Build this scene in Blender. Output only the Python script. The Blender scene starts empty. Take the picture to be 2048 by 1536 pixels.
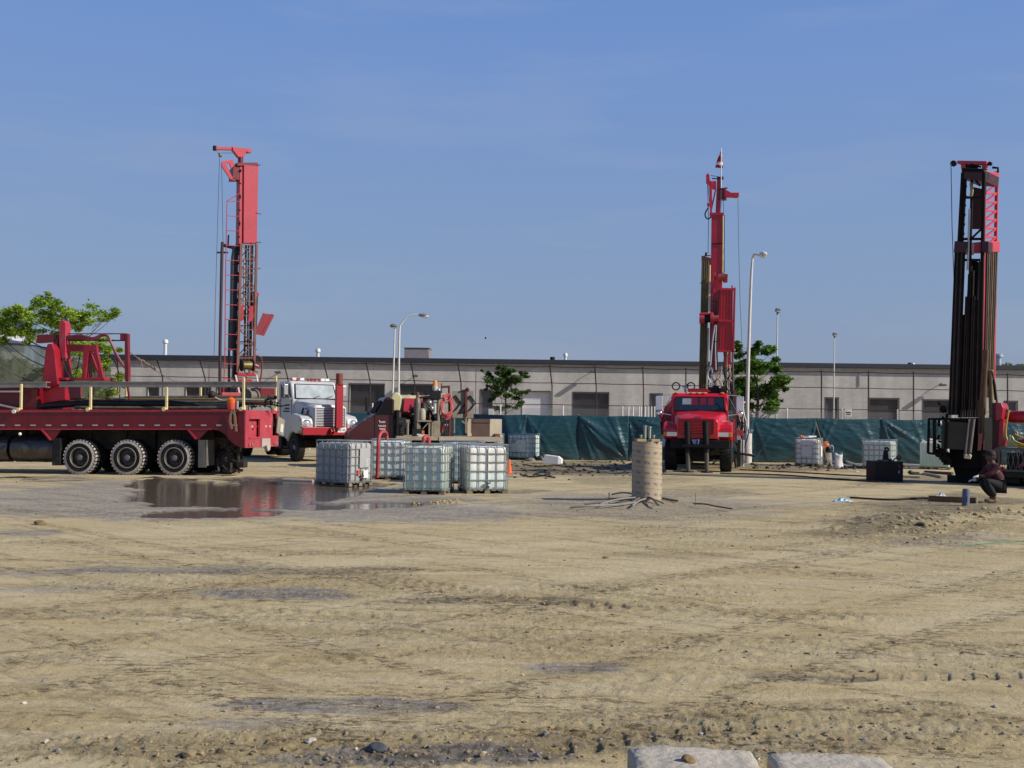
import bpy, bmesh, math, random
import numpy as np
from mathutils import Vector, Matrix, noise as mnoise
random.seed(7)
S = bpy.context.scene
COL = S.collection
R = math.radians

# ---------------- camera, sky, sun, exposure ----------------
HC = 1.7; FPX = 2162.0; YH = 842.0
PITCH = math.atan((YH-768)/FPX); ROLL = R(0.7)
cam = bpy.data.cameras.new('camera'); cam.sensor_width = 36; cam.lens = FPX*36/2048
cam.clip_end = 6000; cam.clip_start = 0.1
co = bpy.data.objects.new('camera', cam); COL.objects.link(co); S.camera = co
CM = Matrix.Translation((0,0,HC)) @ Matrix.Rotation(math.pi/2+PITCH,4,'X') @ Matrix.Rotation(ROLL,4,'Z')
co.matrix_world = CM
SUN_EL, SUN_AZ = R(33), R(110)       # azimuth clockwise from +Y (view direction)
w = bpy.data.worlds.new('World'); S.world = w; w.use_nodes = True
nt = w.node_tree; nt.nodes.clear()
wo = nt.nodes.new('ShaderNodeOutputWorld'); bg = nt.nodes.new('ShaderNodeBackground')
sky = nt.nodes.new('ShaderNodeTexSky'); sky.sky_type = 'NISHITA'; sky.sun_disc = False
sky.sun_elevation = SUN_EL; sky.sun_rotation = SUN_AZ
sky.altitude = 0; sky.air_density = 1.0; sky.dust_density = 1.0; sky.ozone_density = 3.2
hs = nt.nodes.new('ShaderNodeHueSaturation'); hs.inputs['Saturation'].default_value = 1.0
# a few faint high clouds low in the sky
tc = nt.nodes.new('ShaderNodeTexCoord'); mp = nt.nodes.new('ShaderNodeMapping')
mp.inputs['Scale'].default_value = (2.2, 2.2, 14)
nz = nt.nodes.new('ShaderNodeTexNoise'); nz.inputs['Scale'].default_value = 1.6; nz.inputs['Detail'].default_value = 6
nz.inputs['Roughness'].default_value = .55
mr = nt.nodes.new('ShaderNodeMapRange'); mr.inputs[1].default_value = .52; mr.inputs[2].default_value = .8
mr.inputs[3].default_value = 0; mr.inputs[4].default_value = .22
mx = nt.nodes.new('ShaderNodeMixRGB'); mx.inputs[2].default_value = (4.6,5.0,5.8,1)
L = nt.links.new
L(tc.outputs['Generated'], mp.inputs[0]); L(mp.outputs[0], nz.inputs['Vector']); L(nz.outputs[0], mr.inputs[0])
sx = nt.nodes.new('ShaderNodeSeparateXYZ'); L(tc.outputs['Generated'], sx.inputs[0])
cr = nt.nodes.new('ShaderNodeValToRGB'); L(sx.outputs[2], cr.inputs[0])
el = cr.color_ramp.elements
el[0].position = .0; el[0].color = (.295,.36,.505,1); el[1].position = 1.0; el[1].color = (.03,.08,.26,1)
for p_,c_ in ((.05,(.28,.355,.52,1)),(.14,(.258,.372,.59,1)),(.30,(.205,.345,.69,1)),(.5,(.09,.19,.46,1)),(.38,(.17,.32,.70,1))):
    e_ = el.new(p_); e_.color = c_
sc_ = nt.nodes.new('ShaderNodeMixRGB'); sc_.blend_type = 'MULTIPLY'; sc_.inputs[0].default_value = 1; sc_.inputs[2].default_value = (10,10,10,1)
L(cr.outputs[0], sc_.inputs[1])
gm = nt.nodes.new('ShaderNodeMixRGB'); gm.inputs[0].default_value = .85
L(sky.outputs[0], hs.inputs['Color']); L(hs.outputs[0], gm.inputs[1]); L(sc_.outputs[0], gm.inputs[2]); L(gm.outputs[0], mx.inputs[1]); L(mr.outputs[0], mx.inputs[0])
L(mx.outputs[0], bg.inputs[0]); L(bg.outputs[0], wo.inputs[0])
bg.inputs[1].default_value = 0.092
sl = bpy.data.lights.new('sun','SUN'); sl.energy = 5.0; sl.angle = R(.53); sl.color = (1,.93,.82)
so = bpy.data.objects.new('sun', sl); COL.objects.link(so)
sd = Vector((math.sin(SUN_AZ)*math.cos(SUN_EL), math.cos(SUN_AZ)*math.cos(SUN_EL), math.sin(SUN_EL)))
so.rotation_euler = sd.to_track_quat('Z','Y').to_euler(); so.location = (30,-10,40)
S.view_settings.view_transform = 'Standard'; S.view_settings.look = 'None'
S.view_settings.exposure = 0.0; S.view_settings.gamma = 1
S.cycles.max_bounces = 6; S.cycles.transparent_max_bounces = 12

# ---------------- pixel rays (photo pixels, 2048 wide) ----------------
def ray(px, py):
    d = CM.to_3x3() @ Vector(((px-1024)/FPX, (768-py)/FPX, -1)); return d
def W(px, py, D):
    d = ray(px,py); return Vector((0,0,HC)) + d*(D/d.y)
def G(px, py, z=0.0):
    d = ray(px,py); return Vector((0,0,HC)) + d*((z-HC)/d.z)

# ---------------- materials ----------------
MATS = {}
def M(name, col, rough=.55, metal=0.0, var=.18, scale=2.5, dirt=0.0, dirtcol=(.30,.25,.17), rust=0.0,
      bump=0.0, bscale=30, spec=.5, streak=False, coat=0.0, alpha=1.0, trans=0.0, emis=None):
    if name in MATS: return MATS[name]
    m = bpy.data.materials.new(name); m.use_nodes = True
    n = m.node_tree; N = n.nodes.new; K = n.links.new
    b = n.nodes['Principled BSDF']
    b.inputs['Roughness'].default_value = rough; b.inputs['Metallic'].default_value = metal
    b.inputs['Specular IOR Level'].default_value = spec
    b.inputs['Coat Weight'].default_value = coat
    b.inputs['Transmission Weight'].default_value = trans
    tc = N('ShaderNodeTexCoord'); mp = N('ShaderNodeMapping'); K(tc.outputs['Object'], mp.inputs[0])
    if streak: mp.inputs['Scale'].default_value = (1,1,.12)
    nz = N('ShaderNodeTexNoise'); nz.inputs['Scale'].default_value = scale; nz.inputs['Detail'].default_value = 6
    nz.inputs['Roughness'].default_value = .62
    K(mp.outputs[0], nz.inputs['Vector'])
    mr = N('ShaderNodeMapRange'); mr.inputs[1].default_value = .3; mr.inputs[2].default_value = .7
    mr.inputs[3].default_value = 1-var; mr.inputs[4].default_value = 1+var*.6
    K(nz.outputs[0], mr.inputs[0])
    mul = N('ShaderNodeMixRGB'); mul.blend_type = 'MULTIPLY'; mul.inputs[0].default_value = 1
    mul.inputs[1].default_value = (*col,1); K(mr.outputs[0], mul.inputs[2])
    last = mul.outputs[0]
    def layer(last, sc, lo, hi, amt, c, det=8, seed=0):
        z = N('ShaderNodeTexNoise'); z.inputs['Scale'].default_value = sc; z.inputs['Detail'].default_value = det
        z.inputs['Roughness'].default_value = .7
        mq = N('ShaderNodeMapping'); mq.inputs['Location'].default_value = (seed*3.1,seed*1.7,seed*5.3)
        if streak: mq.inputs['Scale'].default_value = (1,1,.3)
        K(tc.outputs['Object'], mq.inputs[0]); K(mq.outputs[0], z.inputs['Vector'])
        r = N('ShaderNodeMapRange'); r.inputs[1].default_value = lo; r.inputs[2].default_value = hi
        r.inputs[3].default_value = 0; r.inputs[4].default_value = amt; K(z.outputs[0], r.inputs[0])
        x = N('ShaderNodeMixRGB'); x.inputs[2].default_value = (*c,1); K(r.outputs[0], x.inputs[0]); K(last, x.inputs[1])
        return x.outputs[0]
    if dirt > 0: last = layer(last, 1.7, .62-.3*dirt, .75, min(.9,dirt*1.2), dirtcol, seed=1)
    if rust > 0: last = layer(last, 4.5, .66-.25*rust, .72, .85, (.10,.045,.02), seed=2)
    K(last, b.inputs['Base Color'])
    if bump > 0:
        z = N('ShaderNodeTexNoise'); z.inputs['Scale'].default_value = bscale; z.inputs['Detail'].default_value = 4
        K(tc.outputs['Object'], z.inputs['Vector'])
        bp = N('ShaderNodeBump'); bp.inputs['Strength'].default_value = bump; bp.inputs['Distance'].default_value = .02
        K(z.outputs[0], bp.inputs['Height']); K(bp.outputs[0], b.inputs['Normal'])
    if alpha < 1: b.inputs['Alpha'].default_value = alpha
    if emis: b.inputs['Emission Color'].default_value = (*emis,1); b.inputs['Emission Strength'].default_value = 1
    MATS[name] = m; return m

RED = lambda: M('red_paint', (.36,.008,.024), .42, var=.25, dirt=.25, rust=.2, dirtcol=(.24,.13,.10), coat=.15)
REDC = lambda: M('clean_red_paint', (.54,.007,.018), .3, var=.08, dirt=.08, dirtcol=(.25,.12,.1), coat=.4)
REDF = lambda: M('faded_red_paint', (.44,.05,.07), .5, var=.25, dirt=.3, rust=.25, dirtcol=(.33,.2,.17))
MAROON = lambda: M('maroon_paint', (.15,.002,.009), .4, var=.3, dirt=.12, dirtcol=(.16,.09,.07), coat=.1)
WHT = lambda: M('white_paint', (.52,.52,.52), .35, var=.12, dirt=.3, dirtcol=(.42,.38,.32), coat=.3)
BLK = lambda: M('black_steel', (.010,.010,.011), .6, var=.4, spec=.25, dirt=.15, dirtcol=(.08,.065,.05))
GRIME = lambda: M('grimy_steel', (.032,.026,.02), .7, spec=.3, var=.5, dirt=.35, rust=.35, dirtcol=(.13,.10,.07), bump=.4)
RUST = lambda: M('rusty_steel', (.15,.065,.035), .75, var=.45, scale=6, dirt=.3, dirtcol=(.25,.17,.11), bump=.3)
MUDDY = lambda: M('muddy_steel', (.26,.22,.16), .85, var=.3, scale=5, rust=.3, bump=.5)
GALV = lambda: M('galvanized_steel', (.52,.53,.54), .42, .55, var=.15, dirt=.12)
CHROME = lambda: M('chrome', (.85,.86,.88), .12, 1.0, var=.05)
RUB = lambda: M('black_rubber', (.014,.014,.015), .85, var=.3, spec=.25, dirt=.3, dirtcol=(.12,.10,.08), bump=.3)
MUDRUB = lambda: M('mud_caked_rubber', (.42,.38,.34), .9, var=.35, scale=9, bump=.8, bscale=22)
GLASS = lambda: M('dark_glass', (.02,.025,.03), .06, spec=.8, var=.1)
YEL = lambda: M('cream_yellow_paint', (.72,.60,.30), .5, var=.15, dirt=.2, rust=.25)
WOOD = lambda: M('weathered_wood', (.33,.24,.14), .85, var=.35, scale=7, dirt=.3, bump=.3)
PIPE = lambda: M('drill_pipe_steel', (.16,.13,.085), .55, .4, var=.4, scale=5, rust=.3, dirt=.35, dirtcol=(.28,.24,.17))
OLIVE = lambda: M('olive_brown_steel', (.115,.085,.03), .5, .2, var=.35, rust=.2)
HOSE = lambda: M('black_hose', (.013,.013,.014), .6, spec=.3, var=.3, dirt=.25, dirtcol=(.14,.12,.09))
CONC = lambda: M('concrete', (.50,.48,.44), .9, var=.15, scale=8, dirt=.2, bump=.5, bscale=60)
AMBER = lambda: M('amber_lens', (.85,.22,.02), .25, var=.05)
LENS = lambda: M('headlight_glass', (.7,.74,.78), .08, .5, var=.05)
PINKH = lambda: M('red_rubber_hose', (.52,.10,.09), .5, var=.15, dirt=.15)
CABLE = lambda: M('wire_rope', (.05,.05,.055), .5, .3)

# ---------------- mesh builder ----------------
class MB:
    def __init__(s): s.v=[]; s.f=[]; s.mi=[]; s.sm=[]; s.m=0
    def add(s, vs, fs, smooth=False):
        o=len(s.v); s.v += [tuple(v) for v in vs]
        for f in fs: s.f.append([i+o for i in f]); s.mi.append(s.m); s.sm.append(smooth)
    def box(s, c, d, rot=None):
        c=Vector(c); x,y,z=[t/2 for t in d]
        vs=[Vector(p) for p in ((-x,-y,-z),(x,-y,-z),(x,y,-z),(-x,y,-z),(-x,-y,z),(x,-y,z),(x,y,z),(-x,y,z))]
        if rot is not None:
            if not isinstance(rot, Matrix): rot = Matrix.Rotation(rot,3,'Z')
            vs=[rot@v for v in vs]
        s.add([c+v for v in vs],[(0,3,2,1),(4,5,6,7),(0,1,5,4),(1,2,6,5),(2,3,7,6),(3,0,4,7)])
    def b2(s, p, q):
        s.box([(a+b)/2 for a,b in zip(p,q)], [max(abs(a-b),.002) for a,b in zip(p,q)])
    def beam(s, p, q, w, h=None, up=(0,0,1)):
        p=Vector(p); q=Vector(q); h=w if h is None else h; d=(q-p)
        if d.length<1e-5: return
        dn=d.normalized(); u=Vector(up)
        if abs(dn.dot(u))>.98: u=Vector((0,1,0))
        a=dn.cross(u).normalized(); b=a.cross(dn)
        vs=[]
        for e in (p,q):
            for i,j in ((-1,-1),(1,-1),(1,1),(-1,1)): vs.append(e+a*(i*w/2)+b*(j*h/2))
        s.add(vs,[(0,3,2,1),(4,5,6,7),(0,1,5,4),(1,2,6,5),(2,3,7,6),(3,0,4,7)])
    def tube(s, pts, r, n=8, caps=True, closed=False):
        pts=[Vector(p) for p in pts]; rings=[]; m=len(pts)
        rs = r if isinstance(r,(list,tuple)) else [r]*m
        u=None
        for i,p in enumerate(pts):
            if closed: t=(pts[(i+1)%m]-pts[i-1])
            elif i==0: t=pts[1]-p
            elif i==m-1: t=p-pts[-2]
            else: t=(pts[i+1]-p).normalized()+(p-pts[i-1]).normalized()
            t.normalize()
            if u is None:
                u=Vector((0,0,1)) if abs(t.z)<.9 else Vector((1,0,0))
            u=(u-t*u.dot(t))
            if u.length<1e-4: u=t.orthogonal()
            u.normalize(); v=t.cross(u)
            rings.append([p+(u*math.cos(k*2*math.pi/n)+v*math.sin(k*2*math.pi/n))*rs[i] for k in range(n)])
        vs=[v for g in rings for v in g]; fs=[]
        for i in range(m if closed else m-1):
            a=i*n; b=((i+1)%m)*n
            for k in range(n): k2=(k+1)%n; fs.append((a+k,a+k2,b+k2,b+k))
        s.add(vs,fs,True)
        if caps and not closed:
            s.add(rings[0],[tuple(range(n))[::-1]]); s.add(rings[-1],[tuple(range(n))])
    def cyl(s,p,q,r,n=16,r2=None): s.tube([p,q],[r,r if r2 is None else r2],n)
    def lathe(s, prof, o, axis=(0,0,1), n=24, smooth=True, close=False):
        o=Vector(o); ax=Vector(axis).normalized(); u=ax.orthogonal().normalized(); v=ax.cross(u)
        vs=[]
        for r,a in prof:
            for k in range(n):
                t=k*2*math.pi/n; vs.append(o+ax*a+(u*math.cos(t)+v*math.sin(t))*r)
        fs=[]; m=len(prof)
        for i in range(m if close else m-1):
            j=(i+1)%m
            for k in range(n): k2=(k+1)%n; fs.append((i*n+k,i*n+k2,j*n+k2,j*n+k))
        s.add(vs,fs,smooth)
    def prism(s, poly, vec):
        poly=[Vector(p) for p in poly]; vec=Vector(vec); n=len(poly)
        fs=[tuple(range(n)), tuple(range(2*n-1,n-1,-1))]
        for i in range(n): j=(i+1)%n; fs.append((i,i+n,j+n,j))
        s.add(poly+[p+vec for p in poly],fs)
    def rbox(s, c, d, r=.05, seg=3, ribs=None):   # box with rounded vertical edges and softened top/bottom
        c=Vector(c); x,y,z=[t/2 for t in d]; ring=[]
        for cx,cy,a0 in ((x-r,y-r,0),(-x+r,y-r,90),(-x+r,-y+r,180),(x-r,-y+r,270)):
            for k in range(seg+1):
                a=R(a0+90*k/seg); ring.append((cx+r*math.cos(a), cy+r*math.sin(a), cx, cy))
        n=len(ring); vs=[]; lev=[(-z,0),(-z+r*.3,.7),(-z+r,1),(z-r,1),(z-r*.3,.7),(z,0)]
        for zz,k in lev:
            for px,py,cx,cy in ring: vs.append(c+Vector((cx+(px-cx)*k, cy+(py-cy)*k, zz)))
        fs=[tuple(range(n))[::-1], tuple(range(5*n,6*n))]
        for i in range(5):
            for k in range(n): k2=(k+1)%n; fs.append((i*n+k,i*n+k2,(i+1)*n+k2,(i+1)*n+k))
        s.add(vs,fs,True)
    def ball(s, c, r, n=12, sc=(1,1,1)):
        c=Vector(c); vs=[]; fs=[]; m=n//2
        for i in range(m+1):
            a=math.pi*i/m
            for k in range(n):
                t=2*math.pi*k/n; vs.append(c+Vector((r*sc[0]*math.sin(a)*math.cos(t), r*sc[1]*math.sin(a)*math.sin(t), r*sc[2]*math.cos(a))))
        for i in range(m):
            for k in range(n): k2=(k+1)%n; fs.append((i*n+k,(i+1)*n+k,(i+1)*n+k2,i*n+k2))
        s.add(vs,fs,True)
    def build(s, name, mats, parent=None, bevel=0.0, kind=None, label=None, fix=True):
        me=bpy.data.meshes.new(name); me.from_pydata(s.v,[],s.f)
        if not isinstance(mats,(list,tuple)): mats=[mats]
        for m in mats: me.materials.append(m)
        me.polygons.foreach_set('material_index', s.mi); me.polygons.foreach_set('use_smooth', s.sm)
        if fix:
            bm=bmesh.new(); bm.from_mesh(me); bmesh.ops.recalc_face_normals(bm, faces=bm.faces)
            bm.to_mesh(me); bm.free()
        me.update()
        if any(s.sm): me.set_sharp_from_angle(angle=R(42))
        o=bpy.data.objects.new(name,me); COL.objects.link(o)
        if parent is not None: o.parent = parent.o if isinstance(parent,Fr) else parent
        if bevel>0:
            b=o.modifiers.new('bevel','BEVEL'); b.width=bevel; b.segments=2; b.limit_method='ANGLE'; b.angle_limit=R(35)
        if kind: o['kind']=kind
        if label: o['label']=label
        return o

def tag(o, label, cat, group=None, kind=None):
    if label: o['label']=label
    if cat: o['category']=cat
    if group: o['group']=group
    if kind: o['kind']=kind
    return o

class Fr:      # a thing: an Empty at its base, with helpers that read photo pixels on one of its own planes
    def __init__(s, name, label, cat, loc=(0,0,0), rz=0.0, group=None, ry=0.0, rx=0.0):
        s.o=bpy.data.objects.new(name,None); COL.objects.link(s.o); s.o.empty_display_size=.3
        s.o.location=loc; s.o.rotation_euler=(rx,ry,rz)
        s.m=Matrix.Translation(Vector(loc)) @ s.o.rotation_euler.to_matrix().to_4x4(); s.i=s.m.inverted()
        if label: tag(s.o,label,cat,group)
        s.c=s.i@Vector((0,0,HC)); s.ax=0; s.val=0.0
    def hit(s,px,py,ax=None,val=None):
        ax=s.ax if ax is None else ax; val=s.val if val is None else val
        d=s.i.to_3x3()@ray(px,py); return s.c+d*((val-s.c[ax])/d[ax])
    def poly(s, mb, pts, v1, v2, ax=None):
        ax=s.ax if ax is None else ax
        P=[s.hit(x,y,ax,v1) for x,y in pts]; e=Vector((0,0,0)); e[ax]=v2-v1; mb.prism(P,e)
    def rect(s, mb, x0,y0,x1,y1, v1, v2, ax=None): s.poly(mb,[(x0,y1),(x1,y1),(x1,y0),(x0,y0)],v1,v2,ax)
    def rod(s, mb, pts, r, v=None, ax=None, n=8): mb.tube([s.hit(x,y,ax,v) for x,y in pts], r, n)
    def bar(s, mb, a, b, wd, v=None, th=None, ax=None): mb.beam(s.hit(*a,ax,v), s.hit(*b,ax,v), wd, th if th else wd)
    def w(s,p): return s.m@Vector(p)
    def loc(s,p): return s.i@Vector(p)

def copy_thing(src, loc, rz, label, group=None, skip=()):
    r=src.copy(); COL.objects.link(r); r.location=loc; r.rotation_euler=(0,0,rz); r['label']=label
    if group: r['group']=group
    for c in list(src.children):
        if c.name.split('.')[0] in skip: continue
        d=c.copy(); COL.objects.link(d); d.parent=r
        for g in list(c.children):
            e=g.copy(); COL.objects.link(e); e.parent=d
    return r

def catenary(a,b,sag,n=10):
    a=Vector(a); b=Vector(b)
    return [a.lerp(b,i/n)-Vector((0,0,sag*4*(i/n)*(1-i/n))) for i in range(n+1)]
def smooth(pts, n=5):
    P=[Vector(p) for p in pts]; out=[]
    for i in range(len(P)-1):
        p0=P[max(i-1,0)];p1=P[i];p2=P[i+1];p3=P[min(i+2,len(P)-1)]
        for k in range(n):
            t=k/n; out.append(.5*((2*p1)+(p2-p0)*t+(2*p0-5*p1+4*p2-p3)*t*t+(3*p1-p0-3*p2+p3)*t**3))
    out.append(P[-1]); return out
# ---------------- ground ----------------
def vn(x,y,seed=0):
    xi=np.floor(x).astype(np.int64); yi=np.floor(y).astype(np.int64); fx=x-xi; fy=y-yi
    fx=fx*fx*(3-2*fx); fy=fy*fy*(3-2*fy)
    def h(a,b):
        n=(a*374761393+b*668265263+seed*1442695041)&0xffffffff
        n=((n^(n>>13))*1274126177)&0xffffffff; n=n^(n>>16); return (n&0xffff)/65535.0
    return (h(xi,yi)*(1-fx)+h(xi+1,yi)*fx)*(1-fy)+(h(xi,yi+1)*(1-fx)+h(xi+1,yi+1)*fx)*fy
def fbm(x,y,o=4,seed=0,g=.5):
    s=0;a=1;t=0
    for i in range(o): s=s+a*vn(x*2**i+i*17.3,y*2**i-i*9.1,seed+i); t+=a; a*=g
    return s/t
def sst(a,b,x): t=np.clip((x-a)/(b-a),0,1); return t*t*(3-2*t)
CR=np.array(CM.to_3x3().transposed())
def proj(x,y,z=0.0):
    d=np.stack([x,y,z-HC+0*x],0); c=np.tensordot(CR,d,1); return 1024+FPX*c[0]/-c[2], 768-FPX*c[1]/-c[2]
def lowz(x,y):      # gentle fall of the ground on the left, under the flatbed truck
    return -.012*np.clip(-x-7,0,10)*sst(29.3,30.6,y)*(1-sst(45,60,y))
PUD=[(470,988,200,30,1),(330,968,90,12,1),(620,975,130,20,1),(470,990,120,26,1),(390,972,110,9,.9),(560,972,100,14,1),(640,985,80,16,.85),(690,968,90,8,.8),(350,1028,75,7,.9),(430,1026,130,9,.75),(610,1012,120,7,.7),(740,1010,110,7,.55),(40,968,80,8,.5),(300,968,60,5,.6)]; PUD=[p for p in PUD if p[0] not in (40,390)]
GREY=[(250,1000,420,42,.9),(650,1015,420,45,.95),(60,1068,90,9,.8),(330,1140,250,10,.7),(550,1190,170,14,.9),(120,1180,150,9,.5),(1130,1335,130,14,.9),(660,1415,240,18,.9),(500,1450,150,12,.5),(900,1515,330,22,1),(1300,1010,320,28,.6),(1010,940,60,12,.4),(1900,1080,120,12,.4),(40,1145,70,8,.5)]
DARK=[(1150,935,180,14,.9),(1000,925,90,9,.6),(1560,935,180,9,.8),(1900,1010,190,26,.85),(1830,960,140,10,.7),(1020,982,70,7,.8),(1250,960,130,8,.5),(600,1145,240,9,.6),(1000,1205,260,9,.7),(1350,1110,200,8,.4),(1400,1480,450,30,.3),(1650,1355,180,9,.7),(300,1500,300,20,.4),(1790,1050,150,16,.7),(850,1008,60,5,.7),(1400,985,120,10,.5),(560,1190,150,11,.32),(330,1140,190,8,.35),(680,1415,230,15,.38),(1130,1335,115,11,.34),(950,1518,300,22,.6),(120,1145,90,7,.4)]  # dark mud; patches beside the rigs also paint in their cast shade
ROUGH=[(1100,935,220,22,1),(1600,935,250,14,.8),(1850,1045,220,40,1),(1300,1015,230,22,.7),(1500,1450,700,60,.6),(700,1500,800,45,.7),(500,1170,400,40,.5),(1100,1200,500,30,.4),(120,955,160,8,.8),(1500,1060,400,40,.35),(860,1003,70,7,.8)]
def blobs(px,py,L,jx,jy):
    m=np.zeros_like(px)
    for a,b,rx,ry,k in L:
        d=((px-a)/rx+jx)**2+((py-b)/ry+jy)**2
        m=np.maximum(m,k*(1-sst(.45,1.25,d)))
    return m
# wheel tracks as lines on the ground
TR=[[(0,1330),(500,1290),(1100,1320),(2048,1290)],[(0,1385),(400,1370),(900,1345),(1300,1352),(2048,1345)],[(1000,1385),(1450,1372),(2048,1395)],[(0,1235),(500,1225),(1000,1245),(1500,1200),(2048,1180)],
    [(0,1085),(350,1105),(700,1150),(1100,1210),(1600,1235),(2048,1240)],[(300,1040),(700,1085),(1200,1130),(1700,1150),(2048,1160)],[(0,1290),(700,1262),(1300,1285),(2048,1240)],[(0,1440),(600,1395),(1200,1435),(2048,1455)],[(600,1330),(1000,1215),(1500,1140),(2048,1100)],[(1100,1490),(1500,1440),(2048,1435)]]
TRW=[]
for t in TR:
    P=smooth([G(a,b) for a,b in t],14); TRW.append((P, random.uniform(.5,1)))
def height(x,y,rs,want_masks=False):
    px,py=proj(x,y); jx=(fbm(x*.9,y*.9,4,3)-.5)*1.1; jy=(fbm(x*.8,y*.8,4,5)-.5)*1.5
    vis=(y>2)&(y<90)
    pud=np.where(vis,blobs(px,py,PUD,jx*.8,jy*.8),0); gre=np.where(vis,blobs(px,py,GREY,jx,jy),0)
    dk=np.where(vis,blobs(px,py,DARK,jx*1.3,jy*1.3),0); ro=np.where(vis,blobs(px,py,ROUGH,jx,jy),0)
    hf=np.clip(.10/rs,0,1); mf=np.clip(.35/rs,0,1)
    z=lowz(x,y)+(fbm(x*.16,y*.2,3,11)-.5)*.05*sst(3,10,y)
    st=fbm(x*.3+y*.3,y*2.2-x*2.0,4,21)*.5+fbm(x*.3-y*.3,y*2.2+x*1.9,4,23)*.5; z=z+(st-.5)*.030*mf
    rm=np.clip(ro*1.1+sst(.56,.72,fbm(x*.35,y*1.1,3,31))*.45+.05,0,1)*(1-pud)
    c=fbm(x*5,y*5.5,4,41,.62); cl=np.abs(c-.5)*2
    z=z+rm*(sst(.05,.3,cl)*.015+(fbm(x*17,y*17,3,51,.7)-.5)*.034)*hf
    z=z+(fbm(x*24,y*24,2,61)-.5)*.007*hf
    trk=np.zeros_like(x)
    for P,k in TRW:
        P2=np.array([(p.x,p.y) for p in P]); best=np.full(x.shape,9.); sa=np.zeros_like(x); acc=0
        ymin,ymax=P2[:,1].min()-1,P2[:,1].max()+1; m=(y>ymin)&(y<ymax)&(np.abs(x)<20)
        if not m.any(): continue
        xm=x[m]; ym=y[m]; bb=np.full(xm.shape,9.); ss=np.zeros(xm.shape); off=np.zeros(xm.shape)
        for i in range(len(P2)-1):
            a=P2[i]; d=P2[i+1]-a; l=math.hypot(*d); d=d/l
            t=np.clip((xm-a[0])*d[0]+(ym-a[1])*d[1],0,l); ex=xm-a[0]-d[0]*t; ey=ym-a[1]-d[1]*t
            q=np.hypot(ex,ey); u=q<bb; bb[u]=q[u]; ss[u]=(acc+t)[u]; off[u]=(ex*-d[1]+ey*d[0])[u]; acc+=l
        ww=.24; ins=1-sst(ww*.8,ww*1.05,bb)
        lug=sst(.35,.6,np.abs(((ss+np.abs(off)*.5)/.17)%1-.5)*2)
        fade=k*sst(.35,.7,vn(ss*.45,ss*0+k*50,71))*(.4+.9*vn(xm*3,ym*3,77))
        dz=fade*(-.018*ins+.022*ins*lug*hf[m]+.014*np.exp(-((bb-ww*1.2)/.07)**2)*(.5+vn(xm*7,ym*7,81)))
        z[m]+=dz; trk[m]=np.maximum(trk[m],ins*fade*(1-lug*.5))
    # mound round the cardboard form and heaps by the right hand rig
    for a,b,rx,hh in ((1297,1003,1.3,.07),(1850,1052,1.1,.20),(1960,1040,.9,.12),(1700,1052,.9,.07),(900,1008,.5,.05)):
        g=G(a,b); z=z+hh*np.exp(-(((x-g.x)/rx)**2+((y-g.y)/(rx*.6))**2))*(.5+fbm(x*3,y*3,3,91))
    z=np.where(pud>.02, z*(1-pud*.75)-.085*sst(.12,.75,pud),z)
    if want_masks: return z,pud,gre,dk,rm,trk,st
    return z
WATER=-.034
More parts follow.
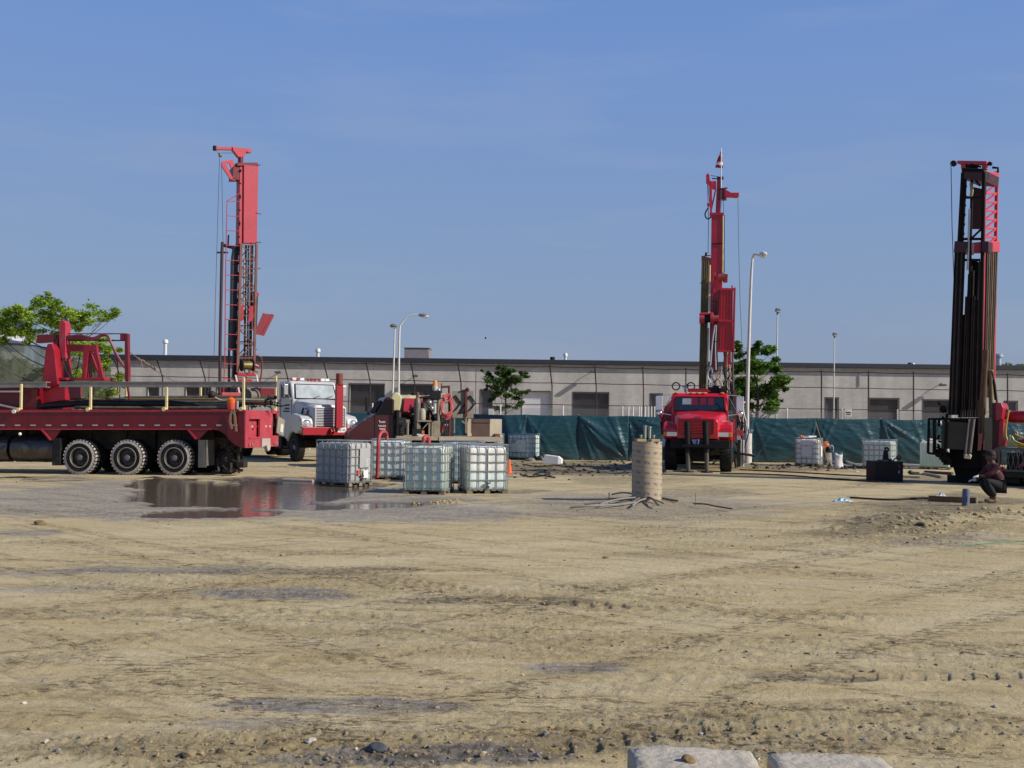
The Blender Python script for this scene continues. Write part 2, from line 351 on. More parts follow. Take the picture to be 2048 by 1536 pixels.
def build_ground():
    q=np.arange(740,21,-.85); ys=1838/q
    ys=np.concatenate([[-800,-120,-30,-6,0,1.2],ys,[95,115,150,220,400,900,3500]])
    u=np.arange(-.60,.6001,.0013); u=np.concatenate([[-60,-20,-6,-3,-1.6,-1,-.75,-.66],u,[.66,.75,1,1.6,3,6,20,60]])
    X=np.outer(np.maximum(ys,2.4),u); Y=np.repeat(ys[:,None],len(u),1)
    rs=np.repeat(np.gradient(ys)[:,None],len(u),1); rs=np.abs(rs)
    z,pud,gre,dk,rm,trk,st=height(X,Y,rs,True)
    far=(Y>88)|(Y<2.4)|(np.abs(X)>Y*.62+.5); z=np.where(far,0,z)
    n,m=X.shape; idx=np.arange(n*m).reshape(n,m)
    F=np.stack([idx[:-1,:-1],idx[:-1,1:],idx[1:,1:],idx[1:,:-1]],-1).reshape(-1,4)
    me=bpy.data.meshes.new('ground'); me.vertices.add(n*m); me.vertices.foreach_set('co',np.stack([X,Y,z],-1).astype(np.float32).ravel())
    me.loops.add(F.size); me.loops.foreach_set('vertex_index',F.ravel().astype(np.int32))
    me.polygons.add(len(F)); me.polygons.foreach_set('loop_start',np.arange(0,F.size,4,dtype=np.int32))
    me.polygons.foreach_set('use_smooth',np.ones(len(F),bool)); me.update(calc_edges=True)
    a=me.attributes.new('masks','FLOAT_COLOR','POINT')
    a.data.foreach_set('color',np.stack([gre,dk,np.clip(pud*1.3,0,1),np.clip(rm*.6+trk*.7,0,1)],-1).astype(np.float32).ravel())
    mt=bpy.data.materials.new('mud_ground'); mt.use_nodes=True; n=mt.node_tree; N=n.nodes.new; K=n.links.new
    b=n.nodes['Principled BSDF']; b.inputs['Specular IOR Level'].default_value=.25
    at=N('ShaderNodeAttribute'); at.attribute_name='masks'; sp=N('ShaderNodeSeparateColor'); K(at.outputs['Color'],sp.inputs[0])
    geo=N('ShaderNodeNewGeometry')
    def nz(sc,det=6,mapsc=None,rough=.6,rot=0.0,off=0.0):
        z=N('ShaderNodeTexNoise'); z.inputs['Scale'].default_value=sc; z.inputs['Detail'].default_value=det; z.inputs['Roughness'].default_value=rough
        if mapsc:
            mr_=N('ShaderNodeMapping'); mr_.inputs['Rotation'].default_value=(0,0,rot); K(geo.outputs['Position'],mr_.inputs[0]); mq=N('ShaderNodeMapping'); mq.inputs['Scale'].default_value=mapsc; mq.inputs['Location'].default_value=(off,off*1.3,0); K(mr_.outputs[0],mq.inputs[0]); K(mq.outputs[0],z.inputs['Vector'])
        else: K(geo.outputs['Position'],z.inputs['Vector'])
        return z.outputs[0]
    def mr(i,lo,hi,a=0,c=1):
        r=N('ShaderNodeMapRange'); r.inputs[1].default_value=lo; r.inputs[2].default_value=hi; r.inputs[3].default_value=a; r.inputs[4].default_value=c; K(i,r.inputs[0]); return r.outputs[0]
    def mix(f,a,c,bt='MIX'):
        x=N('ShaderNodeMixRGB'); x.blend_type=bt
        for i,vv in ((0,f),(1,a),(2,c)):
            if isinstance(vv,(float,int)): x.inputs[i].default_value=vv
            elif isinstance(vv,tuple): x.inputs[i].default_value=(*vv,1)
            else: K(vv,x.inputs[i])
        return x.outputs[0]
    def mth(op,a,c):
        x=N('ShaderNodeMath'); x.operation=op
        for i,vv in ((0,a),(1,c)):
            if isinstance(vv,(float,int)): x.inputs[i].default_value=vv
            else: K(vv,x.inputs[i])
        x.use_clamp=False; return x.outputs[0]
    tan=mix(mr(nz(.45,5,(.6,1.6,1)),.35,.65),(.45,.348,.174),(.55,.446,.246))
    tan=mix(mr(nz(1.0,6,(.5,3.5,1)),.45,.7),tan,(.58,.49,.31))
    c=mix(mr(nz(3.5,7,(.5,2.4,1),.7),.52,.66,0,.55),tan,(.25,.185,.105)); c=mix(mr(nz(1.6,7,(.2,2.6,1),.72,.7,4),.54,.66,0,.6),c,(.27,.20,.115)); c=mix(mr(nz(.5,4,(.12,1.6,1),.6,-.7,9),.5,.62,0,.5),c,(.60,.50,.31))
    gf=mth('MULTIPLY',sp.outputs[0],mr(nz(3.0,6,(.6,1.6,1),.65),.35,.62,.35,1))
    c=mix(gf,c,mix(mr(nz(14,5),.4,.65),(.19,.18,.175),(.38,.36,.345)))
    df=mth('MULTIPLY',sp.outputs[1],mr(nz(4.0,7,(.6,1.8,1),.7),.38,.6,.1,.95))
    c=mix(df,c,mix(mr(nz(11,5),.4,.65),(.085,.075,.065),(.20,.165,.12)))
    c=mix(mr(at.outputs['Alpha'],.35,1,0,.25),c,(.24,.18,.10))
    crumb=mr(nz(13,8,(.55,1.3,1),.85),.50,.545)
    for rot_,off_,lo in ((.75,0,.54),(-.8,7,.54),(.12,19,.565)):
        pm=mr(nz(.62,6,(.16,3.0,1),.62,rot_,off_),lo,lo+.07)
        c=mix(mth('MULTIPLY',mth('MULTIPLY',pm,crumb),.85),c,(.12,.085,.045))
    c=mix(mth('MULTIPLY',mr(sp.outputs[1],.25,.8),mth('MULTIPLY',crumb,.8)),c,(.07,.058,.04))
    c=mix(mth('MULTIPLY',mr(sp.outputs[0],.25,.7),mth('MULTIPLY',mr(nz(12,8,(.6,1.5,1),.8),.52,.60),.65)),c,(.10,.10,.105))
    c=mix(mth('MULTIPLY',mr(nz(17,8,(.5,1.5,1),.85,.3,3),.585,.625),.75),c,(.14,.10,.055)); c=mix(mth('MULTIPLY',mr(nz(22,6,None,.85,.3,8),.60,.65),.5),c,(.70,.61,.44))
    c=mix(mth('MULTIPLY',mth('MULTIPLY',mr(at.outputs['Alpha'],.35,1),crumb),.35),c,(.13,.10,.06))
    # pebbles and small dark crumbs
    vo=N('ShaderNodeTexVoronoi'); vo.inputs['Scale'].default_value=28; K(geo.outputs['Position'],vo.inputs['Vector'])
    vr=N('ShaderNodeTexWhiteNoise'); K(vo.outputs['Color'],vr.inputs[0])
    peb=mth('MULTIPLY',mr(vo.outputs['Distance'],.16,.26,1,0),mr(vr.outputs['Value'],.86,.9))
    c=mix(mth('MULTIPLY',peb,.8),c,mix(mr(nz(40,2),.45,.55),(.13,.10,.07),(.62,.56,.44)))
    wet=mr(sp.outputs[2],.05,.55); c=mix(wet,c,(.11,.095,.08))
    K(c,b.inputs['Base Color']); K(mr(sp.outputs[2],.1,.7,.92,.35),b.inputs['Roughness'])
    bp=N('ShaderNodeBump'); bp.inputs['Strength'].default_value=.9; bp.inputs['Distance'].default_value=.03
    K(mth('ADD',mth('MULTIPLY',nz(14,9,None,.78),mr(at.outputs['Alpha'],.0,.6,.7,2.2)),mth('ADD',mth('MULTIPLY',peb,.35),mth('MULTIPLY',nz(55,4),.25))),bp.inputs['Height']); K(bp.outputs[0],b.inputs['Normal'])
    me.materials.append(mt)
    o=bpy.data.objects.new('ground',me); COL.objects.link(o); o['kind']='structure'
    return mt
GM=build_ground()
def gz(x,y):
    a=np.array([[x]],float); b=np.array([[y]],float); return float(height(a,b,np.array([[.3]]))[0,0])
def build_water():
    mb=MB(); P=[G(x,y,WATER) for x,y in ((225,962),(330,950),(640,950),(860,955),(900,1000),(830,1040),(450,1055),(220,1050),(215,1000))]
    mb.add(P,[tuple(range(len(P)))])
    m=bpy.data.materials.new('puddle_water'); m.use_nodes=True; n=m.node_tree; b=n.nodes['Principled BSDF']
    b.inputs['Base Color'].default_value=(.13,.10,.07,1); b.inputs['Roughness'].default_value=.11; b.inputs['IOR'].default_value=1.33
    z=n.nodes.new('ShaderNodeTexNoise'); z.inputs['Scale'].default_value=5; z.inputs['Detail'].default_value=2
    g=n.nodes.new('ShaderNodeNewGeometry'); bp=n.nodes.new('ShaderNodeBump'); bp.inputs['Strength'].default_value=.12; bp.inputs['Distance'].default_value=.05
    n.links.new(g.outputs['Position'],z.inputs['Vector']); n.links.new(z.outputs[0],bp.inputs['Height']); n.links.new(bp.outputs[0],b.inputs['Normal'])
    mb.build('puddle_water',m,kind='structure',fix=False)
build_water()
def build_clods():
    rng=np.random.default_rng(3); n=6000
    px=rng.uniform(-60,2108,n*3); q=rng.uniform(0,1,n*3)**.75; py=880+q*680
    inv=[G(a,b) for a,b in zip(px,py)]; x=np.array([p.x for p in inv]); y=np.array([p.y for p in inv])
    z,pud,gre,dk,rm,trk,st=height(x[None],y[None],np.full((1,len(x)),.1),True)
    pr=np.clip(rm[0]*.32+dk[0]*.6+.02,0,1)*(pud[0]<.1); keep=(rng.uniform(0,1,len(x))<pr)&(y<60)&(y>3); z=z[0]
    idx=np.where(keep)[0][:n]
    ico=bmesh.new(); bmesh.ops.create_icosphere(ico,subdivisions=1,radius=1); V=np.array([v.co[:] for v in ico.verts]); Fc=np.array([[v.index for v in f.verts] for f in ico.faces]); ico.free()
    vs=[];fs=[];ms=[]
    for k,i in enumerate(idx):
        s=.004+.014*rng.uniform()**3.5; s*=min(1.9,1+y[i]/28)
        if rng.uniform()<.02: s*=1.7
        J=V*(1+rng.uniform(-.35,.35,(len(V),1)))*np.array([1,rng.uniform(.6,1),rng.uniform(.4,.75)])*s
        a=rng.uniform(0,6.28); c,d=math.cos(a),math.sin(a); J=np.stack([J[:,0]*c-J[:,1]*d,J[:,0]*d+J[:,1]*c,J[:,2]],1)
        vs.append(J+[x[i],y[i],z[i]+s*.15]); fs.append(Fc+k*len(V)); t=rng.uniform()
        ms+= [0 if t<.86 else (1 if t<.97 else 2)]*len(Fc)
    mb=MB(); me=bpy.data.meshes.new('mud_clods'); me.from_pydata(np.concatenate(vs).tolist(),[],np.concatenate(fs).tolist())
    for m in (M('mud_clod',(.29,.22,.125),.95,var=.35,scale=9),M('grey_gravel',(.22,.21,.20),.9,var=.4,scale=9),M('pale_pebble',(.52,.47,.38),.85,var=.2)): me.materials.append(m)
    me.polygons.foreach_set('material_index',ms); me.update()
    o=bpy.data.objects.new('mud_clods',me); COL.objects.link(o); tag(o,'loose crumbs of mud and gravel strewn over the yard','clods',kind='stuff')
build_clods()
# ---------------- warehouse ----------------
DB=85.0
def brick():
    m=M('pale_block_wall',(.50,.478,.455),.9,var=.10,scale=.6,dirt=.0)
    n=m.node_tree; N=n.nodes.new; K=n.links.new; b=n.nodes['Principled BSDF']
    src=b.inputs['Base Color'].links[0].from_socket
    tc=N('ShaderNodeTexCoord'); sx=N('ShaderNodeSeparateXYZ'); cx=N('ShaderNodeCombineXYZ'); K(tc.outputs['Object'],sx.inputs[0]); K(sx.outputs[0],cx.inputs[0]); K(sx.outputs[2],cx.inputs[1])
    br=N('ShaderNodeTexBrick'); br.inputs['Scale'].default_value=1; br.inputs['Brick Width'].default_value=.4; br.inputs['Row Height'].default_value=.2; br.inputs['Mortar Size'].default_value=.012
    br.inputs['Color1'].default_value=(.93,.93,.93,1); br.inputs['Color2'].default_value=(1.05,1.04,1.03,1); br.inputs['Mortar'].default_value=(.86,.86,.86,1); K(cx.outputs[0],br.inputs['Vector'])
    st=N('ShaderNodeTexNoise'); st.inputs['Scale'].default_value=1; st.inputs['Detail'].default_value=5; mq=N('ShaderNodeMapping'); mq.inputs['Scale'].default_value=(.9,.9,.08); K(tc.outputs['Object'],mq.inputs[0]); K(mq.outputs[0],st.inputs['Vector'])
    r=N('ShaderNodeMapRange'); r.inputs[1].default_value=.35; r.inputs[2].default_value=.65; r.inputs[3].default_value=.86; r.inputs[4].default_value=1.08; K(st.outputs[0],r.inputs[0])
    x=N('ShaderNodeMixRGB'); x.blend_type='MULTIPLY'; x.inputs[0].default_value=1; K(src,x.inputs[1]); K(br.outputs['Color'],x.inputs[2])
    y=N('ShaderNodeMixRGB'); y.blend_type='MULTIPLY'; y.inputs[0].default_value=1; K(x.outputs[0],y.inputs[1]); K(r.outputs[0],y.inputs[2]); K(y.outputs[0],b.inputs['Base Color'])
    return m
BR=brick()
def build_warehouse():
    T=Fr('warehouse','long low pale block warehouse with dark roof edge and loading docks','building',(0,DB,0))
    P=lambda px,py: T.hit(px,py,1,0.0)
    x0=P(196,760).x; x1=P(2600,760).x; zt=P(1024,728).z
    ops=[] # openings x0,x1,ztop
    raw=[(296,317,775,'door'),(372,421,775,'dock'),(435,492,776,'dock'),(700,768,769,'dock'),(800,866,770,'dock'),(962,984,781,'door'),(1045,1100,784,'white'),(1147,1217,786,'dock'),
         (1302,1324,789,'door'),(1405,1470,791,'dock'),(1652,1676,797,'door'),(1739,1797,798,'dock'),(1847,1900,801,'dock'),(2010,2034,804,'door'),(2100,2160,806,'dock')]
    for a,b,y,k in raw: ops.append((P(a,y).x,P(b,y).x,P(a,y).z,k))
    mb=MB(); c=x0
    zs=.95
    for a,b,z,k in ops:
        mb.b2((c,0,-.3),(a,.3,zt)); mb.b2((a,0,z),(b,.3,zt)); 
        if k!='door': mb.b2((a,0,-.3),(b,.3,zs))
        c=b
    mb.b2((c,0,-.3),(x1,.3,zt)); mb.b2((x0,.3,-.3),(x0+.3,30,zt)); mb.b2((x1-.3,.3,-.3),(x1,30,zt))
    mb.b2((x0,30,-.3),(x1,30.3,zt)); mb.build('wall',BR,T)
    mb=MB(); mb.b2((x0-.35,-.35,zt),(x1+.35,30.6,zt+.36)); mb.build('roof',M('dark_roof_edge',(.022,.025,.04),.6,var=.2),T,bevel=.03)
    mb=MB(); mb.b2((x0,-.06,zt-.32),(x1,-.005,zt-.003)); mb.build('cornice',M('pale_trim',(.40,.38,.37),.8),T)
    dk=M('dock_door_dark',(.03,.028,.032),.5,var=.4); dw=M('dock_door_white',(.62,.62,.66),.5,var=.05); db=M('steel_door_grey',(.065,.07,.09),.5,var=.2)
    fr=M('dark_door_frame',(.05,.05,.055),.6)
    for i,(a,b,z,k) in enumerate(ops):
        mb=MB(); mb.m=0
        zb = 0 if k=='door' else zs
        mb.b2((a,.24,zb),(b,.28,z))
        if k!='door':
            for j in range(1,6):
                zz=zb+(z-zb)*j/6; mb.b2((a,.225,zz-.02),(b,.238,zz+.02))
        o=mb.build('door' if k=='door' else 'dock_door',{'door':db,'dock':dk,'white':dw}[k],T)
        mb=MB(); t=.07; mb.b2((a-t,-.03,zb),(a-.002,.2,z+t)); mb.b2((b+.002,-.03,zb),(b+t,.2,z+t)); mb.b2((a-t,-.03,z+.002),(b+t,.2,z+t+.04)); mb.build('frame',fr,o)
        if k=='dock':
            for xx in (a+.15,b-.4): mb=MB(); mb.b2((xx,-.18,.45),(xx+.25,-.004,.9)); mb.build('bumper',RUB(),o)
    # wall lamps under little arms
    for px,py in ((832,752),(1184,744),(1878,770),(560,745)):
        p=P(px,py); mb=MB(); mb.tube(smooth([p+Vector((0,0,0)),p+Vector((0,-.35,.12)),p+Vector((0,-.6,.02))],4),.035,6)
        mb.box(p+Vector((0,-.75,-.03)),(.42,.5,.16)); mb.build('wall_lamp',M('bronze_lamp',(.10,.085,.07),.5),T,bevel=.02)
    for px in (418,952,1515): 
        p=P(px,760); mb=MB(); mb.b2((p.x-.015,-.012,0),(p.x+.015,-.002,zt-.33)); mb.build('expansion_joint',M('joint',(.10,.09,.09),.9),T)
    p=P(1737,760)
    p=P(1755-38,748); mb=MB(); mb.b2((p.x,-.08,zt-1.4),(p.x+.1,-.002,zt-.33)); mb.build('downpipe',M('pale_pipe',(.33,.31,.30),.7),T)
    p=P(606,730); mb=MB(); mb.b2((p.x-.4,-.03,p.z-.25),(p.x+.4,-.002,p.z+.25)); mb.m=1
    for i,q in enumerate((-.22,.0,.2)): mb.tube([p+Vector((q,-.04,-.1)),p+Vector((q+.05,-.04,.1))],.025,5)
    mb.build('number_plate',[M('plate_white',(.5,.5,.52)),BLK()],T)
    # rooftop things, one part each
    zr=zt+.36
    def vent(px,pt,r,m,name='vent_pipe',y=6,cap=True):
        p=T.hit(px,pt,1,y); mb=MB(); mb.cyl((p.x,y,zr),(p.x,y,p.z),r,10)
        if cap: mb.lathe([(0,.0),(r*1.6,.0),(r*1.6,.22),(r*1.2,.3),(0,.3)],(p.x,y,p.z-.1),(0,0,1),10)
        mb.build(name,m,T)
    wg=M('white_flue',(.68,.68,.66),.4)
    vent(331,684,.14,wg); vent(636,702,.13,wg); vent(1131,711,.11,wg); vent(1105,714,.2,BLK(),'vent_stub',4,False); vent(1997,712,.24,GALV(),y=10); vent(1826,731,.1,wg); vent(1820,730,.12,BLK(),y=6.5)
    a=T.hit(809,696,1,10); b=T.hit(858,696,1,10); mb=MB(); mb.b2((a.x,10,zr+.1),(b.x,12.5,a.z)); mb.box(((a.x+b.x)/2,11.25,a.z+.03),(b.x-a.x+.15,2.65,.07)); 
    for xx in (a.x+.3,b.x-.3): mb.b2((xx-.1,10.1,zr-.01),(xx+.1,12.3,zr+.1))
    mb.build('air_handling_box',M('hvac_box',(.25,.22,.22),.6),T,bevel=.02)
    a=T.hit(958,716,1,4); mb=MB(); mb.b2((a.x,4,zr),(a.x+.9,5,zr+.22)); mb.build('roof_curb',M('brown_curb',(.12,.08,.07),.8),T)
build_warehouse()
def build_office():
    T=Fr('office_building','blue banded office block far behind the left hand tree','building',(0,170,0))
    P=lambda px,py: T.hit(px,py,1,0.0)
    a=P(-420,700).x; b=P(-55,700).x
    rows=[(618,650,M('blue_cladding',(.04,.07,.24),.4)),(650,668,M('white_cladding',(.50,.51,.56),.6)),(668,692,M('tinted_windows',(.05,.06,.11),.15)),(692,712,M('grey_cladding',(.20,.21,.22),.7)),(712,900,M('grey_base',(.13,.13,.11),.8))]
    for i,(t,u,m) in enumerate(rows):
        mb=MB(); z1=P(0,t).z; z0=max(P(0,u).z,-.3) if i<4 else -.3
        mb.b2((a,0,z0+.002),(b,18,z1)); 
        mb.build('parapet' if i==0 else ('window_band' if i==2 else 'wall'),m,T)
    mb=MB()
    for k in range(7):
        x=b-2-k*5; mb.b2((x,-.12,P(0,646).z),(x+1.6,-.01,P(0,624).z))
    mb.build('cladding_panel',M('dark_blue_panel',(.02,.035,.15),.4),T)
build_office()

# ---------------- trees ----------------
def leafmat(name,col,col2):
    if name in MATS: return MATS[name]
    m=bpy.data.materials.new(name); m.use_nodes=True; n=m.node_tree; N=n.nodes.new; K=n.links.new
    b=n.nodes['Principled BSDF']; b.inputs['Roughness'].default_value=.55; b.inputs['Specular IOR Level'].default_value=.3
    at=N('ShaderNodeAttribute'); at.attribute_name='lv'
    x=N('ShaderNodeMixRGB'); x.inputs[1].default_value=(*col,1); x.inputs[2].default_value=(*col2,1); K(at.outputs['Fac'],x.inputs[0]); K(x.outputs[0],b.inputs['Base Color'])
    t=N('ShaderNodeBsdfTranslucent'); K(x.outputs[0],t.inputs[0]); ms=N('ShaderNodeMixShader'); ms.inputs[0].default_value=.35
    K(b.outputs[0],ms.inputs[1]); K(t.outputs[0],ms.inputs[2]); K(ms.outputs[0],n.nodes['Material Output'].inputs[0]); MATS[name]=m; return m
def tree(name,label,D,px,base_py,clumps,mat,leaf=.12,per=60,trunk_r=.14,seed=1,group=None,cat='tree',bark=(.08,.06,.045),limb_from=.45,yspread=1.0,tier=0.5,swell=1.25):
    """clumps: (px,py,r_px) of the leafy masses seen in the crown; each is given its own depth"""
    rng=random.Random(seed); b=W(px,base_py,D); T=Fr(name,label,cat,(b.x,D,0),0,group); s=FPX/D
    C=[]
    for cx,cy,cr in clumps:
        p=T.loc(W(cx,cy,D)); 
        C.append((Vector((p.x,rng.uniform(-1,1)*yspread*(.4+cr/s*1.5),p.z)),cr/s*swell))
    top=max(c[0].z for c in C); mb=MB(); lx=rng.uniform(-.1,.1)
    trunk=[Vector((0,0,-.2)),Vector((lx*.5,0,top*.3)),Vector((lx,0,top*.6)),Vector((C[-1][0].x*.3,0,top*.92))]
    tp=smooth(trunk,5); rs=[trunk_r*(1-.85*i/(len(tp)-1)) for i in range(len(tp))]; mb.tube(tp,rs,9)
    for c,r in C:
        zt=max(.25*top, c.z-abs(c.x)*.55-rng.uniform(.2,.8)); zt=min(zt,top*.88); k=min(range(len(tp)),key=lambda i:abs(tp[i].z-zt))
        a=tp[k]; mid=a.lerp(c,.55)+Vector((0,0,-.1*(c-a).length)); P=smooth([a,mid,c],4); r0=max(.02,rs[k]*.5)
        mb.tube(P,[r0*(1-.8*i/(len(P)-1)) for i in range(len(P))],6)
        for j in range(5):
            e=c+Vector((rng.gauss(0,r*.5),rng.gauss(0,r*.5),rng.gauss(0,r*.3))); mb.tube([c.lerp(a,rng.uniform(0,.3)),e],[r0*.3,.008],4)
    mb.build('trunk',M('bark',bark,.9,var=.4,scale=6,bump=.6),T)
    vs=[];fs=[];lv=[]
    for c,r in C:
        n=int(per*3.2*(r/.5)**1.6)+20
        # sub-clumps give lighter and darker tufts with gaps
        subs=[]
        for j in range(max(4,int(9*r))):
            d=Vector((rng.gauss(0,1),rng.gauss(0,1),rng.gauss(0,1)*tier)).normalized()*(r*rng.uniform(.35,1.0)); subs.append((c+Vector((d.x,d.y,d.z*(.55+tier*.5))),r*rng.uniform(.22,.42),rng.uniform(0,1)))
        for j in range(n):
            sc,sr,tone=rng.choice(subs); p=sc+Vector((rng.gauss(0,sr*.6),rng.gauss(0,sr*.6),rng.gauss(0,sr*.35)))
            nrm=Vector((rng.gauss(0,.7),rng.gauss(0,.7),1)).normalized(); u=nrm.orthogonal().normalized(); a=rng.uniform(0,6.28)
            v=nrm.cross(u); U=u*math.cos(a)+v*math.sin(a); V=nrm.cross(U); l=leaf*rng.uniform(.6,1.3); wd=l*rng.uniform(.4,.6)
            o=len(vs); vs += [p-U*l,p+V*wd-nrm*l*.15,p+U*l,p-V*wd-nrm*l*.15]; fs.append((o,o+1,o+2,o+3)); lv+= [min(1,max(0,tone*.6+rng.uniform(0,.4)))]*4
    me=bpy.data.meshes.new('crown'); me.from_pydata([tuple(v) for v in vs],[],fs); me.materials.append(mat)
    at=me.attributes.new('lv','FLOAT','POINT'); at.data.foreach_set('value',lv); me.update()
    o=bpy.data.objects.new('crown',me); COL.objects.link(o); o.parent=T.o
    return T
lf1=leafmat('locust_leaves',(.15,.27,.03),(.42,.55,.07))
tree('honey_locust_tree','spreading bright green tree behind the red flatbed truck',66,118,900,
  [(30,640,26),(60,625,24),(95,603,18),(105,640,30),(140,620,24),(170,628,24),(205,622,18),(228,624,9),(20,665,24),(60,668,26),(100,672,26),(145,652,26),(185,650,22),(20,685,22),(215,640,10),(150,682,24),(195,675,14),(60,612,14),(88,594,9),(170,700,20),(215,695,20),(235,700,9),(190,730,20),(225,755,16),(205,785,18),(170,760,20),(235,770,10),(120,700,22),(-20,650,30),(-40,680,30),(200,720,14),(160,800,16)],lf1,leaf=.105,per=120,trunk_r=.16,seed=4,yspread=1.4,tier=.5,swell=1.22)
lf2=leafmat('young_tree_leaves',(.035,.085,.02),(.11,.19,.045))
tree('young_tree','small thin tree behind the dark green tarp fence',66,1008,900,
  [(1005,745,14),(1020,755,16),(990,762,16),(1012,775,20),(1035,758,12),(1052,752,8),(975,748,8),(965,742,3),(1000,790,16),(1025,795,16),(1045,785,9),(1058,781,5),(985,800,8),(1015,815,14),(1035,808,10),(1000,735,8),(1022,742,9),(980,775,10),(995,815,9),(1007,760,15),(1046,747,7),(983,755,8),(1003,768,14)],lf2,leaf=.10,per=110,trunk_r=.07,seed=9,yspread=.7,tier=.5)
lf3=leafmat('dense_tree_leaves',(.038,.10,.015),(.16,.30,.04))
tree('bushy_tree','dense dark green bushy tree directly behind the tall concrete lamp post',62,1512,900,
  [(1475,700,14),(1480,730,22),(1512,700,20),(1530,712,22),(1505,735,26),(1540,740,20),(1550,765,20),(1520,770,28),(1480,770,26),(1495,795,26),(1530,795,26),(1556,790,14),(1560,772,11),(1470,800,22),(1512,688,10),(1500,715,20),(1540,815,18),(1500,820,22),(1470,690,8),(1460,740,18),(1553,805,9),(1455,780,22)],lf3,leaf=.13,per=170,trunk_r=.15,seed=12,yspread=1.2,tier=.9,swell=1.02)
for k,(p,lb) in enumerate([([(1992,740,16),(2008,735,14),(1985,742,9),(2000,728,8),(2016,742,8)],'dark tree top rising over the roof beside the silver flue'),([(2032,742,10),(2045,738,10),(2060,740,14),(2080,735,18)],'lower tree top over the roof at the right edge')]):
    tree('distant_tree',lb,135,p[0][0]+6,900,p,lf3,leaf=.28,per=60,trunk_r=.25,seed=20+k,group='trees beyond the warehouse',yspread=1,tier=.8)
# hedge seen through the screen netting on the left
rngh=random.Random(5)
for k,(px,top) in enumerate(((-30,722),(40,730),(100,738),(150,735))):
    tree('hedge_shrub',['brown green shrub behind the netting at the left edge','brown green shrub behind the netting left of the red gantry','dark shrub behind the red gantry on the flatbed','low dark shrub right of the gantry base'][k],74,px,900,
      [(px+rngh.uniform(-35,35),rngh.uniform(top,top+60),20) for _ in range(14)],leafmat('hedge_leaves',(.06,.065,.03),(.15,.14,.06)),leaf=.16,per=60,trunk_r=.1,seed=31+k,group='shrubs beyond the netting',cat='shrub',tier=.8)

# ---------------- tall netting fence ----------------
def netmat(name,al,col):
    m=bpy.data.materials.new(name); m.use_nodes=True; n=m.node_tree; N=n.nodes.new; K=n.links.new; b=n.nodes['Principled BSDF']
    b.inputs['Base Color'].default_value=(*col,1); b.inputs['Roughness'].default_value=.8
    nz=N('ShaderNodeTexNoise'); nz.inputs['Scale'].default_value=.8; nz.inputs['Detail'].default_value=5; tc=N('ShaderNodeTexCoord'); mp=N('ShaderNodeMapping'); mp.inputs['Rotation'].default_value=(0,.6,0); mp.inputs['Scale'].default_value=(3,3,.5); K(tc.outputs['Object'],mp.inputs[0]); K(mp.outputs[0],nz.inputs['Vector'])
    r=N('ShaderNodeMapRange'); r.inputs[1].default_value=.35; r.inputs[2].default_value=.65; r.inputs[3].default_value=al*.7; r.inputs[4].default_value=al*1.2; K(nz.outputs[0],r.inputs[0]); K(r.outputs[0],b.inputs['Alpha']); return m
